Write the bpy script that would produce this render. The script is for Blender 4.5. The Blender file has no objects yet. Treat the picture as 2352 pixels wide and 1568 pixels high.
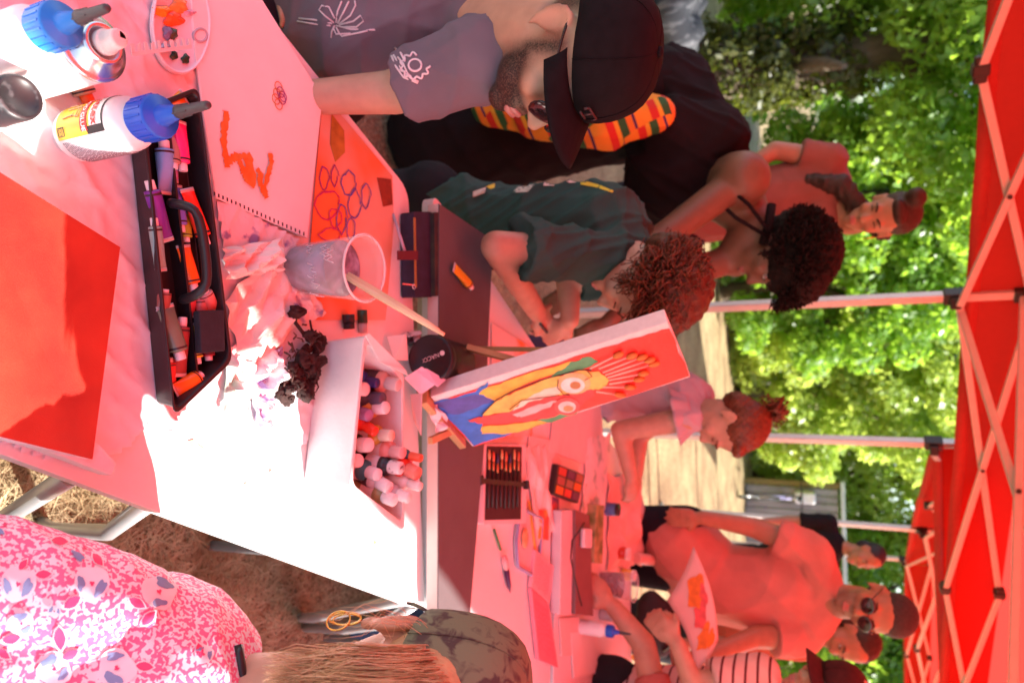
import bpy, bmesh, math, random
import numpy as np
from mathutils import Vector, Matrix, Euler
from mathutils.bvhtree import BVHTree
from mathutils.geometry import tessellate_polygon

random.seed(7); np.random.seed(7)
SC = bpy.context.scene
COL = SC.collection
R = math.radians
V = Vector

# ------------------------------------------------------------------ camera
# The photograph was taken upright and is stored lying on its side: the picture's right is the world's up.
CAM_Z, PITCH, ROLL, FPX = 1.52, R(25.0), R(1.6), 1568.0
FW = V((0, math.cos(PITCH), -math.sin(PITCH)))
_U = V((0, math.sin(PITCH), math.cos(PITCH)))
_R = V((1, 0, 0))
IX = math.cos(ROLL)*_U + math.sin(ROLL)*_R          # picture right
IY = math.sin(ROLL)*_U - math.cos(ROLL)*_R          # picture up
CP = V((0, 0, CAM_Z))
cam = bpy.data.cameras.new('camera'); camo = bpy.data.objects.new('camera', cam); COL.objects.link(camo)
m = Matrix.Identity(4)
for i in range(3):
    m[i][0] = IX[i]; m[i][1] = IY[i]; m[i][2] = -FW[i]; m[i][3] = CP[i]
camo.matrix_world = m
cam.lens = 24; cam.sensor_width = 36; cam.clip_start = 0.02; cam.clip_end = 600
cam.dof.use_dof = True; cam.dof.focus_distance = 0.86; cam.dof.aperture_fstop = 4.4
SC.camera = camo

# ------------------------------------------------------------------ sky, sun, exposure
SUN_EL, SUN_AZ = R(34), R(94)      # azimuth measured from straight behind the camera towards its right
SUN_DIR = V((math.sin(SUN_AZ)*math.cos(SUN_EL), -math.cos(SUN_AZ)*math.cos(SUN_EL), math.sin(SUN_EL)))
w = bpy.data.worlds.new('World'); SC.world = w; w.use_nodes = True
nt = w.node_tree
bg = nt.nodes['Background']
sky = nt.nodes.new('ShaderNodeTexSky'); sky.sky_type = 'NISHITA'; sky.sun_disc = False
sky.sun_elevation = SUN_EL
sky.sun_rotation = math.atan2(SUN_DIR.x, SUN_DIR.y)
nt.links.new(sky.outputs[0], bg.inputs[0]); bg.inputs[1].default_value = 0.11
sun = bpy.data.lights.new('sun', 'SUN'); suno = bpy.data.objects.new('sun', sun); COL.objects.link(suno)
sun.energy = 5.0; sun.angle = R(0.53); sun.color = (1.0, 0.95, 0.87)
suno.rotation_euler = SUN_DIR.to_track_quat('Z', 'Y').to_euler()
SC.view_settings.view_transform = 'Standard'; SC.view_settings.look = 'None'
SC.view_settings.exposure = 1.72; SC.view_settings.gamma = 1.0; SC.view_settings.use_curve_mapping = False
SC.cycles.use_denoising = True
try: SC.cycles.denoiser = 'OPENIMAGEDENOISE'
except Exception: pass
SC.cycles.max_bounces = 10; SC.cycles.transparent_max_bounces = 16; SC.cycles.transmission_bounces = 8
SC.cycles.caustics_reflective = False; SC.cycles.caustics_refractive = False
SC.cycles.sample_clamp_indirect = 8

# ------------------------------------------------------------------ places from the photograph (2352-wide coordinates)
def ray(x, y):
    return FW + IX*((x-1176)/FPX) - IY*((y-784)/FPX)
def PZ(x, y, z):
    d = ray(x, y); return CP + d*((z-CAM_Z)/d.z)
def PY(x, y, Y):
    d = ray(x, y); return CP + d*(Y/d.y)
def on_plane(x, y, p0, n):
    d = ray(x, y); return CP + d*((p0-CP).dot(n)/d.dot(n))

# ------------------------------------------------------------------ materials
def _n(nt, t, **k):
    n = nt.nodes.new(t)
    for a, b in k.items(): setattr(n, a, b)
    return n
def c4(c): return (c[0], c[1], c[2], 1)
MATS = {}
def mat(name, col, rough=.6, var=.12, scale=18, bump=0., bscale=60, metal=0., col2=None, thr=None, translucent=0., tcol=None,
        alpha=1., spec=.5, coat=0., detail=4, distort=0., bdist=.01, stretch=None, sheen=0.):
    if name in MATS: return MATS[name]
    m = bpy.data.materials.new(name); m.use_nodes = True; MATS[name] = m
    nt = m.node_tree; L = nt.links
    p = nt.nodes['Principled BSDF']; out = nt.nodes['Material Output']
    p.inputs['Roughness'].default_value = rough; p.inputs['Metallic'].default_value = metal
    p.inputs['Specular IOR Level'].default_value = spec; p.inputs['Coat Weight'].default_value = coat
    if sheen: p.inputs['Sheen Weight'].default_value = sheen
    tc = _n(nt, 'ShaderNodeTexCoord'); src = tc.outputs['Object']
    if stretch:
        mp = _n(nt, 'ShaderNodeMapping'); mp.inputs['Scale'].default_value = stretch
        L.new(src, mp.inputs[0]); src = mp.outputs[0]
    nz = _n(nt, 'ShaderNodeTexNoise'); nz.inputs['Scale'].default_value = scale; nz.inputs['Detail'].default_value = detail
    nz.inputs['Distortion'].default_value = distort
    L.new(src, nz.inputs['Vector'])
    rp = _n(nt, 'ShaderNodeValToRGB')
    if col2 is None:
        a = [max(0, v*(1-var)) for v in col]; b = [min(1, v*(1+var)) for v in col]
        pos = (.3, .7)
    else:
        a, b = col, col2; pos = thr if thr else (.38, .62)
    rp.color_ramp.elements[0].position = pos[0]; rp.color_ramp.elements[1].position = pos[1]
    rp.color_ramp.elements[0].color = c4(a); rp.color_ramp.elements[1].color = c4(b)
    L.new(nz.outputs['Fac'], rp.inputs[0]); L.new(rp.outputs[0], p.inputs['Base Color'])
    m['_col'] = rp.name
    if bump:
        bn = _n(nt, 'ShaderNodeTexNoise'); bn.inputs['Scale'].default_value = bscale; bn.inputs['Detail'].default_value = 5
        L.new(src, bn.inputs['Vector'])
        bp = _n(nt, 'ShaderNodeBump'); bp.inputs['Strength'].default_value = bump; bp.inputs['Distance'].default_value = bdist
        L.new(bn.outputs['Fac'], bp.inputs['Height']); L.new(bp.outputs[0], p.inputs['Normal'])
    sh = p.outputs[0]
    if translucent:
        tr = _n(nt, 'ShaderNodeBsdfTranslucent'); tr.inputs[0].default_value = c4(tcol or col)
        mx = _n(nt, 'ShaderNodeMixShader'); mx.inputs[0].default_value = translucent
        L.new(sh, mx.inputs[1]); L.new(tr.outputs[0], mx.inputs[2]); sh = mx.outputs[0]
    if alpha < 1:
        tp = _n(nt, 'ShaderNodeBsdfTransparent'); mx = _n(nt, 'ShaderNodeMixShader'); mx.inputs[0].default_value = alpha
        L.new(tp.outputs[0], mx.inputs[1]); L.new(sh, mx.inputs[2]); sh = mx.outputs[0]
    L.new(sh, out.inputs[0])
    return m

# ------------------------------------------------------------------ mesh helpers
def basis(d, ref=None):
    d = V(d).normalized()
    r = V(ref) if ref is not None else (V((0, 0, 1)) if abs(d.z) < .9 else V((1, 0, 0)))
    s = r - d*r.dot(d)
    if s.length < 1e-6: s = V((1, 0, 0)) - d*d.x
    s.normalize(); t = d.cross(s)
    return s, t
class MB:
    def __init__(s): s.v = []; s.f = []; s.m = []; s.sm = []
    def add(s, vs, fs, mi=0, smooth=True):
        o = len(s.v); s.v += [tuple(v) for v in vs]
        for f in fs: s.f.append(tuple(i+o for i in f)); s.m.append(mi); s.sm.append(smooth)
        return s
    def box(s, c, size, rot=None, mi=0):
        h = [x/2 for x in size]; M = rot if rot is not None else Matrix.Identity(3)
        vs = [V(c) + M @ V((sx*h[0], sy*h[1], sz*h[2])) for sx in (-1, 1) for sy in (-1, 1) for sz in (-1, 1)]
        return s.add(vs, [(0,1,3,2),(4,6,7,5),(0,4,5,1),(2,3,7,6),(0,2,6,4),(1,5,7,3)], mi, False)
    def bar(s, a, b, w, h, ref=None, mi=0):
        a = V(a); b = V(b); S, T = basis(b-a, ref); vs = []
        for p in (a, b):
            for (i, j) in ((-1,-1),(1,-1),(1,1),(-1,1)): vs.append(p + S*(i*h/2) + T*(j*w/2))
        return s.add(vs, [(3,2,1,0),(4,5,6,7),(0,1,5,4),(1,2,6,5),(2,3,7,6),(3,0,4,7)], mi, False)
    def tube(s, pts, rad, n=8, mi=0, cap=True, ref=None, sq=(1,1)):
        pts = [V(p) for p in pts]; k = len(pts)
        rs = rad if hasattr(rad, '__len__') else [rad]*k
        vs = []; fs = []; S = None
        for i, p in enumerate(pts):
            d = (pts[min(i+1,k-1)] - pts[max(i-1,0)])
            if d.length < 1e-9: d = V((0,0,1))
            S, T = basis(d, S if S is not None else ref)
            for j in range(n):
                a = 2*math.pi*j/n
                vs.append(p + S*(math.cos(a)*rs[i]*sq[0]) + T*(math.sin(a)*rs[i]*sq[1]))
        for i in range(k-1):
            for j in range(n):
                fs.append((i*n+j, i*n+(j+1)%n, (i+1)*n+(j+1)%n, (i+1)*n+j))
        s.add(vs, fs, mi, True)
        if cap:
            o = len(s.v)-len(vs)
            s.f.append(tuple(o+j for j in range(n-1,-1,-1))); s.m.append(mi); s.sm.append(False)
            s.f.append(tuple(o+(k-1)*n+j for j in range(n))); s.m.append(mi); s.sm.append(False)
        return s
    def lathe(s, prof, n=24, M=None, mi=0, smooth=True):
        M = M if M is not None else Matrix.Identity(4); vs = []; fs = []; k = len(prof)
        for (r, z) in prof:
            for j in range(n):
                a = 2*math.pi*j/n; vs.append(M @ V((r*math.cos(a), r*math.sin(a), z)))
        for i in range(k-1):
            for j in range(n): fs.append((i*n+j, i*n+(j+1)%n, (i+1)*n+(j+1)%n, (i+1)*n+j))
        return s.add(vs, fs, mi, smooth)
    def prism(s, poly, dz, mi=0):
        poly = [V(p) for p in poly]; dz = V(dz) if hasattr(dz, '__len__') else V((0,0,dz)); n = len(poly)
        vs = poly + [p+dz for p in poly]
        tri = tessellate_polygon([poly])
        fs = [(t[0],t[1],t[2]) for t in tri] + [(t[0]+n,t[1]+n,t[2]+n) for t in tri]
        fs += [(i,(i+1)%n,(i+1)%n+n,i+n) for i in range(n)]
        return s.add(vs, fs, mi, False)
    def ell(s, c, r, M=None, n=12, k=8, mi=0):
        M = M if M is not None else Matrix.Identity(3); vs = []; fs = []
        for i in range(k+1):
            t = math.pi*i/k
            for j in range(n):
                a = 2*math.pi*j/n
                vs.append(V(c) + M @ V((r[0]*math.sin(t)*math.cos(a), r[1]*math.sin(t)*math.sin(a), r[2]*math.cos(t))))
        for i in range(k):
            for j in range(n): fs.append((i*n+j, (i+1)*n+j, (i+1)*n+(j+1)%n, i*n+(j+1)%n))
        return s.add(vs, fs, mi, True)
    def grid(s, fn, nu, nv, mi=0, smooth=True):
        vs = [fn(i/nu, j/nv) for i in range(nu+1) for j in range(nv+1)]
        fs = [(i*(nv+1)+j, (i+1)*(nv+1)+j, (i+1)*(nv+1)+j+1, i*(nv+1)+j+1) for i in range(nu) for j in range(nv)]
        return s.add(vs, fs, mi, smooth)
    def mesh(s, name, mats, org=(0,0,0)):
        me = bpy.data.meshes.new(name)
        o = V(org); me.from_pydata([(v[0]-o.x, v[1]-o.y, v[2]-o.z) for v in s.v], [], s.f)
        for m_ in (mats if isinstance(mats, (list, tuple)) else [mats]): me.materials.append(m_)
        me.polygons.foreach_set('material_index', s.m); me.polygons.foreach_set('use_smooth', s.sm)
        bm = bmesh.new(); bm.from_mesh(me); bmesh.ops.remove_doubles(bm, verts=bm.verts, dist=1e-6)
        bmesh.ops.recalc_face_normals(bm, faces=bm.faces); bm.to_mesh(me); bm.free()
        me.update(); return me
    def build(s, name, mats, parent=None, org=None, bevel=0, bseg=2, kind=None, sub=0, solid=0):
        if org is None: org = ORG.get(parent.name, (0,0,0)) if parent else (0,0,0)
        o = bpy.data.objects.new(name, s.mesh(name, mats, org)); COL.objects.link(o)
        if parent: o.parent = parent; ORG[o.name] = org
        if solid:
            md = o.modifiers.new('thick', 'SOLIDIFY'); md.thickness = solid; md.offset = 0
        if bevel:
            md = o.modifiers.new('bevel', 'BEVEL'); md.width = bevel; md.segments = bseg; md.limit_method = 'ANGLE'
        if sub:
            md = o.modifiers.new('sub', 'SUBSURF'); md.levels = sub; md.render_levels = sub
        if kind: o['kind'] = kind
        return o
ORG = {}     # world place of each thing's base: parts are modelled in world places and stored relative to it
def tag(o, label=None, cat=None, group=None, kind=None):
    if label: o['label'] = label
    if cat: o['category'] = cat
    if group: o['group'] = group
    if kind: o['kind'] = kind
    return o
def thing(name, label, cat, loc, group=None):
    o = bpy.data.objects.new(name, None); COL.objects.link(o); o.empty_display_size = .05
    o.location = V(loc); ORG[o.name] = tuple(loc)
    return tag(o, label, cat, group)
def solo(mb, name, mats, label, cat, group=None, **k):
    xs = np.array(mb.v); c = ((xs[:,0].min()+xs[:,0].max())/2, (xs[:,1].min()+xs[:,1].max())/2, xs[:,2].min())
    o = mb.build(name, mats, None, org=c, **k); o.location = c
    return tag(o, label, cat, group)
def text_mesh(body, size, font_bold=False):
    cu = bpy.data.curves.new('t', 'FONT'); cu.body = body; cu.size = size; cu.align_x = 'CENTER'; cu.align_y = 'CENTER'
    cu.resolution_u = 3
    if font_bold: cu.offset = size*.02
    o = bpy.data.objects.new('t', cu); COL.objects.link(o)
    me = bpy.data.meshes.new_from_object(o.evaluated_get(bpy.context.evaluated_depsgraph_get()))
    vs = [v.co.copy() for v in me.vertices]; fs = [tuple(p.vertices) for p in me.polygons]
    bpy.data.objects.remove(o); bpy.data.curves.remove(cu); bpy.data.meshes.remove(me)
    return vs, fs
def deps(): return bpy.context.evaluated_depsgraph_get()

# ------------------------------------------------------------------ colours shared by many things
M_white  = mat('white_plastic', (.82,.82,.82), .45, .03)
M_cap    = mat('white_cap', (.80,.79,.80), .4, .03)
M_black  = mat('black_plastic', (.016,.016,.018), .38, .1)
M_metal  = mat('grey_metal', (.45,.46,.47), .38, .05, metal=.6)
M_alu    = mat('tent_aluminium', (.62,.62,.62), .42, .04, metal=.25)
M_joint  = mat('black_joint', (.03,.025,.025), .5, .1)
M_wood   = mat('pale_wood', (.58,.42,.24), .55, .18, 9, stretch=(1,1,.15))
M_steel  = mat('bright_steel', (.7,.7,.72), .25, .03, metal=.9)
M_paper  = mat('paper', (.83,.81,.78), .8, .04, 12)
# ================================================================== THE SETTING
# ---- ground
def ground_mat():
    m = mat('dry_lawn', (.30,.20,.11), .95, col2=(.52,.42,.24), scale=2.2, detail=12, thr=(.35,.65), bump=.9, bscale=45, bdist=.03)
    nt = m.node_tree; L = nt.links; p = nt.nodes['Principled BSDF']; rp = nt.nodes[m['_col']]
    tc = _n(nt, 'ShaderNodeTexCoord'); n2 = _n(nt, 'ShaderNodeTexNoise'); n2.inputs['Scale'].default_value = 38; n2.inputs['Detail'].default_value = 8
    n2.inputs['Distortion'].default_value = 2.0
    L.new(tc.outputs['Object'], n2.inputs['Vector'])
    r2 = _n(nt, 'ShaderNodeValToRGB'); r2.color_ramp.elements[0].position = .35; r2.color_ramp.elements[1].position = .68
    r2.color_ramp.elements[0].color = (.42,.36,.30,1); r2.color_ramp.elements[1].color = (1.15,1.1,1.0,1)
    L.new(n2.outputs['Fac'], r2.inputs[0])
    mx = _n(nt, 'ShaderNodeMix', data_type='RGBA', blend_type='MULTIPLY'); mx.inputs[0].default_value = 1
    L.new(rp.outputs[0], mx.inputs[6]); L.new(r2.outputs[0], mx.inputs[7]); L.new(mx.outputs[2], p.inputs['Base Color'])
    return m
g = MB(); g.add([(-150,-150,0),(150,-150,0),(150,150,0),(-150,150,0)], [(0,1,2,3)])
o = g.build('ground', ground_mat()); o['kind'] = 'structure'

def straw(n, box, seed, lmin=.03, lmax=.1):
    rng = np.random.default_rng(seed)
    x = rng.uniform(box[0], box[1], n); y = rng.uniform(box[2], box[3], n)
    a = rng.uniform(0, 2*np.pi, n); l = rng.uniform(lmin, lmax, n); up = rng.uniform(.05, .7, n)**1.5; w = rng.uniform(.0005, .0014, n)
    d = np.stack([np.cos(a)*np.cos(up), np.sin(a)*np.cos(up), np.sin(up)], 1)
    s = np.stack([-np.sin(a), np.cos(a), np.zeros(n)], 1)
    b = np.stack([x, y, rng.uniform(.0, .012, n)], 1)
    mid = b + d*l[:,None]*.55; mid[:,2] += .006; tip = b + d*l[:,None]; tip[:,2] *= .8
    vs = np.stack([b-s*w[:,None], b+s*w[:,None], mid+s*w[:,None]*.8, mid-s*w[:,None]*.8, tip], 1).reshape(-1,3)
    i = np.arange(n)*5
    fs = [tuple(f) for f in np.stack([i, i+1, i+2, i+3], 1)] + [tuple(f) for f in np.stack([i+3, i+2, i+4], 1)]
    return vs.tolist(), fs
M_straw = mat('straw', (.33,.22,.11), .8, col2=(.62,.50,.30), scale=9, translucent=.25, tcol=(.5,.38,.2))
mb = MB()
for bx, n, sd in (((.1,1.7,.1,1.6), 34000, 1), ((-.2,2.2,1.6,3.5), 16000, 2)):
    vs, fs = straw(n, bx, sd); mb.add(vs, fs, 0, False)
o = mb.build('dry_grass', M_straw); tag(o, 'dry straw coloured grass covering the lawn beside the tables', 'grass', kind='stuff')

# ---- trees, hedge
M_bark = mat('bark', (.10,.075,.05), .9, .35, 14, bump=.8, bscale=30, bdist=.02, stretch=(1,1,.25))
def leaf_mat(name, c1, c2, t):
    return mat(name, c1, .38, col2=c2, scale=26, detail=2, thr=(.35,.65), translucent=.55, tcol=t, spec=.6)
LEAF = [leaf_mat('leaf_dark', (.020,.055,.012), (.055,.13,.022), (.14,.30,.02)),
        leaf_mat('leaf_mid',  (.08,.17,.025), (.20,.36,.06), (.48,.74,.07)),
        leaf_mat('leaf_light',(.20,.30,.05), (.38,.50,.11), (.72,.86,.16)),
        leaf_mat('leaf_ivy',  (.03,.05,.015), (.14,.15,.03), (.15,.18,.02))]
def leaves(clumps, n, size, seed, flat=.5):
    rng = np.random.default_rng(seed); k = len(clumps)
    C = np.array([c[0] for c in clumps]); Rr = np.array([c[1] for c in clumps])
    pr = Rr.mean(1)**2; idx = rng.choice(k, n, p=pr/pr.sum())
    d = rng.normal(size=(n,3)); d /= np.linalg.norm(d, axis=1)[:,None]
    rad = rng.uniform(.45, 1.0, n)**.5
    P = C[idx] + d*Rr[idx]*rad[:,None]
    nn = d + rng.normal(size=(n,3))*flat; nn[:,2] += .35; nn /= np.linalg.norm(nn, axis=1)[:,None]
    a = np.cross(nn, rng.normal(size=(n,3))); a /= np.linalg.norm(a, axis=1)[:,None]; b = np.cross(nn, a)
    s = size*rng.uniform(.6, 1.35, n)[:,None]
    vs = np.stack([P-a*s, P+b*s*.5-nn*s*.12, P+a*s, P-b*s*.5-nn*s*.12], 1).reshape(-1,3)
    i = np.arange(n)*4
    me = bpy.data.meshes.new('leaves')
    me.vertices.add(n*4); me.vertices.foreach_set('co', vs.ravel())
    me.loops.add(n*4); me.loops.foreach_set('vertex_index', np.arange(n*4))
    me.polygons.add(n); me.polygons.foreach_set('loop_start', i); me.polygons.foreach_set('loop_total', np.full(n, 4))
    me.update(); me.validate(); return me
def tree(name, label, loc, crown, tr, th, n, size, lm, seed, group=None, nclump=70, clear=0., lean=0):
    """crown = (z_low, z_high, rx, ry); trunk radius tr up to th"""
    rng = random.Random(seed); loc = V(loc)
    t = thing(name, label, 'tree', loc, group)
    mb = MB(); pts = []; rs = []
    for i in range(7):
        k = i/6; pts.append(loc + V((lean*k + .06*math.sin(k*5+seed), .05*math.cos(k*4+seed), th*k - .05))); rs.append(tr*(1.25-.75*k) if i else tr*1.6)
    mb.tube(pts, rs, 10)
    for i in range(6):
        a = rng.uniform(0, 6.28); k = rng.uniform(.45, .95); st = pts[int(k*6)]
        e = st + V((math.cos(a)*crown[2]*.7, math.sin(a)*crown[3]*.7, rng.uniform(.3,.9)*(crown[1]-crown[0])*.5))
        mb.tube([st, (st+e)/2 + V((0,0,.15)), e], [tr*.4, tr*.28, tr*.1], 6)
    mb.build('trunk', M_bark, t)
    cl = []; cz = (crown[0]+crown[1])/2; hz = (crown[1]-crown[0])/2
    for i in range(nclump):
        while True:
            d = V((rng.uniform(-1,1), rng.uniform(-1,1), rng.uniform(-1,1)))
            if .25 < d.length < 1: break
        d *= (d.length**-.35)
        q = rng.uniform(.16, .34)*min(crown[2], 1.6)
        cl.append(((d.x*crown[2]+lean, d.y*crown[3], cz+d.z*hz), (q, q, q*.8)))
    me = leaves(cl, n, size, seed); me.materials.append(lm)
    c = bpy.data.objects.new('crown', me); COL.objects.link(c); c.parent = t
    return t
G = 'trees and bushes behind the tents'
TREES = [
 ('ivy_tree', 'thick ivy covered trunk with dark leafy crown behind the man in the cap', (-3.05,8.3,0), (1.9,4.8,2.4,1.3), .30, 3.2, 30000, .06, 1),
 ('leafy_tree', 'leafy green tree at the far left beside the ivy trunk', (-4.6,8.5,0), (.1,5.2,1.5,1.2), .14, 2.6, 26000, .06, 1),
 ('leafy_tree', 'mid green tree just right of the ivy covered trunk', (-1.75,10.2,0), (-.3,4.4,1.2,.9), .10, 2.4, 26000, .055, 1),
 ('leafy_tree', 'green tree rising behind the woman with the afro', (-.75,11.0,0), (-.4,4.6,1.15,1.0), .10, 2.4, 26000, .06, 1),
 ('hedge_bush', 'bright yellow green bush left of the front tent pole', (-.05,12.1,0), (-.5,4.8,1.3,1.0), .09, 2.2, 26000, .06, 2),
 ('hedge_bush', 'sunlit yellow green bush between the two bright tent poles', (1.05,12.6,0), (-.5,5.4,1.35,1.0), .09, 2.2, 30000, .06, 2),
 ('hedge_bush', 'sunlit light green bush above the slatted wooden fence', (3.0,14.9,0), (-.3,6.0,1.6,1.0), .10, 2.4, 30000, .065, 2),
 ('leafy_tree', 'darker green tree behind the dark haired person far right', (5.3,14.6,0), (-.2,6.0,1.6,1.2), .12, 2.6, 22000, .07, 1),
 ('leafy_tree', 'green tree behind the man in red with sunglasses', (7.0,15.0,0), (.0,6.0,1.6,1.2), .12, 2.6, 22000, .07, 1),
 ('leafy_tree', 'pale trunked tree at the far right edge', (8.9,15.8,0), (1.6,6.5,1.8,1.3), .16, 3.0, 18000, .075, 2)]
for i_, (nm, lb, lc, cr, tr_, th_, n_, sz_, lm_) in enumerate(TREES): tree(nm, lb, lc, cr, tr_, th_, n_, sz_, LEAF[lm_], 11+i_, G, 120)
# far wood closing the view behind them
cl = []
rng = random.Random(5)
for i in range(260):
    k = rng.random(); x = -13+26*k; y = 11.2+8*k+rng.uniform(0,3)
    q = rng.uniform(.5, 1.1); cl.append(((x, y, rng.uniform(.2, 8.5)), (q, q, q)))
me = leaves(cl, 60000, .11, 77); me.materials.append(LEAF[1])
o = bpy.data.objects.new('far_wood', me); COL.objects.link(o); tag(o, 'dark green wood closing the view behind the hedge', 'wood', kind='stuff')
# ivy and fallen yellow leaves on the thick trunk
cl = []
for i in range(70):
    a = rng.uniform(0, 6.28); z = rng.uniform(.02, 1.9); r = .32 + .35*max(0, .9-z)
    cl.append(((-3.05+math.cos(a)*r, 8.3+math.sin(a)*r, z), (.2,.2,.22)))
me = leaves(cl, 5200, .055, 78); me.materials.append(LEAF[3])
o = bpy.data.objects.new('ivy', me); COL.objects.link(o); o.parent = bpy.data.objects['ivy_tree']; o.location = V((3.05,-8.3,0)); o['kind'] = 'stuff'

# grey boulder by the left trees
rng2 = random.Random(3); mb = MB(); c0 = PZ(1512, 45, 0)
mb.ell(c0+V((0,0,.18)), (.42,.3,.26), None, 18, 12)
for i, v in enumerate(mb.v):
    q = V(v)-c0; k = 1+.12*math.sin(q.x*17+q.z*9)+.08*math.sin(q.y*23+q.x*11); mb.v[i] = tuple(c0+V((q.x*k, q.y*k, max(-.03, q.z*k))))
solo(mb, 'boulder', mat('grey_stone', (.022,.024,.03), .85, col2=(.13,.13,.14), scale=5, thr=(.52,.72), bump=.5, bscale=25, stretch=(2.5,2.5,.6)),
     'dark grey weathered stone with pale streaks behind the cap at the picture edge', 'stone')

# ---- slatted fence with a bicycle in front
def fence():
    Y = 13.4; x0, x1, zt = 2.78, 4.30, 1.62
    t = thing('slatted_fence', 'grey weathered board fence beneath the light green bush', 'fence', ((x0+x1)/2, Y, 0))
    mw = mat('grey_boards', (.27,.25,.25), .8, .25, 6, bump=.3, bscale=40, stretch=(3,3,.4))
    n = 11; wd = (x1-x0)/n
    for i in range(n):
        mb = MB(); mb.box((x0+wd*(i+.5), Y + .008*math.sin(i*2.1), zt/2-.02+.012*math.sin(i*3.3)), (wd-.018, .03, zt-.06)); mb.build('board', mw, t, bevel=.004, bseg=1)
    for x in (x0-.06, x1+.06):
        mb = MB(); mb.box((x, Y+.03, zt/2+.01), (.1,.1,zt+.06)); mb.build('post', mat('brown_post', (.23,.17,.06), .8, .2, 8), t, bevel=.008)
    mb = MB(); mb.box(((x0+x1)/2, Y-.02, zt+.03), (x1-x0+.3,.14,.07)); mb.build('coping', mat('pale_coping', (.55,.60,.60), .6, .08), t, bevel=.01)
    for z in (.35, 1.25):
        mb = MB(); mb.box(((x0+x1)/2, Y+.045, z), (x1-x0,.05,.08)); mb.build('rail', mw, t)
fence()
def bicycle():
    Y = 12.3; X = 2.78; t = thing('bicycle', 'lavender bicycle parked in front of the grey board fence', 'bicycle', (X, Y, 0))
    lav = mat('lavender_paint', (.40,.36,.62), .3, .05, coat=.4); rub = mat('tyre_rubber', (.02,.02,.02), .7)
    A = V((X, Y, .34)); B = V((X+.16, Y+1.0, .34)); d = (B-A).normalized(); nrm = V((-d.y, d.x, 0))
    for c in (A, B):
        w_ = MB(); w_.tube([c + d*(.33*math.cos(a)) + V((0,0,.33*math.sin(a))) for a in [2*math.pi*i/28 for i in range(29)]], .018, 6, cap=False)
        wo = w_.build('wheel', rub, t)
        r_ = MB(); r_.tube([c + d*(.305*math.cos(a)) + V((0,0,.305*math.sin(a))) for a in [2*math.pi*i/28 for i in range(29)]], .009, 6, cap=False); r_.build('rim', M_steel, wo)
        s_ = MB()
        for i in range(12):
            a = math.pi*i/6; s_.tube([c, c + d*(.3*math.cos(a)) + V((0,0,.3*math.sin(a)))], .0025, 4)
        s_.build('spokes', M_steel, wo)
    f = MB(); bb = A + d*.48 + V((0,0,-.04)); st = A + d*.32 + V((0,0,.5)); hd = B - d*.16 + V((0,0,.5)); hb = hd + V((0,0,-.12))
    for p, q, r in ((A,bb,.012),(A,st,.010),(bb,st,.018),(bb,hb,.022),(st,hd,.018),(hb,hd,.024),(hb,B,.014)): f.tube([p,q], r, 8)
    f.build('frame', lav, t)
    mb = MB(); mb.ell(st+V((0,0,.14))-d*.03, (.06,.14,.035), Matrix(((nrm.x,d.x,0),(nrm.y,d.y,0),(0,0,1)))); mb.build('saddle', M_black, t)
    mb = MB(); mb.tube([st, st+V((0,0,.13))], .012, 6); mb.build('seat_post', M_steel, t)
    mb = MB(); mb.tube([hd, hd+V((0,0,.14))], .012, 6); mb.tube([hd+V((0,0,.14))-nrm*.28-d*.1, hd+V((0,0,.15))-nrm*.1, hd+V((0,0,.15))+nrm*.1, hd+V((0,0,.14))+nrm*.28-d*.1], .012, 6); mb.build('handlebar', M_black, t)
    mb = MB(); mb.box(hd+d*.12+V((0,0,.2)), (.2,.2,.34)); mb.build('basket', mat('white_basket', (.8,.78,.82), .6), t, bevel=.03)
bicycle()

# ---- tents
def fabric(name, tc, dc, mix):
    return mat(name, dc, .75, .06, 40, translucent=mix, tcol=tc, bump=.15, bscale=9, bdist=.02, spec=.2)
M_roof = fabric('red_canopy', (.97,.056,.040), (.60,.035,.024), .78)
M_val = fabric('red_valance', (.95,.030,.018), (.65,.035,.024), .62)
M_hem = fabric('red_hem', (.75,.05,.04), (.60,.085,.075), .3)
def lerp(a, b, k): return V(a)*(1-k) + V(b)*k
def seg_truss(t, A, B, n, zl, zh, inset, tall=None):
    """crossing scissor bars between two places, n crossings, a hub wherever two pairs meet"""
    A = V((A[0], A[1], 0)) + inset; B = V((B[0], B[1], 0)) + inset; d = (B-A).normalized(); nn = V((-d.y, d.x, 0))
    for i in range(n):
        p = lerp(A, B, i/n); q = lerp(A, B, (i+1)/n); zl1 = zl[0]*(1-i/n)+zl[1]*i/n; zl2 = zl[0]*(1-(i+1)/n)+zl[1]*(i+1)/n
        zh1 = zl1+zh; zh2 = zl2+zh
        for (z1, z2, o_) in ((zl1, zh2, .012), (zh1, zl2, -.012)):
            mb = MB(); mb.bar(p+nn*o_+V((0,0,z1)), q+nn*o_+V((0,0,z2)), .016, .030, ref=(0,0,1)); mb.build('truss_bar', M_alu, t, bevel=.003, bseg=1)
        c = (p+q)/2; zc = (zl1+zh1+zl2+zh2)/4
        mb = MB(); mb.tube([c-nn*.028+V((0,0,zc)), c+nn*.028+V((0,0,zc))], .009, 10); mb.build('pivot', M_joint, t)
        if i:
            for z in (zl1, zh1):
                mb = MB(); mb.box(p+V((0,0,z)), (.095,.036,.042), Matrix.Rotation(math.atan2(d.y,d.x),3,'Z')); mb.box(p+V((0,0,z)), (.042,.052,.055), Matrix.Rotation(math.atan2(d.y,d.x),3,'Z'))
                mb.build('hub', M_joint, t, bevel=.005, bseg=1)
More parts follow.
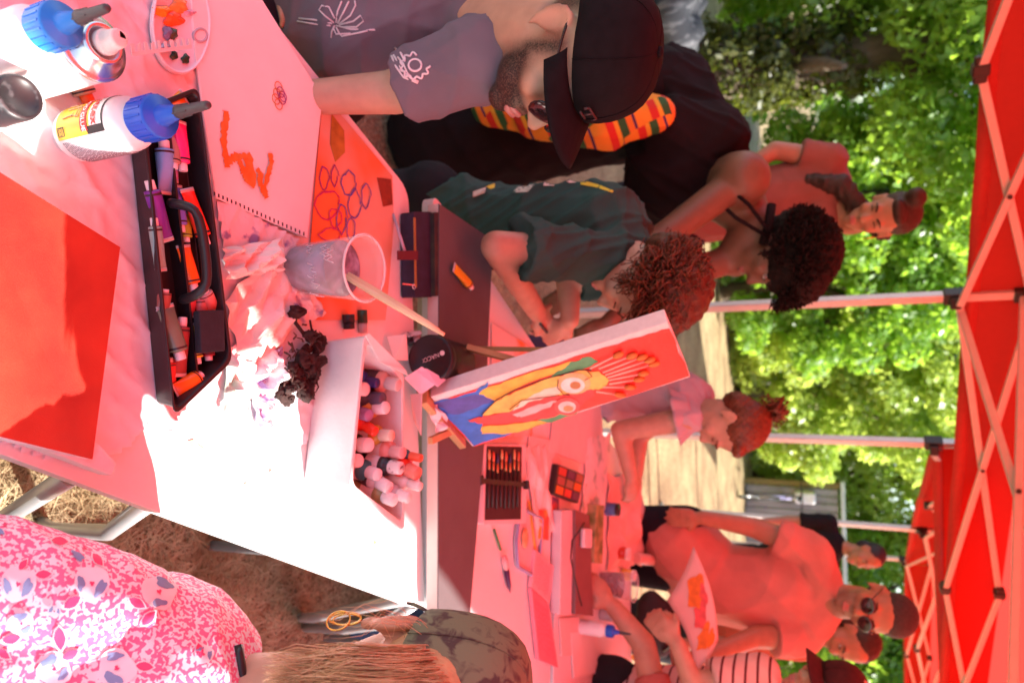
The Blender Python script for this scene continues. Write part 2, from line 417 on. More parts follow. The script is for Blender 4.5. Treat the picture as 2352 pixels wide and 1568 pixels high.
def tent(name, label, C, zv, vh, ridge, legs, trusses, seed=0):
    """C: four corners (back-left, back-right, front-right, front-left); zv: height of the valance's lower edge at each"""
    cx = sum(c[0] for c in C)/4; cy = sum(c[1] for c in C)/4
    t = thing(name, label, 'tent', (cx, cy, 0))
    ze = [z+vh for z in zv]
    def rf(u, v):
        p = lerp(lerp((C[0][0],C[0][1],ze[0]), (C[1][0],C[1][1],ze[1]), u), lerp((C[3][0],C[3][1],ze[3]), (C[2][0],C[2][1],ze[2]), u), v)
        k = min(2*v, 2-2*v, 3*u, 3-3*u, 1.); p.z += ridge*k - .06*math.sin(math.pi*min(1,k))*(1-k); return p
    mb = MB(); mb.grid(rf, 36, 20); mb.build('roof', M_roof, t)
    for i in range(4):
        a, b = C[i], C[(i+1)%4]; L = math.hypot(b[0]-a[0], b[1]-a[1]); n_ = max(8, int(L*8)); nx, ny = (b[1]-a[1])/L, -(b[0]-a[0])/L
        def edge(u, dz, i=i, a=a, b=b, nx=nx, ny=ny, L=L):
            k = .012*math.sin(u*L*5.3+seed)+.008*math.sin(u*L*11+1); k *= dz/vh
            return V((a[0]+(b[0]-a[0])*u+nx*k, a[1]+(b[1]-a[1])*u+ny*k, ze[i]*(1-u)+ze[(i+1)%4]*u - dz - .02*math.sin(math.pi*u)*(dz/vh)))
        mb = MB(); mb.grid(lambda u, v: edge(u, v*(vh-.045)), n_, 3); mb.build('valance', M_val, t)
        mb = MB(); mb.grid(lambda u, v: edge(u, vh-.05+.05*v)+V((nx,ny,0))*.003, n_, 1); mb.build('hem', M_hem, t, solid=.004)
    for (x, y, zt) in legs:
        mb = MB(); mb.box((x, y, zt/2), (.040,.040,zt), Matrix.Rotation(R(40),3,'Z')); lg = mb.build('leg', M_alu, t, bevel=.004)
        mb = MB(); mb.box((x, y, zt-.24), (.058,.058,.085), Matrix.Rotation(R(40),3,'Z')); mb.box((x+.035, y-.03, zt-.24), (.05,.05,.04)); mb.build('slider', M_joint, lg, bevel=.006)
        mb = MB(); mb.box((x, y, zt+.01), (.062,.062,.07), Matrix.Rotation(R(40),3,'Z')); mb.build('leg_cap', M_joint, lg, bevel=.006)
        mb = MB(); mb.box((x, y, .012), (.11,.11,.02)); mb.build('foot_plate', M_metal, lg)
    for (a, b, n, zl, zh, ins) in trusses: seg_truss(t, a, b, n, zl, zh, V(ins))
    return t
P1 = V((-.145,3.56,0)); E = V((.819,.574,0)); NN = V((.574,-.819,0))
def Ps(s, k=0): p = P1 + E*s + NN*k; return (p.x, p.y)
WID = 3.1
FRC, FLC = (3.55,2.5), (-.28,-1.06); FMC = (2.95,1.945)      # near eave, just over the photographer
inn = tuple(NN*.07)
tent('canopy_tent', 'red pop up canopy with aluminium scissor frame over the white tables',
     [Ps(-3), Ps(3.9), FRC, FLC], (2.03,2.14,2.02,2.02), .26, .72,
     [(*Ps(0), 2.26), (*Ps(-3), 2.26), (*Ps(3.9), 2.36), (*FMC, 2.26), (*FLC, 2.26), (*FRC, 2.26)],
     [(Ps(0), Ps(-3), 3, (2.03,2.03), .26, inn), (Ps(0), Ps(3.9), 2, (2.03,2.14), .26, inn), (Ps(0), FMC, 2, (2.03,2.03), .24, (0,0,0)),
      (Ps(3.9), FRC, 4, (2.1,2.03), .24, (0,0,0)), (FMC, FRC, 4, (2.03,2.03), .24, (-.05,.05,0)), (FMC, FLC, 4, (2.03,2.03), .24, (-.05,.05,0))], 0)
tent('canopy_tent', 'second red canopy tent standing farther back behind the first',
     [(2.55,8.6), (5.3,10.4), (3.35,6.2), (.60,4.20)], (2.2,2.3,2.25,1.995), .26, .75,
     [(.60,4.22,2.24), (1.64,6.5,2.40), (2.5,8.55,2.42), (5.25,10.3,2.5), (3.3,6.25,2.5)],
     [((.62,4.22),(1.64,6.5),2,(2.0,2.18),.24,(.05,-.03,0)), ((1.64,6.5),(2.5,8.55),1,(2.18,2.2),.24,(.06,-.03,0)), ((2.5,8.55),(5.25,10.3),2,(2.2,2.3),.24,(0,-.07,0)), ((1.64,6.5),(4.3,8.2),2,(2.18,2.18),.24,(0,0,0))], 2)

tent('canopy_tent', 'added red canopy tent out of view at the right, put in to shade the dry grass',  # unseen tent, added only so its canopy shades the grass beside the tables
     [(3.75,3.6), (6.75,3.6), (6.75,.45), (3.75,.45)], (2.05,2.05,2.05,2.05), .26, .62,
     [(3.75,3.6,2.28), (6.75,3.6,2.28), (6.75,.45,2.28), (3.75,.45,2.28)], [((3.75,3.6),(3.75,.45),4,(2.05,2.05),.24,(.06,0,0))], 4)

# ---- tables
T1, T2, T3 = .73, .745, .745
M_table = mat('table_plastic', (.80,.80,.80), .42, .02, 8, bump=.06, bscale=300, bdist=.002)
M_rim = mat('table_rim', (.42,.40,.36), .5, .05)
def round_poly(pts, r, n=5):
    out = []; k = len(pts)
    for i in range(k):
        p = V(pts[i]); a = V(pts[i-1]); b = V(pts[(i+1)%k]); da = (a-p).normalized(); db = (b-p).normalized()
        s = p+da*r; e = p+db*r
        for j in range(n+1):
            u = j/n; out.append((1-u)**2*s + 2*u*(1-u)*p + u*u*e)
    return out
def flat(p, z): return V((p.x, p.y, z))
def table(label, q, z, legs, fold=None):
    c = sum((flat(p,0) for p in q), V((0,0,0)))/4
    t = thing('folding_table', label, 'table', c)
    poly = round_poly([flat(p, z-.028) for p in q], .035)
    mb = MB(); mb.prism(poly, .028); mb.build('tabletop', M_table, t, bevel=.006, bseg=3)
    mb = MB(); cc = flat(c, 0)
    inner = round_poly([flat(p+(cc-flat(p,0)).normalized()*.03, z-.05) for p in q], .03); mb.prism(inner, .0219); mb.build('frame_rail', M_rim, t)
    for pts in legs:
        mb = MB(); mb.tube(pts, .0135, 10); mb.build('leg', M_metal, t)
    if fold:
        mb = MB(); mb.bar(fold[0], fold[1], .03, .006); mb.build('hinge', M_rim, t)
    return t
fr1 = PZ(977,1402,T1); rr = PZ(196,1114,T1); fl1 = PZ(938,436,T1); ll = PZ(590,0,T1)
dr = (fr1-rr).normalized(); dl = (fl1-ll).normalized()
nr1 = fr1-dr*1.62; nl1 = fl1-dl*1.62
def inz(p, z): return V((p.x, p.y, z))
table('white folding table in the foreground, its right half blown out by the sun', [nl1, nr1, fr1, fl1], T1,
      [[PZ(345,1150,.69), PZ(250,1222,.45), PZ(120,1215,.12), PZ(95,1200,.0)], [PZ(165,1090,.69), PZ(10,1190,.35), PZ(-60,1220,.0)],
       [PZ(950,1385,.69), PZ(880,1432,.5), PZ(790,1444,.3), PZ(700,1440,.0)], [PZ(930,1375,.68), PZ(812,1398,.45), PZ(720,1418,.2), PZ(690,1418,.0)],
       [inz(nl1+V((.1,.1,0)),.69), inz(nl1+V((.1,.1,0)),0)], [inz(fl1+V((.08,-.1,0)),.69), inz(fl1+V((.08,-.1,0)),0)]])
q2 = [PZ(994,440,T2), PZ(994,1412,T2), PZ(1262,1600,T2), V((.12,1.98,T2))]
table('second folding table joined end to end under the grey drawing board', [q2[0], q2[1], q2[2], q2[3]], T2,
      [[inz(q2[1]+V((-.08,.08,0)),.7), inz(q2[1]+V((-.05,.08,0)),0)], [inz(q2[2]+V((-.1,-.1,0)),.7), inz(q2[2]+V((-.1,-.1,0)),0)], [inz(q2[0]+V((.12,.1,0)),.7), inz(q2[0]+V((.12,.1,0)),0)], [inz(q2[3]+V((.1,-.1,0)),.7), inz(q2[3]+V((.1,-.1,0)),0)]])
q3 = [V((.14,2.0,0)), q2[2]+V((.0,.03,0)), V((1.72,2.72,0)), V((.52,2.78,0))]
table('third folding table at the far end of the row before the man in red', q3, T3,
      [[inz(p*.9+(q3[0]+q3[2])*.05,.7), inz(p*.9+(q3[0]+q3[2])*.05,0)] for p in q3])

for i_, (pts_, col_) in enumerate((([(432,1012),(445,1008),(452,1022),(440,1030)],(.75,.50,.34)), ([(455,1020),(470,1030),(468,1042),(458,1034)],(.76,.52,.36)), ([(735,1220),(748,1222),(750,1240),(738,1236)],(.72,.46,.30)), ([(560,1110),(566,1108),(570,1118),(563,1120)],(.74,.55,.4)), ([(620,1075),(624,1080),(618,1084)],(.6,.2,.15)), ([(860,1240),(866,1246),(858,1250)],(.7,.5,.2)), ([(600,130),(606,140),(598,150)],(.6,.1,.05)))):
    mb = MB(); mb.prism([PZ(x,y,T1+.0006) for x,y in pts_], .0006); mb.build('paint_stain', mat('stain_%d'%i_, col_, .6), bpy.data.objects['folding_table'])
# ================================================================== THINGS ON THE TABLES
def plate(name, pts, z, th, m, label, cat, group=None, bevel=.0015, parent=None):
    mb = MB(); mb.prism([flat(p, z) for p in pts], th)
    if parent: return mb.build(name, m, parent, bevel=bevel)
    return solo(mb, name, m, label, cat, group, bevel=bevel)
def Q(l, z): return [PZ(x, y, z) for x, y in l]
Z1 = T1+.006      # on the crinkled sheet

# ---- crinkled white sheet under everything in the foreground
def inside(p, poly):
    c = False; n = len(poly)
    for i in range(n):
        a, b = poly[i], poly[i-1]
        if (a.y > p.y) != (b.y > p.y) and p.x < (b.x-a.x)*(p.y-a.y)/(b.y-a.y)+a.x: c = not c
    return c
def sheet(name, poly, z, h, m, label, cat, step=.006, seed=0):
    """a thin crinkled sheet with creases, cut to a ragged outline"""
    rng = random.Random(seed)
    folds = [(rng.uniform(0,6.28), rng.uniform(14,60), rng.uniform(0,6.28), rng.uniform(.4,1)) for _ in range(9)]
    x0 = min(p.x for p in poly); x1 = max(p.x for p in poly); y0 = min(p.y for p in poly); y1 = max(p.y for p in poly)
    nx = int((x1-x0)/step)+1; ny = int((y1-y0)/step)+1; idx = {}; mb = MB(); vs = []; fs = []
    def hgt(x, y):
        s = 0
        for (a, f, ph, w_) in folds:
            t = x*math.cos(a)+y*math.sin(a); t += .012*math.sin(y*21+ph)+.01*math.sin(x*33+ph*2)
            s += w_*(1-abs(math.sin(t*f+ph)))**5
        return z + .0012 + h*s*.35
    for i in range(nx):
        for j in range(ny):
            p = V((x0+i*step, y0+j*step, 0))
            if inside(p, poly): idx[i,j] = len(vs); vs.append(V((p.x, p.y, hgt(p.x, p.y))))
    for (i, j) in idx:
        k = [(i,j),(i+1,j),(i+1,j+1),(i,j+1)]
        if all(q in idx for q in k): fs.append(tuple(idx[q] for q in k))
    mb.add(vs, fs, 0, True)
    return solo(mb, name, m, label, cat)
M_sheet = mat('stained_sheet', (.80,.80,.82), .8, col2=(.74,.72,.76), scale=7, detail=6, bump=.25, bscale=45, bdist=.004)
sheet('paper_tablecloth', Q([(-60,-60),(300,-60),(430,40),(505,300),(520,560),(640,640),(740,800),(735,960),(692,1030),(640,985),(600,1005),(555,930),(470,985),(420,950),(380,1005),(350,960),(300,1030),(225,1060),(100,1060),(-60,1000)], T1), T1, .011,
      M_sheet, 'crinkled white protective sheet spread under the black tray', 'sheet')

# ---- glue bottles
def wrap(vs, r, z0, ang0, cx, cy, flip=1):
    """lay flat x (round the bottle), y (up) onto a cylinder"""
    return [V((cx+(r+v.z)*math.cos(ang0+v.x/r*flip), cy+(r+v.z)*math.sin(ang0+v.x/r*flip), z0+v.y)) for v in vs]
M_gbody = mat('white_glue_bottle', (.80,.80,.82), .35, .02, spec=.6)
M_gcap = mat('blue_bottle_cap', (.012,.10,.62), .35, .06)
M_yel = mat('label_yellow', (.85,.52,.04), .4, .05); M_red = mat('label_red', (.72,.03,.025), .4, .05)
M_ink = mat('black_ink', (.015,.015,.018), .5); M_pw = mat('print_white', (.85,.85,.85), .45, .02); M_grey = mat('print_grey', (.30,.30,.32), .6)
M_tan = mat('print_tan', (.62,.40,.22), .6)
def glue_bottle(loc, label, k=1., az=-90, full=True, cap=None, w=.88):
    cx, cy, z0 = loc; t = thing('glue_bottle', label, 'bottle', loc, 'wood glue bottles with blue caps'); M = Matrix.Translation(loc) @ Matrix.Diagonal((k*w, k*w, k, 1))
    capm = cap or M_gcap
    pr = [(.0,.001),(.026,.001),(.031,.004),(.0335,.010),(.0335,.092),(.0325,.098),(.029,.106),(.0235,.112),(.022,.114),(.022,.118)]
    mb = MB(); mb.lathe(pr, 40, M); b = mb.build('body', M_gbody, t)
    pr = [(.0265,.1165),(.0265,.142),(.0245,.1455),(.0135,.147),(.0125,.149),(.007,.174),(.006,.1745),(.0,.1745)]
    mb = MB(); mb.lathe(pr, 36, M)
    for i in range(18):
        a = 2*math.pi*i/18; mb.bar(M @ V((.0265*math.cos(a), .0265*math.sin(a), .118)), M @ V((.0265*math.cos(a), .0265*math.sin(a), .141)), .0022*k, .0016*k, ref=(math.cos(a),math.sin(a),0))
    mb.build('cap', capm, t)
    mb = MB(); mb.lathe([(.0,.168),(.0078,.168),(.0082,.176),(.0066,.180),(.0052,.2125),(.0040,.2155),(.0,.2155)], 20, M)
    for i in range(4):
        a = R(az)+2*math.pi*i/4; mb.bar(M @ V((.0072*math.cos(a), .0072*math.sin(a), .169)), M @ V((.006*math.cos(a), .006*math.sin(a), .188)), .0014*k, .0025*k, ref=(math.cos(a),math.sin(a),0))
    mb.build('nozzle_tip', mat('dark_grey_tip', (.055,.055,.06), .5), t)
    if not full: return t
    r = .0337*k*w
    def patch(nm, x0, x1, y0, y1, mt, off, rnd=0):
        n = 20; mb = MB()
        def fn(u, v):
            y = y0+(y1-y0)*v; ex = 0
            return wrap([V((x0+(x1-x0)*u, y, off))], r, z0, R(az), cx, cy)[0]
        mb.grid(fn, n, 4); mb.build(nm, mt, b)
    # az: middle of the label as seen; label x runs round the bottle to the viewer's right
    patch('label_panel', -.062, .000, .014, .064, M_yel, .0003)
    patch('label_panel', -.062, .000, .064, .092, M_ink, .0003)
    patch('label_panel', -.048, -.008, .068, .090, M_pw, .0006)
    patch('label_panel', -.048, -.008, .0675, .0705, M_yel, .0007)
    patch('label_panel', -.052, -.004, .0555, .0665, M_red, .0009)
    patch('label_panel', .0005, .050, .014, .092, mat('label_pale', (.74,.74,.75), .5, .03), .0003)
    def txt(body, size, x, y, mt, off=.0014, bold=False):
        vs, fs = text_mesh(body, size, bold); mb = MB(); mb.add(wrap([V((v.x+x, v.y+y, off)) for v in vs], r, z0, R(az), cx, cy), fs, 0, False); mb.build('lettering', mt, b)
    txt('Pattex', .0155, -.028, .0795, M_red, bold=True); txt('WOOD GLUE', .0082, -.029, .061, M_pw, bold=True)
    txt('D3', .0075, -.008, .0225, M_ink); txt('for all types of wood', .0036, -.040, .022, M_grey); txt('interior & exterior', .0036, -.040, .017, M_grey)
    mb = MB()
    for (p, q) in (((-.0125,.0175),(-.0035,.0175)),((-.0125,.0275),(-.0035,.0275)),((-.0125,.0175),(-.0125,.0275)),((-.0035,.0175),(-.0035,.0275))):
        a, c = wrap([V((p[0],p[1],.0012)), V((q[0],q[1],.0012))], r, z0, R(az), cx, cy); mb.bar(a, c, .0006, .0006)
    mb.build('print_frame', M_ink, b)
    # small chair picture on the label
    mb = MB()
    for (p, q) in (((-.040,.027),(-.038,.041)),((-.022,.026),(-.024,.041)),((-.033,.030),(-.033,.041)),((-.040,.041),(-.022,.041)),((-.024,.041),(-.021,.053)),((-.033,.042),(-.034,.053)),((-.035,.052),(-.021,.052)),((-.034,.048),(-.021,.048))):
        a, c = wrap([V((p[0],p[1],.0011)), V((q[0],q[1],.0011))], r, z0, R(az), cx, cy); mb.bar(a, c, .0012, .0008)
    mb.build('chair_picture', M_tan, b)
    mb = MB(); rn = random.Random(4)
    for i in range(24):
        y = .088-.003*i; x = .003
        while x < .046:
            w_ = rn.uniform(.002,.006); x2 = min(x+w_, .047)
            a, c = wrap([V((x,y,.0008)), V((x2,y,.0008))], r, z0, R(az), cx, cy); mb.bar(a, c, .0009, .0003); x = x2+.001
    mb.build('fine_print', M_grey, b)
    return t
b0 = PZ(102, 300, T1)
glue_bottle((b0.x, b0.y+.030, Z1), 'white wood glue bottle with yellow label and blue nozzle cap before the black tray', 1.0, az=-62)
b1 = PZ(248, 18, T1+.002+.2155*.93)
glue_bottle((b1.x, b1.y, T1+.002), 'sunlit glue bottle, its blue cap coloured paler for the sun, cut by the picture corner', 0.93, az=-60, full=False, cap=mat('sunlit_blue_cap', (.02,.22,.72), .35, .05))  # sunlight on this cap is put into its lighter blue

# ---- spray can with handwriting, and a second one seen by its black cap
def spray_can(loc, r, h):
    t = thing('spray_can', 'silver topped white spray can with CHRO handwritten beside the glue bottles', 'spray can', loc); M = Matrix.Translation(loc); cx, cy, z0 = loc
    mb = MB(); mb.lathe([(0,.001),(r-.002,.001),(r,.004),(r,h-.022),(r-.001,h-.018)], 40, M); b = mb.build('body', mat('can_white', (.82,.82,.82), .3, .02, spec=.6), t)
    mb = MB(); mb.lathe([(r-.001,h-.018),(r+.0012,h-.017),(r+.0012,h-.0135),(r-.002,h-.013),(r-.004,h-.011),(r*.62,h-.001),(r*.60,h+.003),(r*.5,h+.004),(r*.46,h+.001),(.0,h+.001)], 40, M); mb.build('shoulder', M_steel, t)
    mb = MB(); mb.lathe([(.0,h),(.0125,h),(.0125,h+.008),(.0105,h+.009),(.0095,h+.024),(.008,h+.026),(.0,h+.026)], 24, M); mb.box((cx-.004,cy+.004,z0+h+.02), (.008,.010,.012)); mb.build('spray_nozzle', mat('nozzle_white', (.80,.78,.72), .5, .1, 90), t, bevel=.001)
    vs, fs = text_mesh('CHRO', .019)
    mb = MB(); mb.add(wrap([V((v.x+v.y*.15+.012, v.y+h*.66+v.x*.25, .0008)) for v in vs], r, z0, R(-75), cx, cy), fs, 0, False); mb.build('handwriting', M_grey, b)
    mb = MB(); rn = random.Random(9)
    for i in range(18):
        y = h*.82-.0028*i; x = -.038
        while x < -.014:
            x2 = x+rn.uniform(.002,.005); a, c = wrap([V((x,y,.0006)), V((x2,y,.0006))], r, z0, R(-75), cx, cy); mb.bar(a, c, .0006, .0003); x = x2+.001
    mb.build('fine_print', M_grey, b)
s0 = PZ(236, 100, T1+.137)
spray_can((s0.x, s0.y, T1+.002), .0335, .135)
def black_cap_can(loc, r, h):
    t = thing('spray_can', 'spray can with scuffed black cap at the near edge of the table', 'spray can', loc); M = Matrix.Translation(loc)
    mb = MB(); mb.lathe([(0,.001),(r,.003),(r,h-.05),(r-.002,h-.045)], 36, M); mb.build('body', mat('can_white', (.8,.8,.8)), t)
    mb = MB(); mb.lathe([(r*.9,h-.05),(r*.9,h-.006),(r*.86,h-.001),(r*.74,h),(r*.70,h-.003),(0,h-.0035)], 36, M)
    mb.build('cap', mat('scuffed_black', (.02,.02,.022), .4, col2=(.13,.13,.135), scale=75, detail=9, thr=(.56,.74)), t)
k0 = PZ(48, 222, T1+.077)
black_cap_can((k0.x, k0.y, T1+.002), .025, .075)

# ---- paint tubes
def paint_tube(cap, tail, r, col, label, cap_col=None, squash=.55, group='paint tubes', band=True):
    cap = V(cap); tail = V(tail); d = (tail-cap); L = d.length; d.normalize(); t = thing('paint_tube', label, 'paint tube', cap, group)
    up = V((0,0,1)); S = up - d*up.dot(d); S.normalize(); T = d.cross(S); n = 14
    def ring(u, rr, fl): return [cap + d*(u*L) + T*(math.cos(2*math.pi*j/n)*rr*(1+.45*(1-fl))) + S*(math.sin(2*math.pi*j/n)*rr*fl) for j in range(n)]
    prof = [(.0,.50,1),(.16,.50,1)]
    mb = MB(); rings = [ring(0,r*.50,1), ring(.01,r*.58,1), ring(.15,r*.60,1), ring(.155,r*.52,1)]
    def skin(mb, rings, cap0=True, cap1=True, mi=0):
        vs = [v for rg in rings for v in rg]; fs = []
        for i in range(len(rings)-1):
            for j in range(n): fs.append((i*n+j, i*n+(j+1)%n, (i+1)*n+(j+1)%n, (i+1)*n+j))
        if cap0: fs.append(tuple(range(n-1,-1,-1)))
        if cap1: fs.append(tuple((len(rings)-1)*n+j for j in range(n)))
        mb.add(vs, fs, mi, True)
    skin(mb, rings); mb.build('cap', cap_col or M_cap, t, bevel=.0005)
    cm = mat('tube_'+'_'.join('%d'%round(c*100) for c in col), col, .3, .1, 30, spec=.6)
    mb = MB(); skin(mb, [ring(.15,r*.5,1), ring(.17,r*.98,1), ring(.20,r,1), ring(.5,r*.95,.85), ring(.75,r*.85,.5), ring(.93,r*.8,.14), ring(.935,r*.8,.10)]); mb.build('body', cm, t)
    if band:
        mb = MB(); skin(mb, [ring(.205,r*1.012,1), ring(.24,r*1.012,1)], False, False); mb.build('label_band', mat('tube_band_dark', (.035,.02,.025), .4), t)
    mb = MB(); skin(mb, [ring(.93,r*.82,.12), ring(1.0,r*.82,.10)]); mb.build('crimp', mat('crimp', (.6,.58,.58), .4, metal=.3), t)
    return t
paint_tube(PZ(163,212,T1+.014), PZ(105,120,T1+.012), .0115, (.02,.42,.40), 'teal paint tube with white cap behind the spray can', group='loose paint tubes')
paint_tube(PZ(205,236,T1+.010), PZ(150,120,T1+.010), .0125, (.58,.36,.24), 'beige paint tube lying next to the teal tube', mat('orange_cap', (.8,.12,.02), .4), group='loose paint tubes')
mb = MB(); mb.prism(Q([(168,170),(225,238),(228,245),(215,240),(160,185)], T1+.0075), .0006); solo(mb, 'paper_scrap', mat('scrap_dark', (.10,.05,.05), .8, col2=(.6,.3,.3), scale=60), 'dark printed paper scrap under the beige tube', 'paper scrap')

# ---- black tray of tubes
def tray():
    zb = Z1+.001; zr = zb+.036
    fl, fr, nr, nl = PZ(455,203,zr), PZ(532,826,zr), PZ(402,951,zr), PZ(329,255,zr)
    c = (fl+fr+nr+nl)/4
    t = thing('paint_tray', 'black plastic carry tray with centre handle full of paint tubes', 'tray', flat(c, zb))
    top = round_poly([flat(p,0) for p in (fl,fr,nr,nl)], .014, 4); top.reverse()
    cc = flat(c,0)
    def ringz(k, z): return [V((cc.x+(p.x-cc.x)*k[0], cc.y+(p.y-cc.y)*k[1], z)) for p in top]
    rings = [ringz((.965,.90),zb), ringz((.99,.975),zr-.004), ringz((1.012,1.03),zr-.003), ringz((1.015,1.035),zr), ringz((.985,.955),zr), ringz((.975,.935),zr-.003), ringz((.945,.86),zb+.003)]
    n = len(top); vs = [v for r_ in rings for v in r_]; fs = []
    for i in range(len(rings)-1):
        for j in range(n): fs.append((i*n+j, i*n+(j+1)%n, (i+1)*n+(j+1)%n, (i+1)*n+j))
    fs.append(tuple(range(n-1,-1,-1))); fs.append(tuple((len(rings)-1)*n+j for j in range(n)))
    mb = MB(); mb.add(vs, fs, 0, False); mb.build('tray_body', M_black, t, bevel=.0008, bseg=1)
    a, b_ = lerp(nl,fl,.5), lerp(nr,fr,.5)
    mb = MB(); mb.bar(flat(lerp(a,b_,.02),zb+.014), flat(lerp(a,b_,.98),zb+.014), .003, .024, ref=(0,0,1)); mb.build('divider', M_black, t)
    h = [PZ(388,466,zb+.02), PZ(398,468,zr+.008), PZ(440,474,zr+.026), PZ(456,492,zr+.030), PZ(470,560,zr+.030), PZ(477,640,zr+.030), PZ(472,662,zr+.028), PZ(440,684,zr+.012), PZ(410,690,zb+.02)]
    mb = MB(); mb.tube(h, .0058, 10, sq=(1,1.25)); mb.build('handle', M_black, t, sub=1)
    return zb+.004
zt = tray()
TB = [((379,264),(428,228),.012,(.80,.30,.01),'amber yellow paint tube in the tray corner behind the glue bottle',.022),
 ((376,322),(384,448),.0115,(.18,.42,.80),'light blue paint tube beside the bottle in the tray',.016),
 ((394,322),(398,420),.0075,(.38,.30,.70),'thin lavender tube next to the light blue tube',.012),
 ((400,388),(402,308),.008,(.42,.22,.18),'brown paint tube between the light blue and hot pink tubes',.020),
 ((421,394),(412,276),.0095,(.85,.03,.25),'hot pink paint tube at the far rim of the tray',.020),
 ((342,414),(384,556),.010,(.16,.03,.34),'purple paint tube leaning on the near tray wall',.026),
 ((417,534),(404,424),.0085,(.18,.16,.62),'blue violet tube under the tray handle',.014),
 ((475,563),(428,432),.010,(.80,.04,.015),'bright red tube leaning on the far tray wall',.022),
 ((428,556),(424,486),.008,(.40,.46,.03),'lime green tube inside the handle opening',.012),
 ((447,668),(420,562),.010,(.85,.16,.01),'orange tube with dark shoulder inside the handle',.018),
 ((353,500),(370,624),.008,(.28,.42,.38),'sage teal tube along the near tray wall',.024),
 ((437,660),(436,730),.008,(.70,.10,.12),'coral pink tube beside the handle end',.012),
 ((466,664),(494,716),.010,(.66,.28,.26),'dusty rose tube by the far tray wall',.022),
 ((416,826),(378,700),.0115,(.16,.22,.15),'olive green tube slanting over the near half of the tray',.026),
 ((420,728),(412,866),.0095,(.26,.05,.05),'maroon tube with upright white cap in the tray',.018),
 ((455,836),(440,742),.008,(.75,.56,.02),'yellow tube beside the black foam block',.016),
 ((463,860),(402,902),.011,(.85,.20,.01),'orange tube lying across the right end of the tray',.018),
 ((379,664),(374,716),.0085,(.30,.10,.08),'small tube with white cap near the tray wall centre',.024),
 ((460,676),(470,745),.0085,(.55,.22,.22),'pink tube with white cap half under the foam block',.016),
 ((480,828),(474,760),.0085,(.35,.03,.05),'dark red tube behind the foam block',.014),
 ((390,820),(394,900),.007,(.60,.05,.05),'thin red tube against the near wall at the right',.012)]
for (a, b_, r_, c_, lb, dz) in TB:
    paint_tube(PZ(a[0],a[1],zt+dz), PZ(b_[0],b_[1],zt+dz*.8), r_, c_, lb, group='paint tubes in the tray')
mb = MB(); mb.prism([flat(p, zt+.024) for p in Q([(450,714),(508,712),(511,806),(455,812)], zt+.03)], .012)
solo(mb, 'foam_block', mat('slate_foam', (.022,.024,.032), .9, .2, 60, bump=.4, bscale=300, bdist=.002), 'dark slate foam block at the right end of the tray', 'foam block', bevel=.002)

# ---- red canvas on a white one
def canvas(pts, z0, z1, th, face, label):
    q = [PZ(x, y, z) for (x, y), z in zip(pts, (z1, z1, z0, z0))]
    nrm = (q[1]-q[0]).cross(q[3]-q[0]); nrm.normalize()
    if nrm.z < 0: nrm = -nrm
    c = sum(q, V((0,0,0)))/4; t = thing('painted_canvas', label, 'canvas', flat(c, min(p.z for p in q)-th))
    mb = MB(); mb.prism([p-nrm*th for p in q], tuple(nrm*(th-.0006))); mb.build('stretched_cloth', mat('canvas_white', (.74,.72,.71), .85, .05, 80, bump=.3, bscale=500, bdist=.001), t, bevel=.003)
    mb = MB(); ins = [lerp(p, c, .006) for p in q]; mb.prism([p-nrm*.0004 for p in ins], tuple(nrm*.0012)); mb.build('paint_layer', face, t)
M_redpaint = mat('red_glitter_paint', (.33,.022,.014), .5, col2=(.50,.05,.025), scale=9, detail=9, bump=.5, bscale=900, bdist=.0008, spec=.5)
canvas([(-120,975),(-120,320),(276,567),(212,1056)][::1], Z1+.030, Z1+.060, .018, M_redpaint, 'large canvas painted glossy red lying at the near edge of the table')
mb = MB(); mb.prism(Q([(238,1062),(230,1092),(-80,975),(-60,930),(60,960),(200,1020)], T1+.0075), .026)
solo(mb, 'white_canvas', mat('canvas_white', (.74,.72,.71)), 'blank white canvas showing from under the red canvas', 'canvas', bevel=.004)

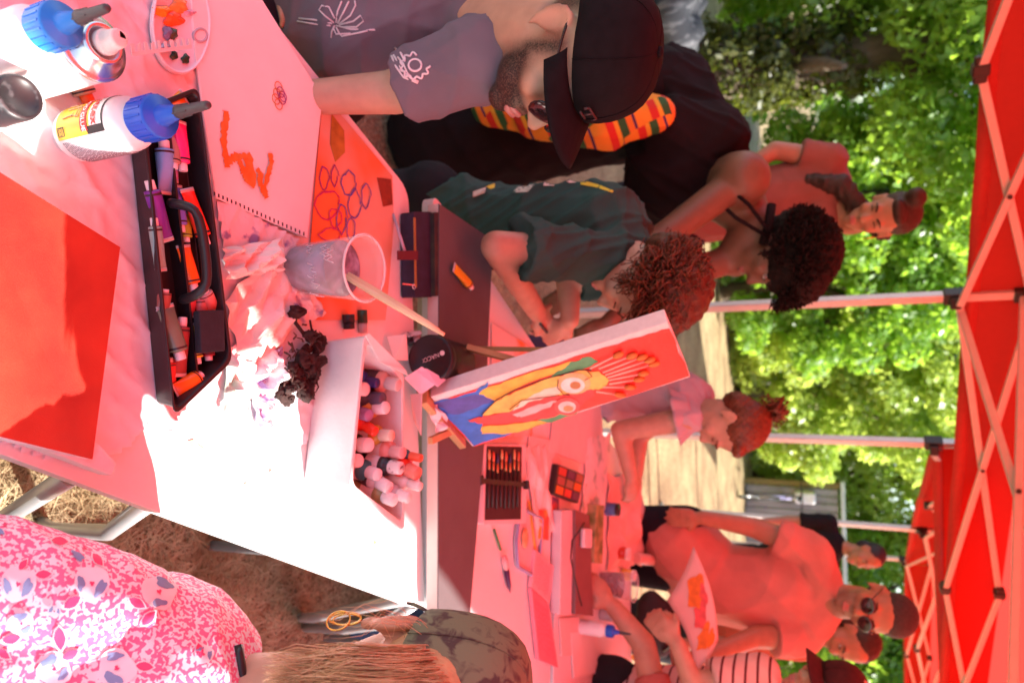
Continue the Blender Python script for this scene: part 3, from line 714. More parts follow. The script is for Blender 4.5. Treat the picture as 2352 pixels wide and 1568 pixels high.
# ---- palette, plastic comb
def palette():
    zz = T1+.009; c = PZ(415,55,zz); ex = (PZ(415,140,zz)-PZ(415,-40,zz))/2; ey = (PZ(482,55,zz)-PZ(350,55,zz))/2
    t = thing('paint_palette', 'white oval palette smeared with orange, yellow and green paint at the left edge', 'palette', c)
    def el(u, a, o=V((0,0,0))): return c + ex*(math.cos(a)*u*1.28)+ey*(math.sin(a)*u) + o
    n = 40; rings = [(1.0,-.002),(1.02,.004),(1.0,.006),(.96,.005),(.93,.001),(.0,.001)]
    mb = MB(); vs = [el(u, 2*math.pi*j/n, V((0,0,z_))) for u, z_ in rings for j in range(n)]
    fs = [(i*n+j, i*n+(j+1)%n, (i+1)*n+(j+1)%n, (i+1)*n+j) for i in range(len(rings)-1) for j in range(n)]
    mb.add(vs, fs, 0, True); mb.build('dish', mat('palette_plastic', (.80,.78,.80), .3, .02), t)
    hp = PZ(460,82,zz+.003)
    mb = MB(); mb.tube([hp+ex*(.17*math.cos(a))+ey*(.24*math.sin(a)) for a in [2*math.pi*i/20 for i in range(21)]], .0022, 6, cap=False); mb.build('thumb_hole', mat('palette_edge', (.45,.40,.44), .3), t)
    mb = MB(); mb.lathe([(0,.0015),(.17*ex.length,.0015)], 20, Matrix.Translation(flat(hp, zz))); mb.build('thumb_opening', M_sheet, t)
    rn = random.Random(2)
    for (x, y, rx, ry, col) in ((372,25,.14,.32,(.80,.32,.02)),(400,45,.2,.34,(.80,.13,.02)),(412,15,.24,.3,(.78,.30,.06)),(385,75,.18,.16,(.16,.18,.30)),(398,78,.16,.16,(.05,.08,.04)),(400,128,.12,.13,(.015,.05,.02)),(426,136,.13,.15,(.008,.06,.025)),(436,30,.08,.25,(.6,.4,.5)),(380,110,.1,.2,(.5,.5,.6))):
        p = PZ(x,y,zz+.002); mb = MB(); k = 22
        pts = [p+ex*(rx*math.cos(a)*(1+.18*math.sin(3*a+x)))+ey*(ry*math.sin(a)*(1+.2*math.sin(5*a+y))) for a in [2*math.pi*i/k for i in range(k)]]
        mb.add([p+V((0,0,.0035))]+[lerp(q,p,.45)+V((0,0,.0028+.001*rn.random())) for q in pts]+pts, [(0,1+i,1+(i+1)%k) for i in range(k)]+[(1+i,1+k+i,1+k+(i+1)%k,1+(i+1)%k) for i in range(k)], 0, True)
        mb.build('paint_blob', mat('wet_paint_%d_%d'%(x,y), col, .2, .3, 120, bump=.4, bscale=200, bdist=.003), t)
palette()
mb = MB(); cz = T1+.016; a = PZ(303,130,cz); b_ = PZ(440,112,cz); up_ = PZ(437,88,cz)-b_; n = 10
mb.prism([a, b_, b_+up_*.35, a+up_*.35], .0012)
for i in range(n):
    u = i/(n-1)*.95+.02; p = lerp(a,b_,u)+up_*.3; d = (b_-a)*.022; mb.prism([p-d+V((0,0,.00005*i)), p+d+V((0,0,.00005*i)), p+d*(1.6 if i%3==0 else 1)+up_*(.75+.1*math.sin(i*2)), p-d+up_*(.72+.1*math.cos(i*3))], .0012)
solo(mb, 'plastic_comb', mat('comb_card', (.78,.70,.66), .6, .05), 'torn comb toothed card strip lying across the palette', 'card strip')

# ---- sketchbook sheet, drawings
zp = T1+.0085
mb = MB(); mb.prism(Q([(736,236),(702,548),(492,455),(445,130),(430,-60),(560,-60),(716,190)], zp), .004)
t = thing('sketchbook', 'open white sketchbook page with an orange brush drawing and perforated edge', 'sketchbook', PZ(600,300,zp)); mb.build('pages', M_paper, t, bevel=.001)
def stroke(pts, z, w, m, parent, name='brush_stroke', seed=1):
    rn = random.Random(seed); mb = MB(); pts = [PZ(x,y,z) for x,y in pts]; L = []; Rr = []
    fine = []
    for i in range(len(pts)-1):
        for k in range(5): fine.append(lerp(pts[i],pts[i+1],k/5))
    fine.append(pts[-1])
    for i, p in enumerate(fine):
        d = fine[min(i+1,len(fine)-1)]-fine[max(i-1,0)]; s_ = V((-d.y,d.x,0)).normalized(); k = w*(.55+.6*rn.random())
        L.append(p+s_*k); Rr.append(p-s_*k*(.6+.6*rn.random()))
    n_ = len(L)
    L = [p+V((0,0,.00002*i)) for i, p in enumerate(L)]; Rr = [p+V((0,0,.00002*i)) for i, p in enumerate(Rr)]; mb.add(L+Rr, [(i,i+1,n_+i+1,n_+i) for i in range(n_-1)], 0, False); return mb.build(name, m, parent)
M_or = mat('orange_paint', (.70,.16,.015), .6, col2=(.62,.24,.05), scale=60); M_pur = mat('purple_ink', (.28,.03,.22), .7); M_blu = mat('blue_ink', (.12,.10,.45), .7); M_mag = mat('magenta_ink', (.45,.02,.16), .7)
zs = zp+.0052
for i, (pts, w_) in enumerate([([(518,255),(520,270),(514,300),(514,330),(518,365),(522,385)],.006),([(522,372),(535,365),(545,358),(552,378),(560,395),(566,408)],.007),([(566,360),(572,365),(568,380),(580,400),(572,425)],.010),([(590,388),(598,400),(596,420),(606,440),(612,455)],.006),([(612,455),(608,430),(616,400),(624,375),(620,352)],.005),([(548,360),(562,357),(575,365)],.004)]):
    stroke(pts, zs+.0003*i, w_, M_or, t, seed=i)
mb = MB()
for i in range(22):
    u = i/21; p = PZ(493+u*205, 449+u*92, zs-.0006); q = PZ(493+u*205, 441+u*92, zs-.0006); mb.bar(p, q, .0022, .0006)
mb.build('perforation', mat('slot_shadow', (.05,.03,.04), .9), t)
for i, (x, y) in enumerate([(640,200),(645,212),(637,215),(648,228),(640,240),(650,222),(634,228)]):
    mb = MB(); p = PZ(x,y,zs); mb.tube([p+V((.008*math.cos(a),.008*math.sin(a),0)) for a in [2*math.pi*k/12 for k in range(13)]], .0007, 4, cap=False); mb.build('pencil_petal', M_pur if i%2 else M_or, t)
# orange poster sheet behind it
def poster(pts, z, m, label, marks):
    t = thing('drawing_sheet', label, 'drawing', flat(sum(Q(pts,z),V((0,0,0)))/len(pts), z)); mb = MB(); mb.prism(Q(pts,z), .0015); mb.build('paper', m, t)
    for i, (pl, w_, m_) in enumerate(marks): stroke(pl, z+.0022+.00015*i, w_, m_, t, 'drawn_line', i)
    return t
M_orsheet = mat('orange_sheet', (.66,.40,.30), .7, col2=(.74,.20,.05), scale=4.5, detail=3, thr=(.42,.6))
ml = []
rn = random.Random(6)
for i, (cx_, cy_, rx, ry, m_) in enumerate([(752,470,28,32,M_mag),(745,410,10,26,M_pur),(768,405,8,22,M_pur),(800,420,16,28,M_blu),(815,470,14,34,M_blu),(785,500,12,34,M_blu),(840,450,10,26,M_blu),(770,500,14,22,M_mag),(760,540,26,16,M_mag),(805,525,10,24,M_blu)]):
    ml.append(([(cx_+rx*math.cos(a)*(.8+.4*rn.random()), cy_+ry*math.sin(a)*(.8+.4*rn.random())) for a in [2*math.pi*k/12 for k in range(13)]], .0016, m_))
poster([(738,242),(770,250),(900,405),(903,520),(884,735),(708,735),(712,560)], T1+.0025, M_orsheet, 'orange sheet with purple and blue flower drawings beyond the sketchbook', ml)
mb = MB(); mb.prism(Q([(762,262),(790,300),(792,350),(770,372),(758,330)], T1+.0048), .0004); o = mb.build('ochre_stain', mat('ochre_paint', (.38,.20,.03), .6, .3, 40), bpy.data.objects['drawing_sheet'])
mb = MB(); mb.prism(Q([(866,408),(898,412),(902,470),(880,475)], T1+.0048), .0004); mb.build('dark_stain', mat('brown_red_paint', (.22,.03,.01), .5, .4, 40), bpy.data.objects['drawing_sheet'])
# painted tissue papers between the tray and the sketchbook
M_splat = mat('splattered_tissue', (.74,.70,.70), .8, col2=(.24,.22,.42), scale=28, detail=5, thr=(.54,.62), bump=.3, bscale=80, bdist=.004)
sheet('painted_tissue', Q([(490,455),(540,470),(690,550),(660,600),(610,560),(560,590),(515,600),(500,540)], T1+.008), T1+.008, .008, M_splat, 'blue and grey stained tissue along the sketchbook edge', 'tissue', .004, 3)

# ---- crumpled paper
def crumple(name, corners, z, h, m, label, seed, n=34, cat='paper'):
    """paper with sharp creases: planar facets meeting in ridges, ragged outline"""
    rng = random.Random(seed); q = Q(corners, z); n = 34
    fol = [(rng.uniform(0,6.28), rng.uniform(1.2,3.6), rng.uniform(0,1), rng.uniform(.4,1.)) for _ in range(6)]
    def tri(t): return abs((t % 1.)*2-1)
    def fn(u, v):
        ru = u+.05*tri(v*3.1+seed)*(1 if u > .5 else -1); rv = v+.05*tri(u*2.7+seed*.3)*(1 if v > .5 else -1)
        p = lerp(lerp(q[0],q[1],ru), lerp(q[3],q[2],ru), rv); z_ = 0
        for (a, f, c, k) in fol: z_ += k*tri((math.cos(a)*u+math.sin(a)*v)*f+c)
        z_ = max(0, z_/len(fol)*2.4-.55); e = min(1, min(u,1-u,v,1-v)*4+.25)
        p.z += .002 + h*z_*e; return p
    mb = MB(); mb.grid(fn, n, n, 0, False); return solo(mb, name, m, label, cat, solid=.0005)
M_ppaint = mat('paper_pale_paint', (.80,.74,.68), .8, col2=(.70,.60,.54), scale=8, bump=.1, bscale=30)
M_pmix = mat('paper_mixed_paint', (.80,.78,.80), .8, col2=(.38,.34,.58), scale=22, detail=6, thr=(.50,.62)); M_pgreen = mat('paper_green_paint', (.80,.79,.77), .8, col2=(.30,.50,.42), scale=16, detail=5, thr=(.52,.66))
crumple('crumpled_paper', [(515,690),(640,560),(680,745),(560,860)], Z1+.002, .032, M_ppaint, 'large cream coloured crumpled paper right of the tray', 21)
crumple('crumpled_paper', [(508,572),(640,552),(642,620),(520,640)], Z1+.012, .036, M_ppaint, 'folded cream napkin leaning against the plastic cup', 22)
crumple('crumpled_paper', [(520,800),(570,790),(600,900),(510,945)], Z1+.002, .030, M_pgreen, 'white and green smeared crumpled paper at the tray corner', 23)
crumple('crumpled_paper', [(560,830),(640,800),(668,905),(600,930)], Z1+.002, .030, M_pmix, 'crumpled tissue with violet and grey paint beside the dried flowers', 24)
crumple('crumpled_paper', [(575,905),(640,900),(612,1000),(590,985)], Z1+.002, .02, M_pmix, 'small violet stained tissue in the sunlight', 25)
crumple('crumpled_paper', [(640,660),(700,650),(745,720),(690,745)], Z1+.001, .014, M_splat, 'pink and grey stained paper beside the cup foot', 26)

# ---- plastic cups with brush water
def cup(loc, rb, rt, h, lvl, label, tilt=0, wcol=(.13,.12,.17)):
    t = thing('plastic_cup', label, 'cup', loc, 'clear cups of brush water'); M = Matrix.Translation(loc) @ Matrix.Rotation(tilt,4,'Y')
    rl = rb+(rt-rb)*lvl
    mb = MB(); mb.lathe([(0,.001),(rb-.003,.001),(rb,.004),(rb+(rt-rb)*.86,h*.86),(rt-.0025,h*.87),(rt-.001,h-.003),(rt+.0018,h-.002),(rt+.0022,h+.0005),(rt,h+.002),(rt-.002,h)], 40, M)
    mb.build('wall', mat('clear_plastic', (.85,.85,.87), .12, .02, alpha=.26, spec=.7), t)
    mb = MB(); mb.lathe([(0,.004),(rb-.003,.005),(rl-.0035,h*lvl),(rl*.9,h*lvl-.001),(0,h*lvl-.001)], 36, M)
    mb.build('brush_water', mat('murky_water%d'%round(wcol[0]*100), wcol, .25, col2=tuple(min(1,c*2.4) for c in wcol), scale=16, detail=7, distort=1.5), t)
    mb = MB(); rn = random.Random(8)
    for i in range(7):
        a0 = R(-150+rn.uniform(0,120)); z_ = h*rn.uniform(.25,.75); pts = []
        for k in range(9): pts.append(M @ V(((rb+(rt-rb)*z_/h+.001)*math.cos(a0+k*.06), (rb+(rt-rb)*z_/h+.001)*math.sin(a0+k*.06), z_+.006*math.sin(k*1.7+i)+k*.0012)))
        mb.tube(pts, .0007, 4)
    mb.build('scribble', mat('scratch_white', (.75,.72,.78), .6), t)
    mb = MB(); mb.tube([M @ V(((rt+.001)*math.cos(a),(rt+.001)*math.sin(a),h)) for a in [2*math.pi*i/40 for i in range(41)]], .0022, 6, cap=False); mb.build('rim', mat('clear_rim', (.85,.83,.85), .2, .02, alpha=.55), t)
    return t
c0 = PZ(648,615,T1); cl0 = (c0.x, c0.y+.03, T1+.004)
cup(cl0, .040, .051, .136, .68, 'clear plastic cup of grey brush water with pale scribbles and wooden brushes', .06)
def brush(a, b_, r, label, mt=None, grp='paint brushes'):
    a = V(a); b_ = V(b_); t = thing('paint_brush', label, 'paint brush', a, grp); mb = MB(); mb.tube([lerp(a,b_,.14), lerp(a,b_,.3), lerp(a,b_,.55), lerp(a,b_,.9), b_], [r*.7,r,r*1.15,r*.85,r*.6], 10); mb.build('handle', mt or M_wood, t)
    mb = MB(); mb.tube([lerp(a,b_,.07), lerp(a,b_,.145)], [r*.9,r*.75], 10); mb.build('ferrule', M_steel, t)
    mb = MB(); mb.tube([a, lerp(a,b_,.04), lerp(a,b_,.075)], [r*.3,r*1.0,r*.8], 8); mb.build('bristles', M_black, t)
M_hand = mat('brush_handle_wood', (.72,.55,.34), .45, .12, 20, stretch=(1,1,.3))
brush((cl0[0]-.01,cl0[1]+.0,T1+.05), PY(1020,768,.90), .0048, 'pale wooden brush standing in the cup, nearer one', M_hand)
brush((cl0[0]-.014,cl0[1]+.010,T1+.05), PY(1008,758,.905), .0048, 'pale wooden brush standing in the cup, shorter one behind', M_hand)

# ---- dark dried flower bundle
def dried():
    p0 = PZ(650,920,Z1+.01); p1 = PZ(735,760,Z1+.02); pt = PZ(682,700,Z1+.02)
    t = thing('dried_flowers', 'dark brown bundle of dried seed heads and twigs before the white box', 'dried flowers', flat(p0, Z1)); md = mat('dried_brown', (.030,.014,.012), .9, .4, 70, bump=.8, bscale=160, bdist=.004)
    rn = random.Random(12)
    def head(c, r):
        mb = MB(); mb.ell(c, (r*rn.uniform(.7,1.2),r*rn.uniform(.8,1.6),r*.7), None, 14, 10)
        for i, v in enumerate(mb.v):
            q = V(v)-c; mb.v[i] = tuple(c+q*(1+rn.uniform(-.38,.30)))
        mb.build('seed_head', md, t)
    head(PZ(682,715,Z1+.018), .012)
    for (x, y) in ((650,905),(668,895),(700,893),(712,870),(655,870),(690,850),(720,845),(728,800),(705,800),(715,770),(680,880),(700,825),(735,785),(660,915),(708,905),(684,865),(672,845),(725,830)):
        head(PZ(x,y,Z1+.014+rn.uniform(0,.012)), rn.uniform(.010,.015))
    for i in range(44):
        x = rn.uniform(652,734); y = rn.uniform(745,900); a = PZ(x,y,Z1+.02+rn.uniform(0,.012)); e = a + V((rn.uniform(-.02,.02), rn.uniform(-.014,.014), rn.uniform(-.008,.008)))
        mb = MB(); mb.tube([a, (a+e)/2+V((0,0,.006)), e], [.0017,.0013,.0006], 5); mb.build('twig', mat('twig_brown', (.06,.022,.016), .8, .3), t)
    mb = MB(); mb.tube([PZ(682,715,Z1+.018), PZ(678,740,Z1+.015), PZ(700,770,Z1+.02)], .003, 6); mb.tube([PZ(712,735,Z1+.02), PZ(716,760,Z1+.018)], .0018, 6); mb.build('stalk', md, t)
dried()
# ---- white foam box full of paint bottles
def foam_box():
    zr = T1+.098; c4_ = [PZ(837,762,zr), PZ(802,1125,zr), PZ(930,1221,zr), PZ(928,856,zr)]
    c = sum(c4_, V((0,0,0)))/4; t = thing('foam_box', 'white foam box crammed with paint bottles in the middle of the table', 'box', flat(c, T1))
    top = round_poly([flat(p,0) for p in c4_], .016, 4); cc = flat(c,0); n = len(top)
    def rg(k, z): return [V((cc.x+(p.x-cc.x)*k, cc.y+(p.y-cc.y)*k, z)) for p in top]
    rings = [rg(.95,T1+.002), rg(1.0,zr-.002), rg(1.0,zr), rg(.90,zr), rg(.87,T1+.014)]
    vs = [v for r_ in rings for v in r_]; fs = [(i*n+j, i*n+(j+1)%n, (i+1)*n+(j+1)%n, (i+1)*n+j) for i in range(len(rings)-1) for j in range(n)]
    fs.append(tuple(range(n-1,-1,-1))); fs.append(tuple((len(rings)-1)*n+j for j in range(n)))
    mb = MB(); mb.add(vs, fs, 0, False); mb.build('box_body', mat('white_foam', (.78,.76,.75), .7, .04, 30, bump=.3, bscale=110, bdist=.003), t, bevel=.004)
    mb = MB(); mb.prism([PZ(838,770,zr+.002), PZ(845,765,zr+.004), PZ(930,850,zr+.02), PZ(935,862,zr+.03), PZ(870,830,zr+.006)], .002); mb.build('torn_flap', M_paper, t)
foam_box()
def paint_bottle(top, lean, r, h, col, label, capc=None, capr=.62, clear=False):
    top = V(top); d = V(lean).normalized(); base = top-d*h; t = thing('paint_bottle', label, 'paint bottle', base, 'paint bottles in the foam box')
    S, T = basis(d); M = Matrix(((S.x,T.x,d.x,base.x),(S.y,T.y,d.y,base.y),(S.z,T.z,d.z,base.z),(0,0,0,1)))
    hb = h*.76
    mb = MB(); mb.lathe([(0,0),(r*.92,0),(r,.003),(r,hb*.86),(r*.9,hb*.94),(r*capr*.85,hb),(r*capr*.85,hb+.004)], 22, M)
    mb.build('body', mat('bottle_'+'_'.join('%d'%round(c*100) for c in col), col, .28, .1, 20, spec=.6), t)
    mb = MB(); mb.lathe([(r*capr,hb+.001),(r*capr*1.02,hb+.004),(r*capr*.94,h-.001),(r*capr*.86,h),(0,h)], 22, M); mb.build('cap', capc or M_cap, t)
    mb = MB(); mb.lathe([(r*1.012,hb*.42),(r*1.012,hb*.80)], 22, M); mb.build('label_band', mat('bottle_label_%d'%(int(col[0]*7)%3), [(.75,.72,.72),(.05,.04,.05),(.70,.55,.5)][int(col[0]*7)%3], .45, .06), t)
zB = T1+.112
BT = [((840,894),(.05,-.3,1),.020,(.70,.30,.28),'pale pink bottle at the near left corner of the foam box',None,.9),
 ((868,880),(.2,.1,1),.019,(.03,.04,.30),'dark blue bottle with shiny cap in the foam box',mat('navy_cap',(.02,.02,.16),.15),.7),
 ((916,885),(.3,.2,1),.021,(.62,.40,.34),'tall clear bottle with black label at the back left of the box',mat('frost_cap',(.6,.5,.5),.3),.8),
 ((848,954),(.2,-.4,.9),.018,(.22,.14,.34),'violet bottle leaning over the near rim of the foam box',mat('violet_cap',(.30,.22,.45),.4),.9),
 ((880,915),(.0,.0,1),.019,(.06,.05,.08),'charcoal bottle standing behind the violet one',mat('dark_cap',(.08,.07,.12),.4),.9),
 ((887,936),(-.05,-.2,1),.020,(.65,.40,.08),'amber bottle with white cap in the middle of the box',None,.85),
 ((862,992),(.5,-.2,.8),.015,(.75,.03,.01),'bright red slim bottle near the front rim of the box',mat('red_cap',(.75,.05,.02),.35),.9),
 ((848,1021),(-.1,-.45,.9),.021,(.02,.07,.03),'dark green bottle with broad white cap at the front rim',None,.88),
 ((926,1040),(.1,-.2,1),.020,(.72,.26,.22),'coral pink bottle with pink cap in the box',mat('pink_cap',(.74,.42,.42),.4),.8),
 ((824,1057),(-.2,-.5,.9),.020,(.60,.12,.12),'rose bottle with white cap tipped over the front rim',None,.88),
 ((868,1090),(.15,-.5,.9),.020,(.04,.20,.24),'teal bottle with white cap leaning forwards in the box',None,.8),
 ((922,1075),(.1,.0,1),.020,(.02,.02,.025),'black bottle with speckled white cap in the box',mat('speckled_cap',(.75,.75,.75),.4,col2=(.12,.12,.14),scale=90,thr=(.55,.68)),.85),
 ((894,1120),(.4,-.3,.9),.018,(.60,.58,.60),'white bottle with blue stripe at the right of the box',None,.9),
 ((960,1088),(.35,-.25,.9),.021,(.78,.05,.02),'large red bottle leaning out of the right side of the box',mat('pale_red_cap',(.8,.25,.2),.4),.85),
 ((906,1150),(.35,-.25,.9),.018,(.30,.26,.10),'olive bottle with white cap at the right corner of the box',None,.9),
 ((940,1143),(.3,.0,1),.016,(.55,.50,.52),'grey white bottle behind the olive one',None,.9),
 ((968,1052),(.2,.1,1),.012,(.02,.02,.04),'thin black bottle with red cap at the back of the box',mat('coral_cap',(.8,.12,.06),.4),.9),
 ((966,1118),(.3,-.1,1),.014,(.75,.60,.60),'small clear bottle at the far right of the box',mat('clear_cap',(.8,.72,.72),.2),.9),
 ((900,1000),(.0,-.1,1),.019,(.55,.34,.03),'ochre bottle between the amber and coral ones',mat('cream_cap',(.72,.62,.5),.4),.8)]
for (x, y), ln, r_, c_, lb, cp_, cr_ in BT:
    X_ = PZ(x, y, zB).x; Yb = .918-.17*X_+.042+max(0, (x-830))/130*.075
    paint_bottle(PY(x, y, Yb), (ln[0]*.7, ln[1]*.45, ln[2]), r_*.92, .098, c_, lb, cp_, cr_*.76)

# ---- pale cards, black tin, pencil case, pens
mb = MB(); mb.prism([PY(888,772,1.10), PY(930,768,1.12), PY(934,828,1.12), PY(905,826,1.09)], (0,.006,.0)); solo(mb, 'card_stack', mat('card_orange_edge', (.80,.76,.70), .7, col2=(.75,.35,.08), scale=9, thr=(.55,.6)), 'small stack of white and orange cards behind the foam box', 'cards', bevel=.001)
crumple('crumpled_paper', [(925,765),(958,760),(962,790),(930,792)], T1+.004, .03, mat('newsprint', (.62,.60,.58), .8, col2=(.05,.05,.06), scale=28, thr=(.5,.55)), 'black and white crumpled paper beside the black tin', 31, 8)
for i, (q_, dz, lb) in enumerate(((((928,868),(968,842),(1008,876),(966,906)), 0, 'front lavender note card leaning on the black tin'), (((955,850),(978,846),(1023,872),(1004,888)), .012, 'rear lavender note card leaning on the black tin'))):
    ys = (1.10+dz,1.12+dz,1.16+dz,1.13+dz); mb = MB(); mb.prism([PY(x,y,Y) for (x,y),Y in zip(q_,ys)], (.0,.0015,.0008)); solo(mb, 'note_card', mat('lavender_card', (.72,.66,.80), .5, .04), lb, 'card', 'lavender note cards')
mb = MB(); mb.prism([PZ(942,905,T1+.06), PZ(968,903,T1+.09), PZ(966,1000,T1+.09), PZ(950,965,T1+.06)], (0,.001,.0012)); solo(mb, 'folded_leaflet', mat('rose_leaflet', (.74,.50,.50), .6, .06), 'pale pink folded leaflet between the foam box and the easel', 'leaflet')
def tin():
    a = PZ(988,822,T2+.055); d = V((.10,.93,-.20)).normalized(); r = .046; S, T = basis(d)
    M = Matrix(((S.x,T.x,d.x,a.x),(S.y,T.y,d.y,a.y),(S.z,T.z,d.z,a.z),(0,0,0,1)))
    t = thing('black_tin', 'round black tin lying with its lid and pale lettering towards the viewer', 'tin', flat(a, T2))
    mk = mat('satin_black', (.014,.010,.012), .42, .1, spec=.4)
    mb = MB(); mb.lathe([(r*.86,.012),(r*.96,.014),(r,.02),(r*1.02,.16),(0,.162)], 36, M); mb.build('body', mk, t)
    mb = MB(); mb.lathe([(0,.003),(r*.85,.003),(r*.90,0),(r*.98,0),(r*1.03,.004),(r*1.03,.022),(r,.023)], 36, M); mb.build('lid', mk, t)
    vs, fs = text_mesh('NACOS', .013); pm = mat('pale_print', (.70,.55,.55), .5)
    c = PY(997,822,a.y-.004); ax = (PY(1012,818,c.y)-PY(982,830,c.y)).normalized(); ay = d.cross(ax); ay = -ay
    mb = MB(); o_ = a - d*.0012
    mb.add([o_ - ax*(v.x+.0) - ay*v.y*1.0 - d*.0 for v in vs], fs, 0, False); mb.build('lettering', pm, t)
    mb = MB(); p = o_ + ax*.030; mb.prism([p+S*(.005*math.cos(k*.524))+T*(.005*math.sin(k*.524)) for k in range(12)], tuple(-d*.0006)); mb.build('round_logo', pm, t)
tin()
def case():
    t = thing('pencil_case', 'navy zipped pencil case lying before the drawing board', 'pencil case', PZ(955,585,T1)); q = Q([(920,490),(962,490),(965,684),(922,684)], T1+.004)
    mn = mat('navy_cloth', (.020,.018,.045), .75, .3, 40, bump=.3, bscale=250, bdist=.002)
    mb = MB(); mb.prism(round_poly(q,.006), .032); mb.build('pouch', mn, t, bevel=.007, bseg=3)
    q = Q([(960,492),(992,494),(993,682),(962,682)], T1+.006)
    mb = MB(); mb.prism(round_poly(q,.004), .040); mb.build('pouch', mat('dark_print_cloth', (.02,.016,.02), .7, col2=(.06,.05,.03), scale=22), t, bevel=.006)
    mb = MB(); mb.bar(PZ(952,500,T1+.0375), PZ(955,660,T1+.0375), .004, .003); mb.build('zip', mat('brass_zip', (.45,.30,.10), .35, metal=.6), t)
    mb = MB(); mb.bar(PZ(952,655,T1+.040), PZ(925,652,T1+.034), .003, .002); mb.tube([PZ(951,658,T1+.04)+V((.005*math.cos(a),.005*math.sin(a),0)) for a in [k*.6 for k in range(12)]], .001, 5); mb.build('zip_pull', M_steel, t)
    mb = MB(); mb.prism(Q([(912,576),(958,576),(958,597),(912,597)], T1+.0385), .002); mb.build('strap', mat('maroon_strap', (.10,.015,.025), .7), t)
case()
def stick(a, b_, r, m, name, label, cat, n=8, group=None):
    mb = MB(); mb.tube([a, b_], r, n); return solo(mb, name, m, label, cat, group)
stick(PZ(903,492,T1+.004), PZ(930,578,T1+.034), .003, mat('pale_blue_pen', (.45,.52,.66), .4), 'thin_stick', 'thin pale blue stick leaning on the pencil case', 'stick')
def marker(a, b_, r, m1, m2, label):
    a = V(a); b_ = V(b_); t = thing('marker_pen', label, 'marker', a, 'marker pens'); mb = MB(); mb.tube([a, lerp(a,b_,.55)], r, 10); mb.build('cap', m1, t); mb = MB(); mb.tube([lerp(a,b_,.55), lerp(a,b_,.97), b_], [r*.9,r*.9,r*.5], 10); mb.build('barrel', m2, t)
marker(PZ(800,722,T1+.012), PZ(802,756,T1+.012), .011, M_ink, M_ink, 'stubby black marker beside the cup on the orange sheet')
marker(PZ(832,712,T1+.010), PZ(834,766,T1+.010), .009, mat('dark_green_cap',(.01,.05,.02),.4), mat('grey_barrel',(.4,.36,.36),.4), 'marker with dark green cap behind the stubby black one')

# ---- grey drawing board along the joint of the tables
zb2 = T2+.004
t = thing('drawing_board', 'long dark grey board with pale edge lying across the table joint', 'board', PZ(1050,900,T2))
q = [PZ(1008,468,zb2+.028), PZ(1132,552,zb2+.028), PZ(1123,740,zb2+.028), PZ(1112,1018,zb2+.028), PZ(1078,1420,zb2+.028), PZ(1006,1420,zb2+.028)]
mb = MB(); mb.prism([flat(p, zb2) for p in q], .0262); mb.build('core', mat('board_core', (.62,.58,.52), .7, .06), t, bevel=.001)
mb = MB(); mb.prism([flat(p, zb2+.0265) for p in q], .002); mb.build('top_sheet', mat('board_grey', (.105,.10,.105), .65, .08, 14, bump=.08, bscale=200), t)
paint_tube(PZ(1084,662,zb2+.040), PZ(1042,612,zb2+.040), .0105, (.75,.42,.02), 'yellow ochre tube lying on the dark board', group='loose paint tubes')

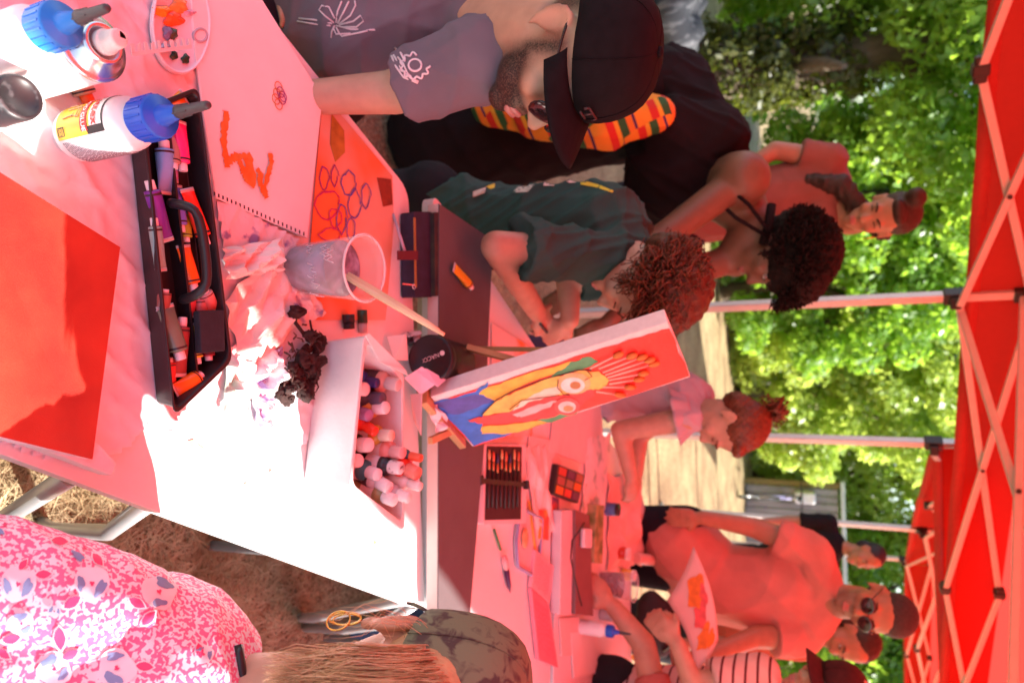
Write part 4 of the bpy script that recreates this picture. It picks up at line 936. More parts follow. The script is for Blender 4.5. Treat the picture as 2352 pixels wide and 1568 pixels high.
# ---- painting on a little table easel
def easel():
    bl, br = PZ(988,912,T2+.045), PZ(1085,1026,T2+.045)
    tl, tr = PY(1535,740,bl.y+.085), PY(1586,866,br.y+.075)
    n = (br-bl).cross(tl-bl).normalized()
    if n.y > 0: n = -n
    th = .034; te = thing('table_easel', 'small wooden table easel holding the colourful painting', 'easel', flat((bl+br)/2, T2))
    up = (tl-bl).normalized(); rt = (br-bl).normalized()
    mw = mat('easel_wood', (.46,.30,.13), .55, .2, 12)
    mb = MB(); a, b_ = bl-up*.010-rt*.01, br-up*.010-rt*.03; mb.bar(a-n*.012, b_-n*.012, .06, .016, ref=tuple(up)); mb.build('ledge', mw, te, bevel=.002)
    for k in (.15, .75):
        s = lerp(bl,br,k)-up*.004-n*.045; mb = MB(); f = flat(s-n*.01, T2+.034); mb.bar(f, lerp(tl,tr,k)-n*.050-up*.12, .018, .012); mb.build('upright', mw, te, bevel=.001)
    mb = MB(); mb.bar(PY(1223,838,bl.y+.2), PY(1071,797,bl.y+.13), .014, .010); mb.build('brace', mw, te, bevel=.001)
    mb = MB(); mb.bar(PZ(988,1012,T2+.035), PZ(1040,988,T2+.04), .014, .012); mb.build('foot', mw, te, bevel=.001)
    mb = MB(); mb.bar(lerp(tl,tr,.45)-n*.056-up*.16, flat(lerp(bl,br,.45)-n*.2, T2+.003), .014, .010); mb.build('rear_leg', mw, te)
    tp = thing('painting', 'bright painting of a two coloured face with fan of sticks on red, on the easel', 'painting', flat((bl+br)/2, bl.z))
    mb = MB(); mb.prism([bl-n*th, br-n*th, tr-n*th, tl-n*th], tuple(n*(th-.0005))); mb.build('canvas_block', mat('canvas_white', (.74,.72,.71)), tp, bevel=.002)
    k = [0]
    def zD(z): return (918.7+z[0]*.29296, 717.75+z[1]*.29296)
    def lay(poly, col, nm='paint_patch', rough=True):
        k[0] += 1; off = .0004 + .00025*k[0]; pts = []
        rn = random.Random(k[0])
        for i in range(len(poly)):
            a, b_ = poly[i], poly[(i+1)%len(poly)]; m_ = 4 if rough else 1
            for j in range(m_):
                u = j/m_; w_ = 9 if (rough and j) else 0
                pts.append((a[0]+(b_[0]-a[0])*u+rn.uniform(-w_,w_), a[1]+(b_[1]-a[1])*u+rn.uniform(-w_,w_)))
        P = [on_plane(*zD(p), bl+n*off, n) for p in pts]
        mb = MB(); tri = tessellate_polygon([P]); mb.add(P, [tuple(t_) for t_ in tri], 0, False)
        mb.build(nm, mat('art_%s'%'_'.join('%d'%round(c*100) for c in col), col, .5, .18, 40, bump=.4, bscale=120, bdist=.002), tp)
    lay([(250,712),(585,1050),(2268,498),(2112,128),(1900,190),(1500,310),(1000,470),(600,600)], (.78,.035,.022), 'red_ground')
    lay([(250,712),(590,620),(690,540),(700,640),(760,690),(650,800),(640,900),(900,935),(580,1045)], (.03,.14,.60))
    lay([(250,712),(590,640),(740,690),(560,760),(420,800)], (.07,.06,.36))
    lay([(640,610),(820,540),(1340,380),(1300,440),(900,600),(740,690),(620,640)], (.78,.48,.05))
    lay([(1340,385),(1470,345),(1555,380),(1500,420),(1250,490),(1185,500),(1300,430)], (.08,.33,.14))
    lay([(640,895),(900,868),(1150,838),(1160,860),(1000,915),(860,945),(640,950)], (.75,.46,.06))
    lay([(1070,845),(1400,760),(1390,790),(1190,860)], (.08,.33,.14))
    lay([(648,808),(700,740),(760,690),(900,620),(1100,540),(1400,455),(1560,460),(1640,530),(1610,590),(1500,610),(1400,620),(1000,700),(850,785)], (.80,.52,.10))
    lay([(530,842),(640,820),(850,780),(950,700),(1250,650),(1500,600),(1530,650),(1400,740),(1150,830),(850,870),(640,870)], (.70,.045,.05))
    lay([(880,770),(960,690),(1130,600),(1260,570),(1250,640),(1050,690)], (.80,.66,.52))
    lay([(880,800),(1050,730),(1230,690),(1180,740),(950,820)], (.78,.45,.45))
    def ring_(c, rx, ry, col, nm, m_=18): lay([(c[0]+rx*math.cos(2*math.pi*i/m_)*1.0, c[1]+ry*math.sin(2*math.pi*i/m_)) for i in range(m_)], col, nm, False)
    ring_((1365,555), 130, 85, (.74,.46,.20), 'eye_socket'); ring_((1355,570), 95, 62, (.82,.74,.70), 'eye_white'); ring_((1375,570), 42, 30, (.42,.20,.06), 'iris')
    ring_((1310,735), 100, 70, (.60,.08,.08), 'eye_socket'); ring_((1310,740), 70, 45, (.80,.60,.58), 'eye_white'); ring_((1320,752), 40, 24, (.55,.30,.12), 'iris')
    def line(pts, w_, col, nm):
        k[0] += 1; P = [on_plane(*zD(p), bl+n*(.0006+.00025*k[0]), n) for p in pts]; mb = MB(); mb.tube(P, w_, 6); mb.build(nm, mat('outline_dark', col, .6), tp)
    line([(640,800),(760,680),(900,605),(1100,530),(1400,448),(1500,450)], .0012, (.02,.02,.01), 'outline')
    line([(860,760),(950,690),(1250,648)], .0009, (.04,.03,.02), 'outline')
    line([(1240,530),(1235,590),(1280,640),(1340,650)], .0008, (.05,.03,.02), 'outline'); line([(1470,460),(1505,500),(1450,530)], .0008, (.05,.03,.02), 'outline')
    ms = mat('lolly_stick', (.72,.62,.52), .6, .08); mt_ = mat('orange_tip', (.62,.22,.05), .7, .2, 60)
    for (a, b_) in (((1490,440),(1670,350)),((1560,440),(1775,355)),((1590,470),(1855,365)),((1610,490),(1915,385)),((1625,510),(1950,415)),((1640,530),(1865,485)),((1640,560),(1830,530)),((1590,585),(1760,585)),((1540,620),(1680,640))):
        A = on_plane(*zD(a), bl+n*.006, n); B = on_plane(*zD(b_), bl+n*.006, n); mb = MB(); mb.tube([A,B], .0016, 6); mb.build('stick', ms, tp)
        e = (b_[0]+(b_[0]-a[0])/math.hypot(b_[0]-a[0],b_[1]-a[1])*95, b_[1]+(b_[1]-a[1])/math.hypot(b_[0]-a[0],b_[1]-a[1])*80); C = on_plane(*zD(e), bl+n*.006, n)
        mb = MB(); mb.tube([B, lerp(B,C,.2), lerp(B,C,.5), lerp(B,C,.8), C], [.002,.005,.0062,.005,.0015], 8); mb.build('stick_tip', mt_, tp)
easel()
crumple('crumpled_cloth', [(974,925),(990,915),(1030,985),(1000,990)], T2+.034, .03, mat('white_rag', (.74,.74,.76), .85, .06), 'crumpled white rag under the easel ledge', 33, 8, 'rag')

# ---- second table: brush case, paints, papers
def brush_case():
    z = T2+.004; t = thing('brush_case', 'open white brush case with dark lining and elastic strap on the second table', 'brush case', PZ(1145,1110,z))
    fr = Q([(1098,1020),(1196,1020),(1196,1200),(1096,1202)], z); mb = MB(); mb.prism(round_poly(fr,.006), .016); mb.build('shell', mat('case_white', (.72,.66,.68), .5, .05), t, bevel=.003)
    inn_ = Q([(1118,1024),(1198,1026),(1196,1192),(1113,1194)], z+.0165); mb = MB(); mb.prism(inn_, .001); mb.build('lining', mat('case_lining', (.045,.02,.02), .8), t)
    mb = MB(); mb.bar(PZ(1100,1103,z+.026), PZ(1212,1113,z+.026), .012, .002); mb.build('elastic_strap', M_black, t)
    for x, y in ((1103,1102),(1209,1113)):
        mb = MB(); mb.box(PZ(x,y,z+.024), (.022,.016,.014)); mb.build('strap_knob', M_black, t, bevel=.003)
    for i in range(8):
        x = 1122+i*9.6; a = PZ(x-1, 1186-4*(i%2), z+.022); b_ = PZ(x+2, 1032+5*(i%3), z+.022); tb = thing('case_brush', ['leftmost','second','third','fourth','fifth','sixth','seventh','last'][i]+' brush from the near side in the open brush case', 'paint brush', a, 'brushes in the brush case')
        mb = MB(); mb.tube([lerp(a,b_,.12), lerp(a,b_,.72)], .0026, 7); mb.build('handle', mat('dark_handle', (.03,.012,.012), .3), tb)
        mb = MB(); mb.tube([lerp(a,b_,.70), lerp(a,b_,.85)], .0032, 7); mb.build('ferrule', mat('copper_ferrule', (.6,.22,.08), .3, metal=.5), tb)
        mb = MB(); mb.tube([lerp(a,b_,.85), lerp(a,b_,.93), b_], [.0034,.0042,.0022], 7); mb.build('bristles', mat('bristle_%d'%(i%3), [(.75,.35,.15),(.7,.12,.05),(.06,.03,.08)][i%3], .7), tb)
brush_case()
def flatbox(name, corners, z, h, m, label, cat, bevel=.002): mb = MB(); mb.prism([flat(p,z) for p in Q(corners, z+h)], h); return solo(mb, name, m, label, cat, bevel=bevel)
M_pp = mat('pinkish_paper', (.76,.66,.62), .75, .05)
flatbox('drawing_paper', [(1130,742),(1225,800),(1230,900),(1222,1000),(1128,1010)], T2+.003, .0015, mat('orange_wash_paper', (.78,.66,.60), .7, col2=(.78,.24,.05), scale=7, thr=(.5,.64)), 'paper with orange paint wash the boy leans over', 'drawing', 0)
flatbox('white_paper', [(1278,890),(1382,905),(1385,1010),(1360,1070),(1262,1035)], T2+.004, .002, M_pp, 'blank paper sheet between the easel and the girl', 'paper', 0)
flatbox('white_paper', [(1215,1000),(1262,1010),(1290,1060),(1275,1150),(1240,1160),(1210,1100)], T2+.003, .002, M_pp, 'wrinkled paper right of the brush case', 'paper', 0)
crumple('crumpled_paper', [(1205,1030),(1250,1030),(1268,1215),(1232,1250)], T2+.004, .02, M_pp, 'twisted pinkish paper wrapper beside the brush case', 41, 10)
def paintbox():
    z = T2+.006; t = thing('paint_box', 'black box of square paint pans beside the girl', 'paint box', PZ(1312,1110,z)); q = Q([(1282,1065),(1345,1090),(1330,1156),(1272,1134)], z+.02)
    mb = MB(); mb.prism([flat(p,z) for p in q], .018); mb.build('box_body', M_black, t, bevel=.003)
    for i in range(3):
        for j in range(3):
            u0, u1, v0, v1 = .06+i*.31, .32+i*.31, .06+j*.31, .32+j*.31
            def pt(u, v): return lerp(lerp(q[0],q[1],u), lerp(q[3],q[2],u), v)
            mb = MB(); mb.prism([flat(pt(u,v), z+.0178) for u,v in ((u0,v0),(u1,v0),(u1,v1),(u0,v1))], .002); mb.build('paint_pan', mat('pan_%d'%((i*3+j)%5), [(.5,.05,.03),(.35,.10,.08),(.6,.15,.02),(.12,.03,.10),(.30,.16,.10)][(i*3+j)%5], .5), t)
paintbox()
crumple('painted_paper', [(1350,1010),(1400,1000),(1388,1165),(1335,1175)], T2+.004, .012, M_pgreen, 'shiny painted paper sheet before the girl', 42, 10)
def blue_tray():
    z = T2+.003; t = thing('plastic_dish', 'translucent blue rimmed plastic dish on the second table', 'dish', PZ(1205,1240,z)); q = round_poly(Q([(1190,1165),(1240,1190),(1232,1300),(1222,1322),(1183,1300),(1180,1240)], z), .012)
    mb = MB(); mb.prism(q, .003); mb.build('base', mat('lid_clear', (.70,.60,.62), .2, .04), t)
    mb = MB(); mb.tube([p+V((0,0,.008)) for p in q]+[q[0]+V((0,0,.008))], .005, 6, cap=False); mb.build('rim', mat('lid_blue', (.30,.32,.50), .2), t)
    mb = MB(); mb.ell(PZ(1206,1235,z+.008), (.028,.02,.006)); mb.build('paint_puddle', mat('peach_puddle', (.8,.38,.18), .3, .3, 60), t)
blue_tray()
def craft_pen():
    a = PZ(1158,1277,T2+.012); b_ = PZ(1172,1360,T2+.008); t = thing('craft_knife', 'dark purple pointed pen with pink end on the bare table', 'pen', a); mb = MB(); mb.tube([lerp(a,b_,.35), lerp(a,b_,.8), b_], [.008,.006,.001], 8); mb.build('blade', mat('purple_pen', (.06,.02,.09), .4), t); mb = MB(); mb.tube([a, lerp(a,b_,.12), lerp(a,b_,.36)], [.006,.009,.007], 8); mb.build('grip', mat('pink_grip', (.75,.4,.4), .4), t)
craft_pen()
def booklet(c, z, m, label, seed):
    t = thing('booklet', label, 'booklet', flat(Q(c,z)[0], z), 'pink booklets'); mb = MB(); q = Q(c, z+.012); mb.prism([flat(p,z) for p in q], .012); mb.build('cover', m, t, bevel=.001); rn = random.Random(seed)
    mb = MB()
    for i in range(7):
        u = .14+.11*i; v = .12
        while v < .85:
            w_ = rn.uniform(.03,.09); a = lerp(lerp(q[0],q[1],u), lerp(q[3],q[2],u), v); b_ = lerp(lerp(q[0],q[1],u), lerp(q[3],q[2],u), min(.9,v+w_)); mb.bar(flat(a,z+.0126), flat(b_,z+.0126), .003, .0006); v += w_+.03
    mb.build('printed_lines', mat('faint_print', (.55,.14,.2), .6), t)
booklet([(1231,1262),(1272,1300),(1262,1386),(1221,1348)], T2+.004, mat('pink_cover', (.78,.42,.46), .5, .05), 'pale pink printed booklet nearer the girl', 1)
booklet([(1221,1350),(1261,1388),(1282,1532),(1238,1514)], T2+.004, mat('rose_cover', (.72,.22,.28), .5, .05), 'deeper pink printed booklet next to the camouflage cap', 2)
flatbox('colour_print', [(1268,1140),(1284,1145),(1284,1400),(1270,1380)], T2+.003, .003, mat('colour_print', (.55,.05,.04), .5, col2=(.10,.06,.22), scale=14, thr=(.45,.6)), 'glossy red and violet printed sheet between booklets and white board', 'print', 0)
flatbox('white_board', [(1290,1172),(1318,1170),(1312,1412),(1286,1410)], T2+.004, .030, mat('board_pale', (.66,.56,.58), .6, .05), 'pale slab like box standing before the maroon case', 'box')
flatbox('document_case', [(1322,1170),(1354,1182),(1363,1414),(1322,1410)], T2+.004, .040, mat('maroon_case', (.20,.09,.09), .6, .08), 'flat maroon case with a black cable over it', 'case')
mb = MB(); mb.tube([PZ(x,y,T2+.056) for x,y in ((1342,1200),(1328,1222),(1314,1240),(1311,1280),(1318,1320),(1328,1358),(1336,1390))], .0028, 6); solo(mb, 'cable', M_black, 'thin black cable looped over the maroon case', 'cable')
flatbox('eraser', [(1343,1213),(1361,1214),(1360,1258),(1342,1257)], T2+.046, .014, mat('eraser_white', (.76,.62,.64), .5), 'white rounded eraser lying on the maroon case', 'eraser', .004)
flatbox('folding_ruler', [(1370,1158),(1388,1160),(1384,1294),(1364,1292)], T2+.004, .034, mat('mossy_green', (.12,.20,.04), .6, col2=(.45,.38,.18), scale=22), 'green and tan patterned box along the maroon case', 'box')
crumple('pink_towel', [(1396,1095),(1470,1100),(1484,1290),(1398,1300)], T3+.004, .05, mat('peach_towel', (.74,.52,.46), .9, .1, 12, bump=.3, bscale=40), 'crumpled peach coloured towel at the far side of the table', 43, 16, 'towel')
cup((*PZ(1378,1337,T3).xy, T3+.002), .040, .050, .125, .62, 'second clear cup with purple brush water in front of the man in red', 0, (.10,.05,.09))
b3 = PZ(1330,1437,T3)
glue_bottle((b3.x, b3.y, T3+.002), 'small glue bottle with blue cap on the far right of the table', .80, full=False)
def tub():
    b_ = PZ(1478,1222,T3); M = Matrix.Translation((b_.x, b_.y+.05, T3+.002)); t = thing('paper_tub', 'white tub with cardboard base and small yellow label on the far table', 'tub', (b_.x, b_.y+.05, T3+.002)); r, h = .068, .155
    mb = MB(); mb.lathe([(0,0),(r*.92,0),(r*.94,h*.38)], 32, M); mb.build('card_base', mat('kraft_card', (.42,.25,.10), .8, .08), t)
    mb = MB(); mb.lathe([(r*.94,h*.381),(r,h*.94),(r*1.04,h*.95),(r*1.04,h),(r*.98,h),(r*.96,h*.5)], 32, M); mb.build('wall', mat('tub_white', (.66,.60,.68), .4, .04), t)
    def pan(a0, a1, z0, z1, m_, nm): mb = MB(); mb.grid(lambda u, v: M @ V(((r*1.0+.002)*math.cos(R(a0+(a1-a0)*u)), (r*1.0+.002)*math.sin(R(a0+(a1-a0)*u)), z0+(z1-z0)*v)), 8, 2); mb.build(nm, m_, t)
    pan(-85,-45,h*.60,h*.74,M_yel,'yellow_label'); pan(-118,-100,h*.45,h*.72,mat('indigo_mark',(.08,.05,.25),.5),'blue_mark'); pan(-130,-122,h*.5,h*.66,mat('indigo_mark',(.08,.05,.25),.5),'blue_mark'); pan(-80,-50,h*.46,h*.52,mat('indigo_mark',(.08,.05,.25),.5),'blue_mark')
tub()
def peach_bottle():
    a = PZ(1462,1282,T3+.03); b_ = PZ(1545,1290,T3+.08); t = thing('squeeze_bottle', 'peach squeeze bottle leaning against the white tub', 'bottle', a); mp = mat('peach_plastic', (.72,.45,.38), .4, .06)
    mb = MB(); mb.tube([a, lerp(a,b_,.05), lerp(a,b_,.6), lerp(a,b_,.72)], [.02,.024,.024,.012], 14); mb.build('body', mp, t); mb = MB(); mb.tube([lerp(a,b_,.70), b_], [.016,.013], 12); mb.build('cap', mat('peach_cap', (.76,.6,.56), .4), t)
peach_bottle()
def bag():
    c = PZ(1455,1430,T3); t = thing('black_bag', 'soft black bag standing at the far end of the table', 'bag', (c.x, c.y+.02, T3+.002)); mb = MB(); mb.ell((c.x,c.y+.02,T3+.085), (.135,.07,.088), None, 24, 14)
    for i, v in enumerate(mb.v): q_ = V(v); q_.x += .006*math.sin(q_.z*60); q_.z = max(T3+.003, q_.z+.008*math.sin(q_.x*45)); mb.v[i] = tuple(q_)
    mb.build('bag_body', mat('black_nylon', (.018,.012,.014), .7, .2, bump=.4, bscale=30), t)
    mb = MB(); mb.tube([(c.x-.08,c.y-.03,T3+.13),(c.x-.04,c.y-.05,T3+.17),(c.x+.04,c.y-.05,T3+.17),(c.x+.08,c.y-.03,T3+.13)], .007, 6); mb.build('strap', M_black, t)
bag()
flatbox('white_paper', [(1312,1452),(1372,1448),(1372,1545),(1318,1556)], T3+.003, .004, M_paper, 'sunlit white papers at the right edge of the far table', 'paper', 0)
marker(PZ(1456,1508,T3+.03), PZ(1500,1526,T3+.03), .011, M_yel, M_red, 'yellow and red marker beside the black bag')

# ---- more clutter at the far end
def jar(x, y, r, h, col, capc, label):
    b = PZ(x, y, T3+.002); M = Matrix.Translation((b.x, b.y, T3+.002)); t = thing('paint_jar', label, 'jar', (b.x, b.y, T3+.002), 'jars on the far table')
    mb = MB(); mb.lathe([(0,0),(r*.95,0),(r,.004),(r,h*.72),(r*.9,h*.78)], 24, M); mb.build('glass', mat('jar_%d_%d'%(round(col[0]*100),round(col[2]*100)), col, .25, .1), t)
    mb = MB(); mb.lathe([(r*.94,h*.78),(r*.96,h*.8),(r*.96,h),(0,h)], 24, M); mb.build('lid', capc, t)
jar(1412,1268,.024,.06,(.60,.06,.03),M_cap,'small red paint jar with white lid between towel and second cup')
jar(1428,1318,.022,.055,(.70,.45,.05),M_cap,'small yellow paint jar beside the second cup')
jar(1392,1168,.024,.05,(.08,.16,.40),M_black,'small blue paint jar with black lid near the peach towel')
jar(1380,1408,.022,.055,(.55,.50,.52),M_cap,'pale paint jar next to the small glue bottle')
flatbox('white_paper', [(1285,1420),(1330,1415),(1345,1500),(1290,1505)], T2+.003, .003, M_pp, 'pinkish paper sheet under the small glue bottle', 'paper', 0)
flatbox('paint_swatch', [(1240,1170),(1262,1172),(1260,1240),(1238,1236)], T2+.010, .003, mat('swatch', (.60,.10,.06), .5, col2=(.75,.35,.06), scale=16, thr=(.45,.55)), 'red and orange painted swatch card beside the blue rimmed dish', 'card', 0)
stick(PZ(1215,1150,T2+.008), PZ(1240,1345,T2+.008), .004, mat('yellow_pencil', (.70,.42,.05), .4), 'pencil', 'yellow pencil lying along the pink booklets', 'pencil')
stick(PZ(1135,1215,T2+.006), PZ(1150,1262,T2+.006), .0035, mat('green_pencil', (.05,.22,.08), .4), 'pencil', 'short green pencil on the bare second table', 'pencil')
# ================================================================== PEOPLE
def J(x, y, Y): return PY(x, y, Y)
def JA(x, y, z): return CP + ray(x, y)*z
def cap_(a, b, ra, rb=None, side=None, fl=1.): return ('c', V(a), V(b), ra, ra if rb is None else rb, side, fl)
def cone_(a, b, ra, rb=None): return ('k', V(a), V(b), ra, ra if rb is None else rb, None, 1.)
def ell_(c, r, M=None): return ('e', V(c), r, M)
def prims_mesh(prims):
    mb = MB()
    for p in prims:
        if p[0] == 'e': mb.ell(p[1], p[2], p[3], 16, 10)
        else:
            _, a, b, ra, rb, side, fl = p; d = b-a; L = max(d.length, 1e-4); d = d/L
            pts = []; rs = []
            if p[0] == 'c':
                for i in range(1, 5): t = math.pi/2*(1-i/5); pts.append(a - d*ra*math.sin(t)); rs.append(ra*math.cos(t))
            pts += [a, lerp(a,b,.5), b]; rs += [ra, (ra+rb)/2, rb]
            if p[0] == 'c':
                for i in range(1, 5): t = math.pi/2*(i/5); pts.append(b + d*rb*math.sin(t)); rs.append(rb*math.cos(t))
            mb.tube(pts, rs, 14, ref=side, sq=(1, fl))
    return mb
def blob(name, prims, m, parent, voxel=.007, smooth=6, fac=.5, noise=None, attr=None):
    mb = prims_mesh(prims); tmp = bpy.data.objects.new('tmp', mb.mesh('tmp', m)); COL.objects.link(tmp)
    r = tmp.modifiers.new('r', 'REMESH'); r.mode = 'VOXEL'; r.voxel_size = voxel; r.use_smooth_shade = True
    s = tmp.modifiers.new('s', 'SMOOTH'); s.factor = fac; s.iterations = smooth
    me = bpy.data.meshes.new_from_object(tmp.evaluated_get(deps())); old = tmp.data
    bpy.data.objects.remove(tmp); bpy.data.meshes.remove(old)
    n = len(me.vertices); co = np.empty(n*3); me.vertices.foreach_get('co', co); co = co.reshape(-1,3)
    if noise is not None: nr = np.empty(n*3); me.vertices.foreach_get('normal', nr); co = co + nr.reshape(-1,3)*noise(co)[:,None]
    if attr is not None: at = me.attributes.new('tint', 'FLOAT', 'POINT'); at.data.foreach_set('value', attr(co))
    co_w = co.copy(); co = co - np.array(ORG[parent.name]); me.vertices.foreach_set('co', co.ravel())
    me.materials.clear(); me.materials.append(m); me.polygons.foreach_set('use_smooth', [True]*len(me.polygons)); me.update()
    o = bpy.data.objects.new(name, me); COL.objects.link(o); o.parent = parent; ORG[o.name] = ORG[parent.name]
    BVH[o.name] = BVHTree.FromPolygons([tuple(c) for c in co_w], [tuple(p.vertices) for p in me.polygons])
    return o
BVH = {}
def folds(amp, f, seed, d=(1,.6,.3)):
    rg = np.random.default_rng(seed); D = [rg.normal(size=3) for _ in range(5)]; ph = rg.uniform(0,6.28,5)
    def fn(co):
        s = np.zeros(len(co))
        for k in range(5):
            v = D[k]/np.linalg.norm(D[k]); w_ = D[(k+1)%5]
            s += (1-np.abs(np.sin(co@v*f*(.6+.3*k)+ph[k]+.8*np.sin(co@w_*f*.35))))**2.5
        return amp*(s/5*2-.5)
    return fn
def decal(polys, target, w_, m, parent, name, off=.0015):
    """lines printed on a garment, laid on its surface"""
    b = BVH[target.name]; mb = MB()
    for pl in polys:
        pts = []
        for (x, y) in pl:
            d = ray(x, y).normalized(); h = b.ray_cast(CP, d)
            if h[0] is not None: pts.append(h[0] - d*off)
        if len(pts) > 1: mb.tube(pts, w_, 5)
    if mb.v: return mb.build(name, m, parent)
def skin_mat(name, col, tint=None):
    m = mat(name, col, .5, .10, 30, bump=.08, bscale=220, bdist=.002, spec=.4)
    p = m.node_tree.nodes['Principled BSDF']; p.inputs['Subsurface Weight'].default_value = .08; p.inputs['Subsurface Radius'].default_value = (.012,.005,.003); p.inputs['Subsurface Scale'].default_value = .5
    if tint:
        nt = m.node_tree; L = nt.links; rp = nt.nodes[m['_col']]
        at = _n(nt, 'ShaderNodeAttribute', attribute_name='tint'); nz = _n(nt, 'ShaderNodeTexNoise'); nz.inputs['Scale'].default_value = 420; tc = _n(nt, 'ShaderNodeTexCoord'); L.new(tc.outputs['Object'], nz.inputs[0])
        mu = _n(nt, 'ShaderNodeMath', operation='MULTIPLY_ADD'); mu.inputs[1].default_value = .8; mu.inputs[2].default_value = .6; L.new(nz.outputs['Fac'], mu.inputs[0])
        m2 = _n(nt, 'ShaderNodeMath', operation='MULTIPLY', use_clamp=True); L.new(at.outputs['Fac'], m2.inputs[0]); L.new(mu.outputs[0], m2.inputs[1])
        mx = _n(nt, 'ShaderNodeMix', data_type='RGBA'); L.new(m2.outputs[0], mx.inputs[0]); L.new(rp.outputs[0], mx.inputs[6]); mx.inputs[7].default_value = c4(tint); L.new(mx.outputs[2], p.inputs['Base Color'])
    return m
def cloth_mat(name, col, var=.1, **k):
    return mat(name, col, .85, var, 10, bump=.35, bscale=26, bdist=.006, spec=.15, **k)

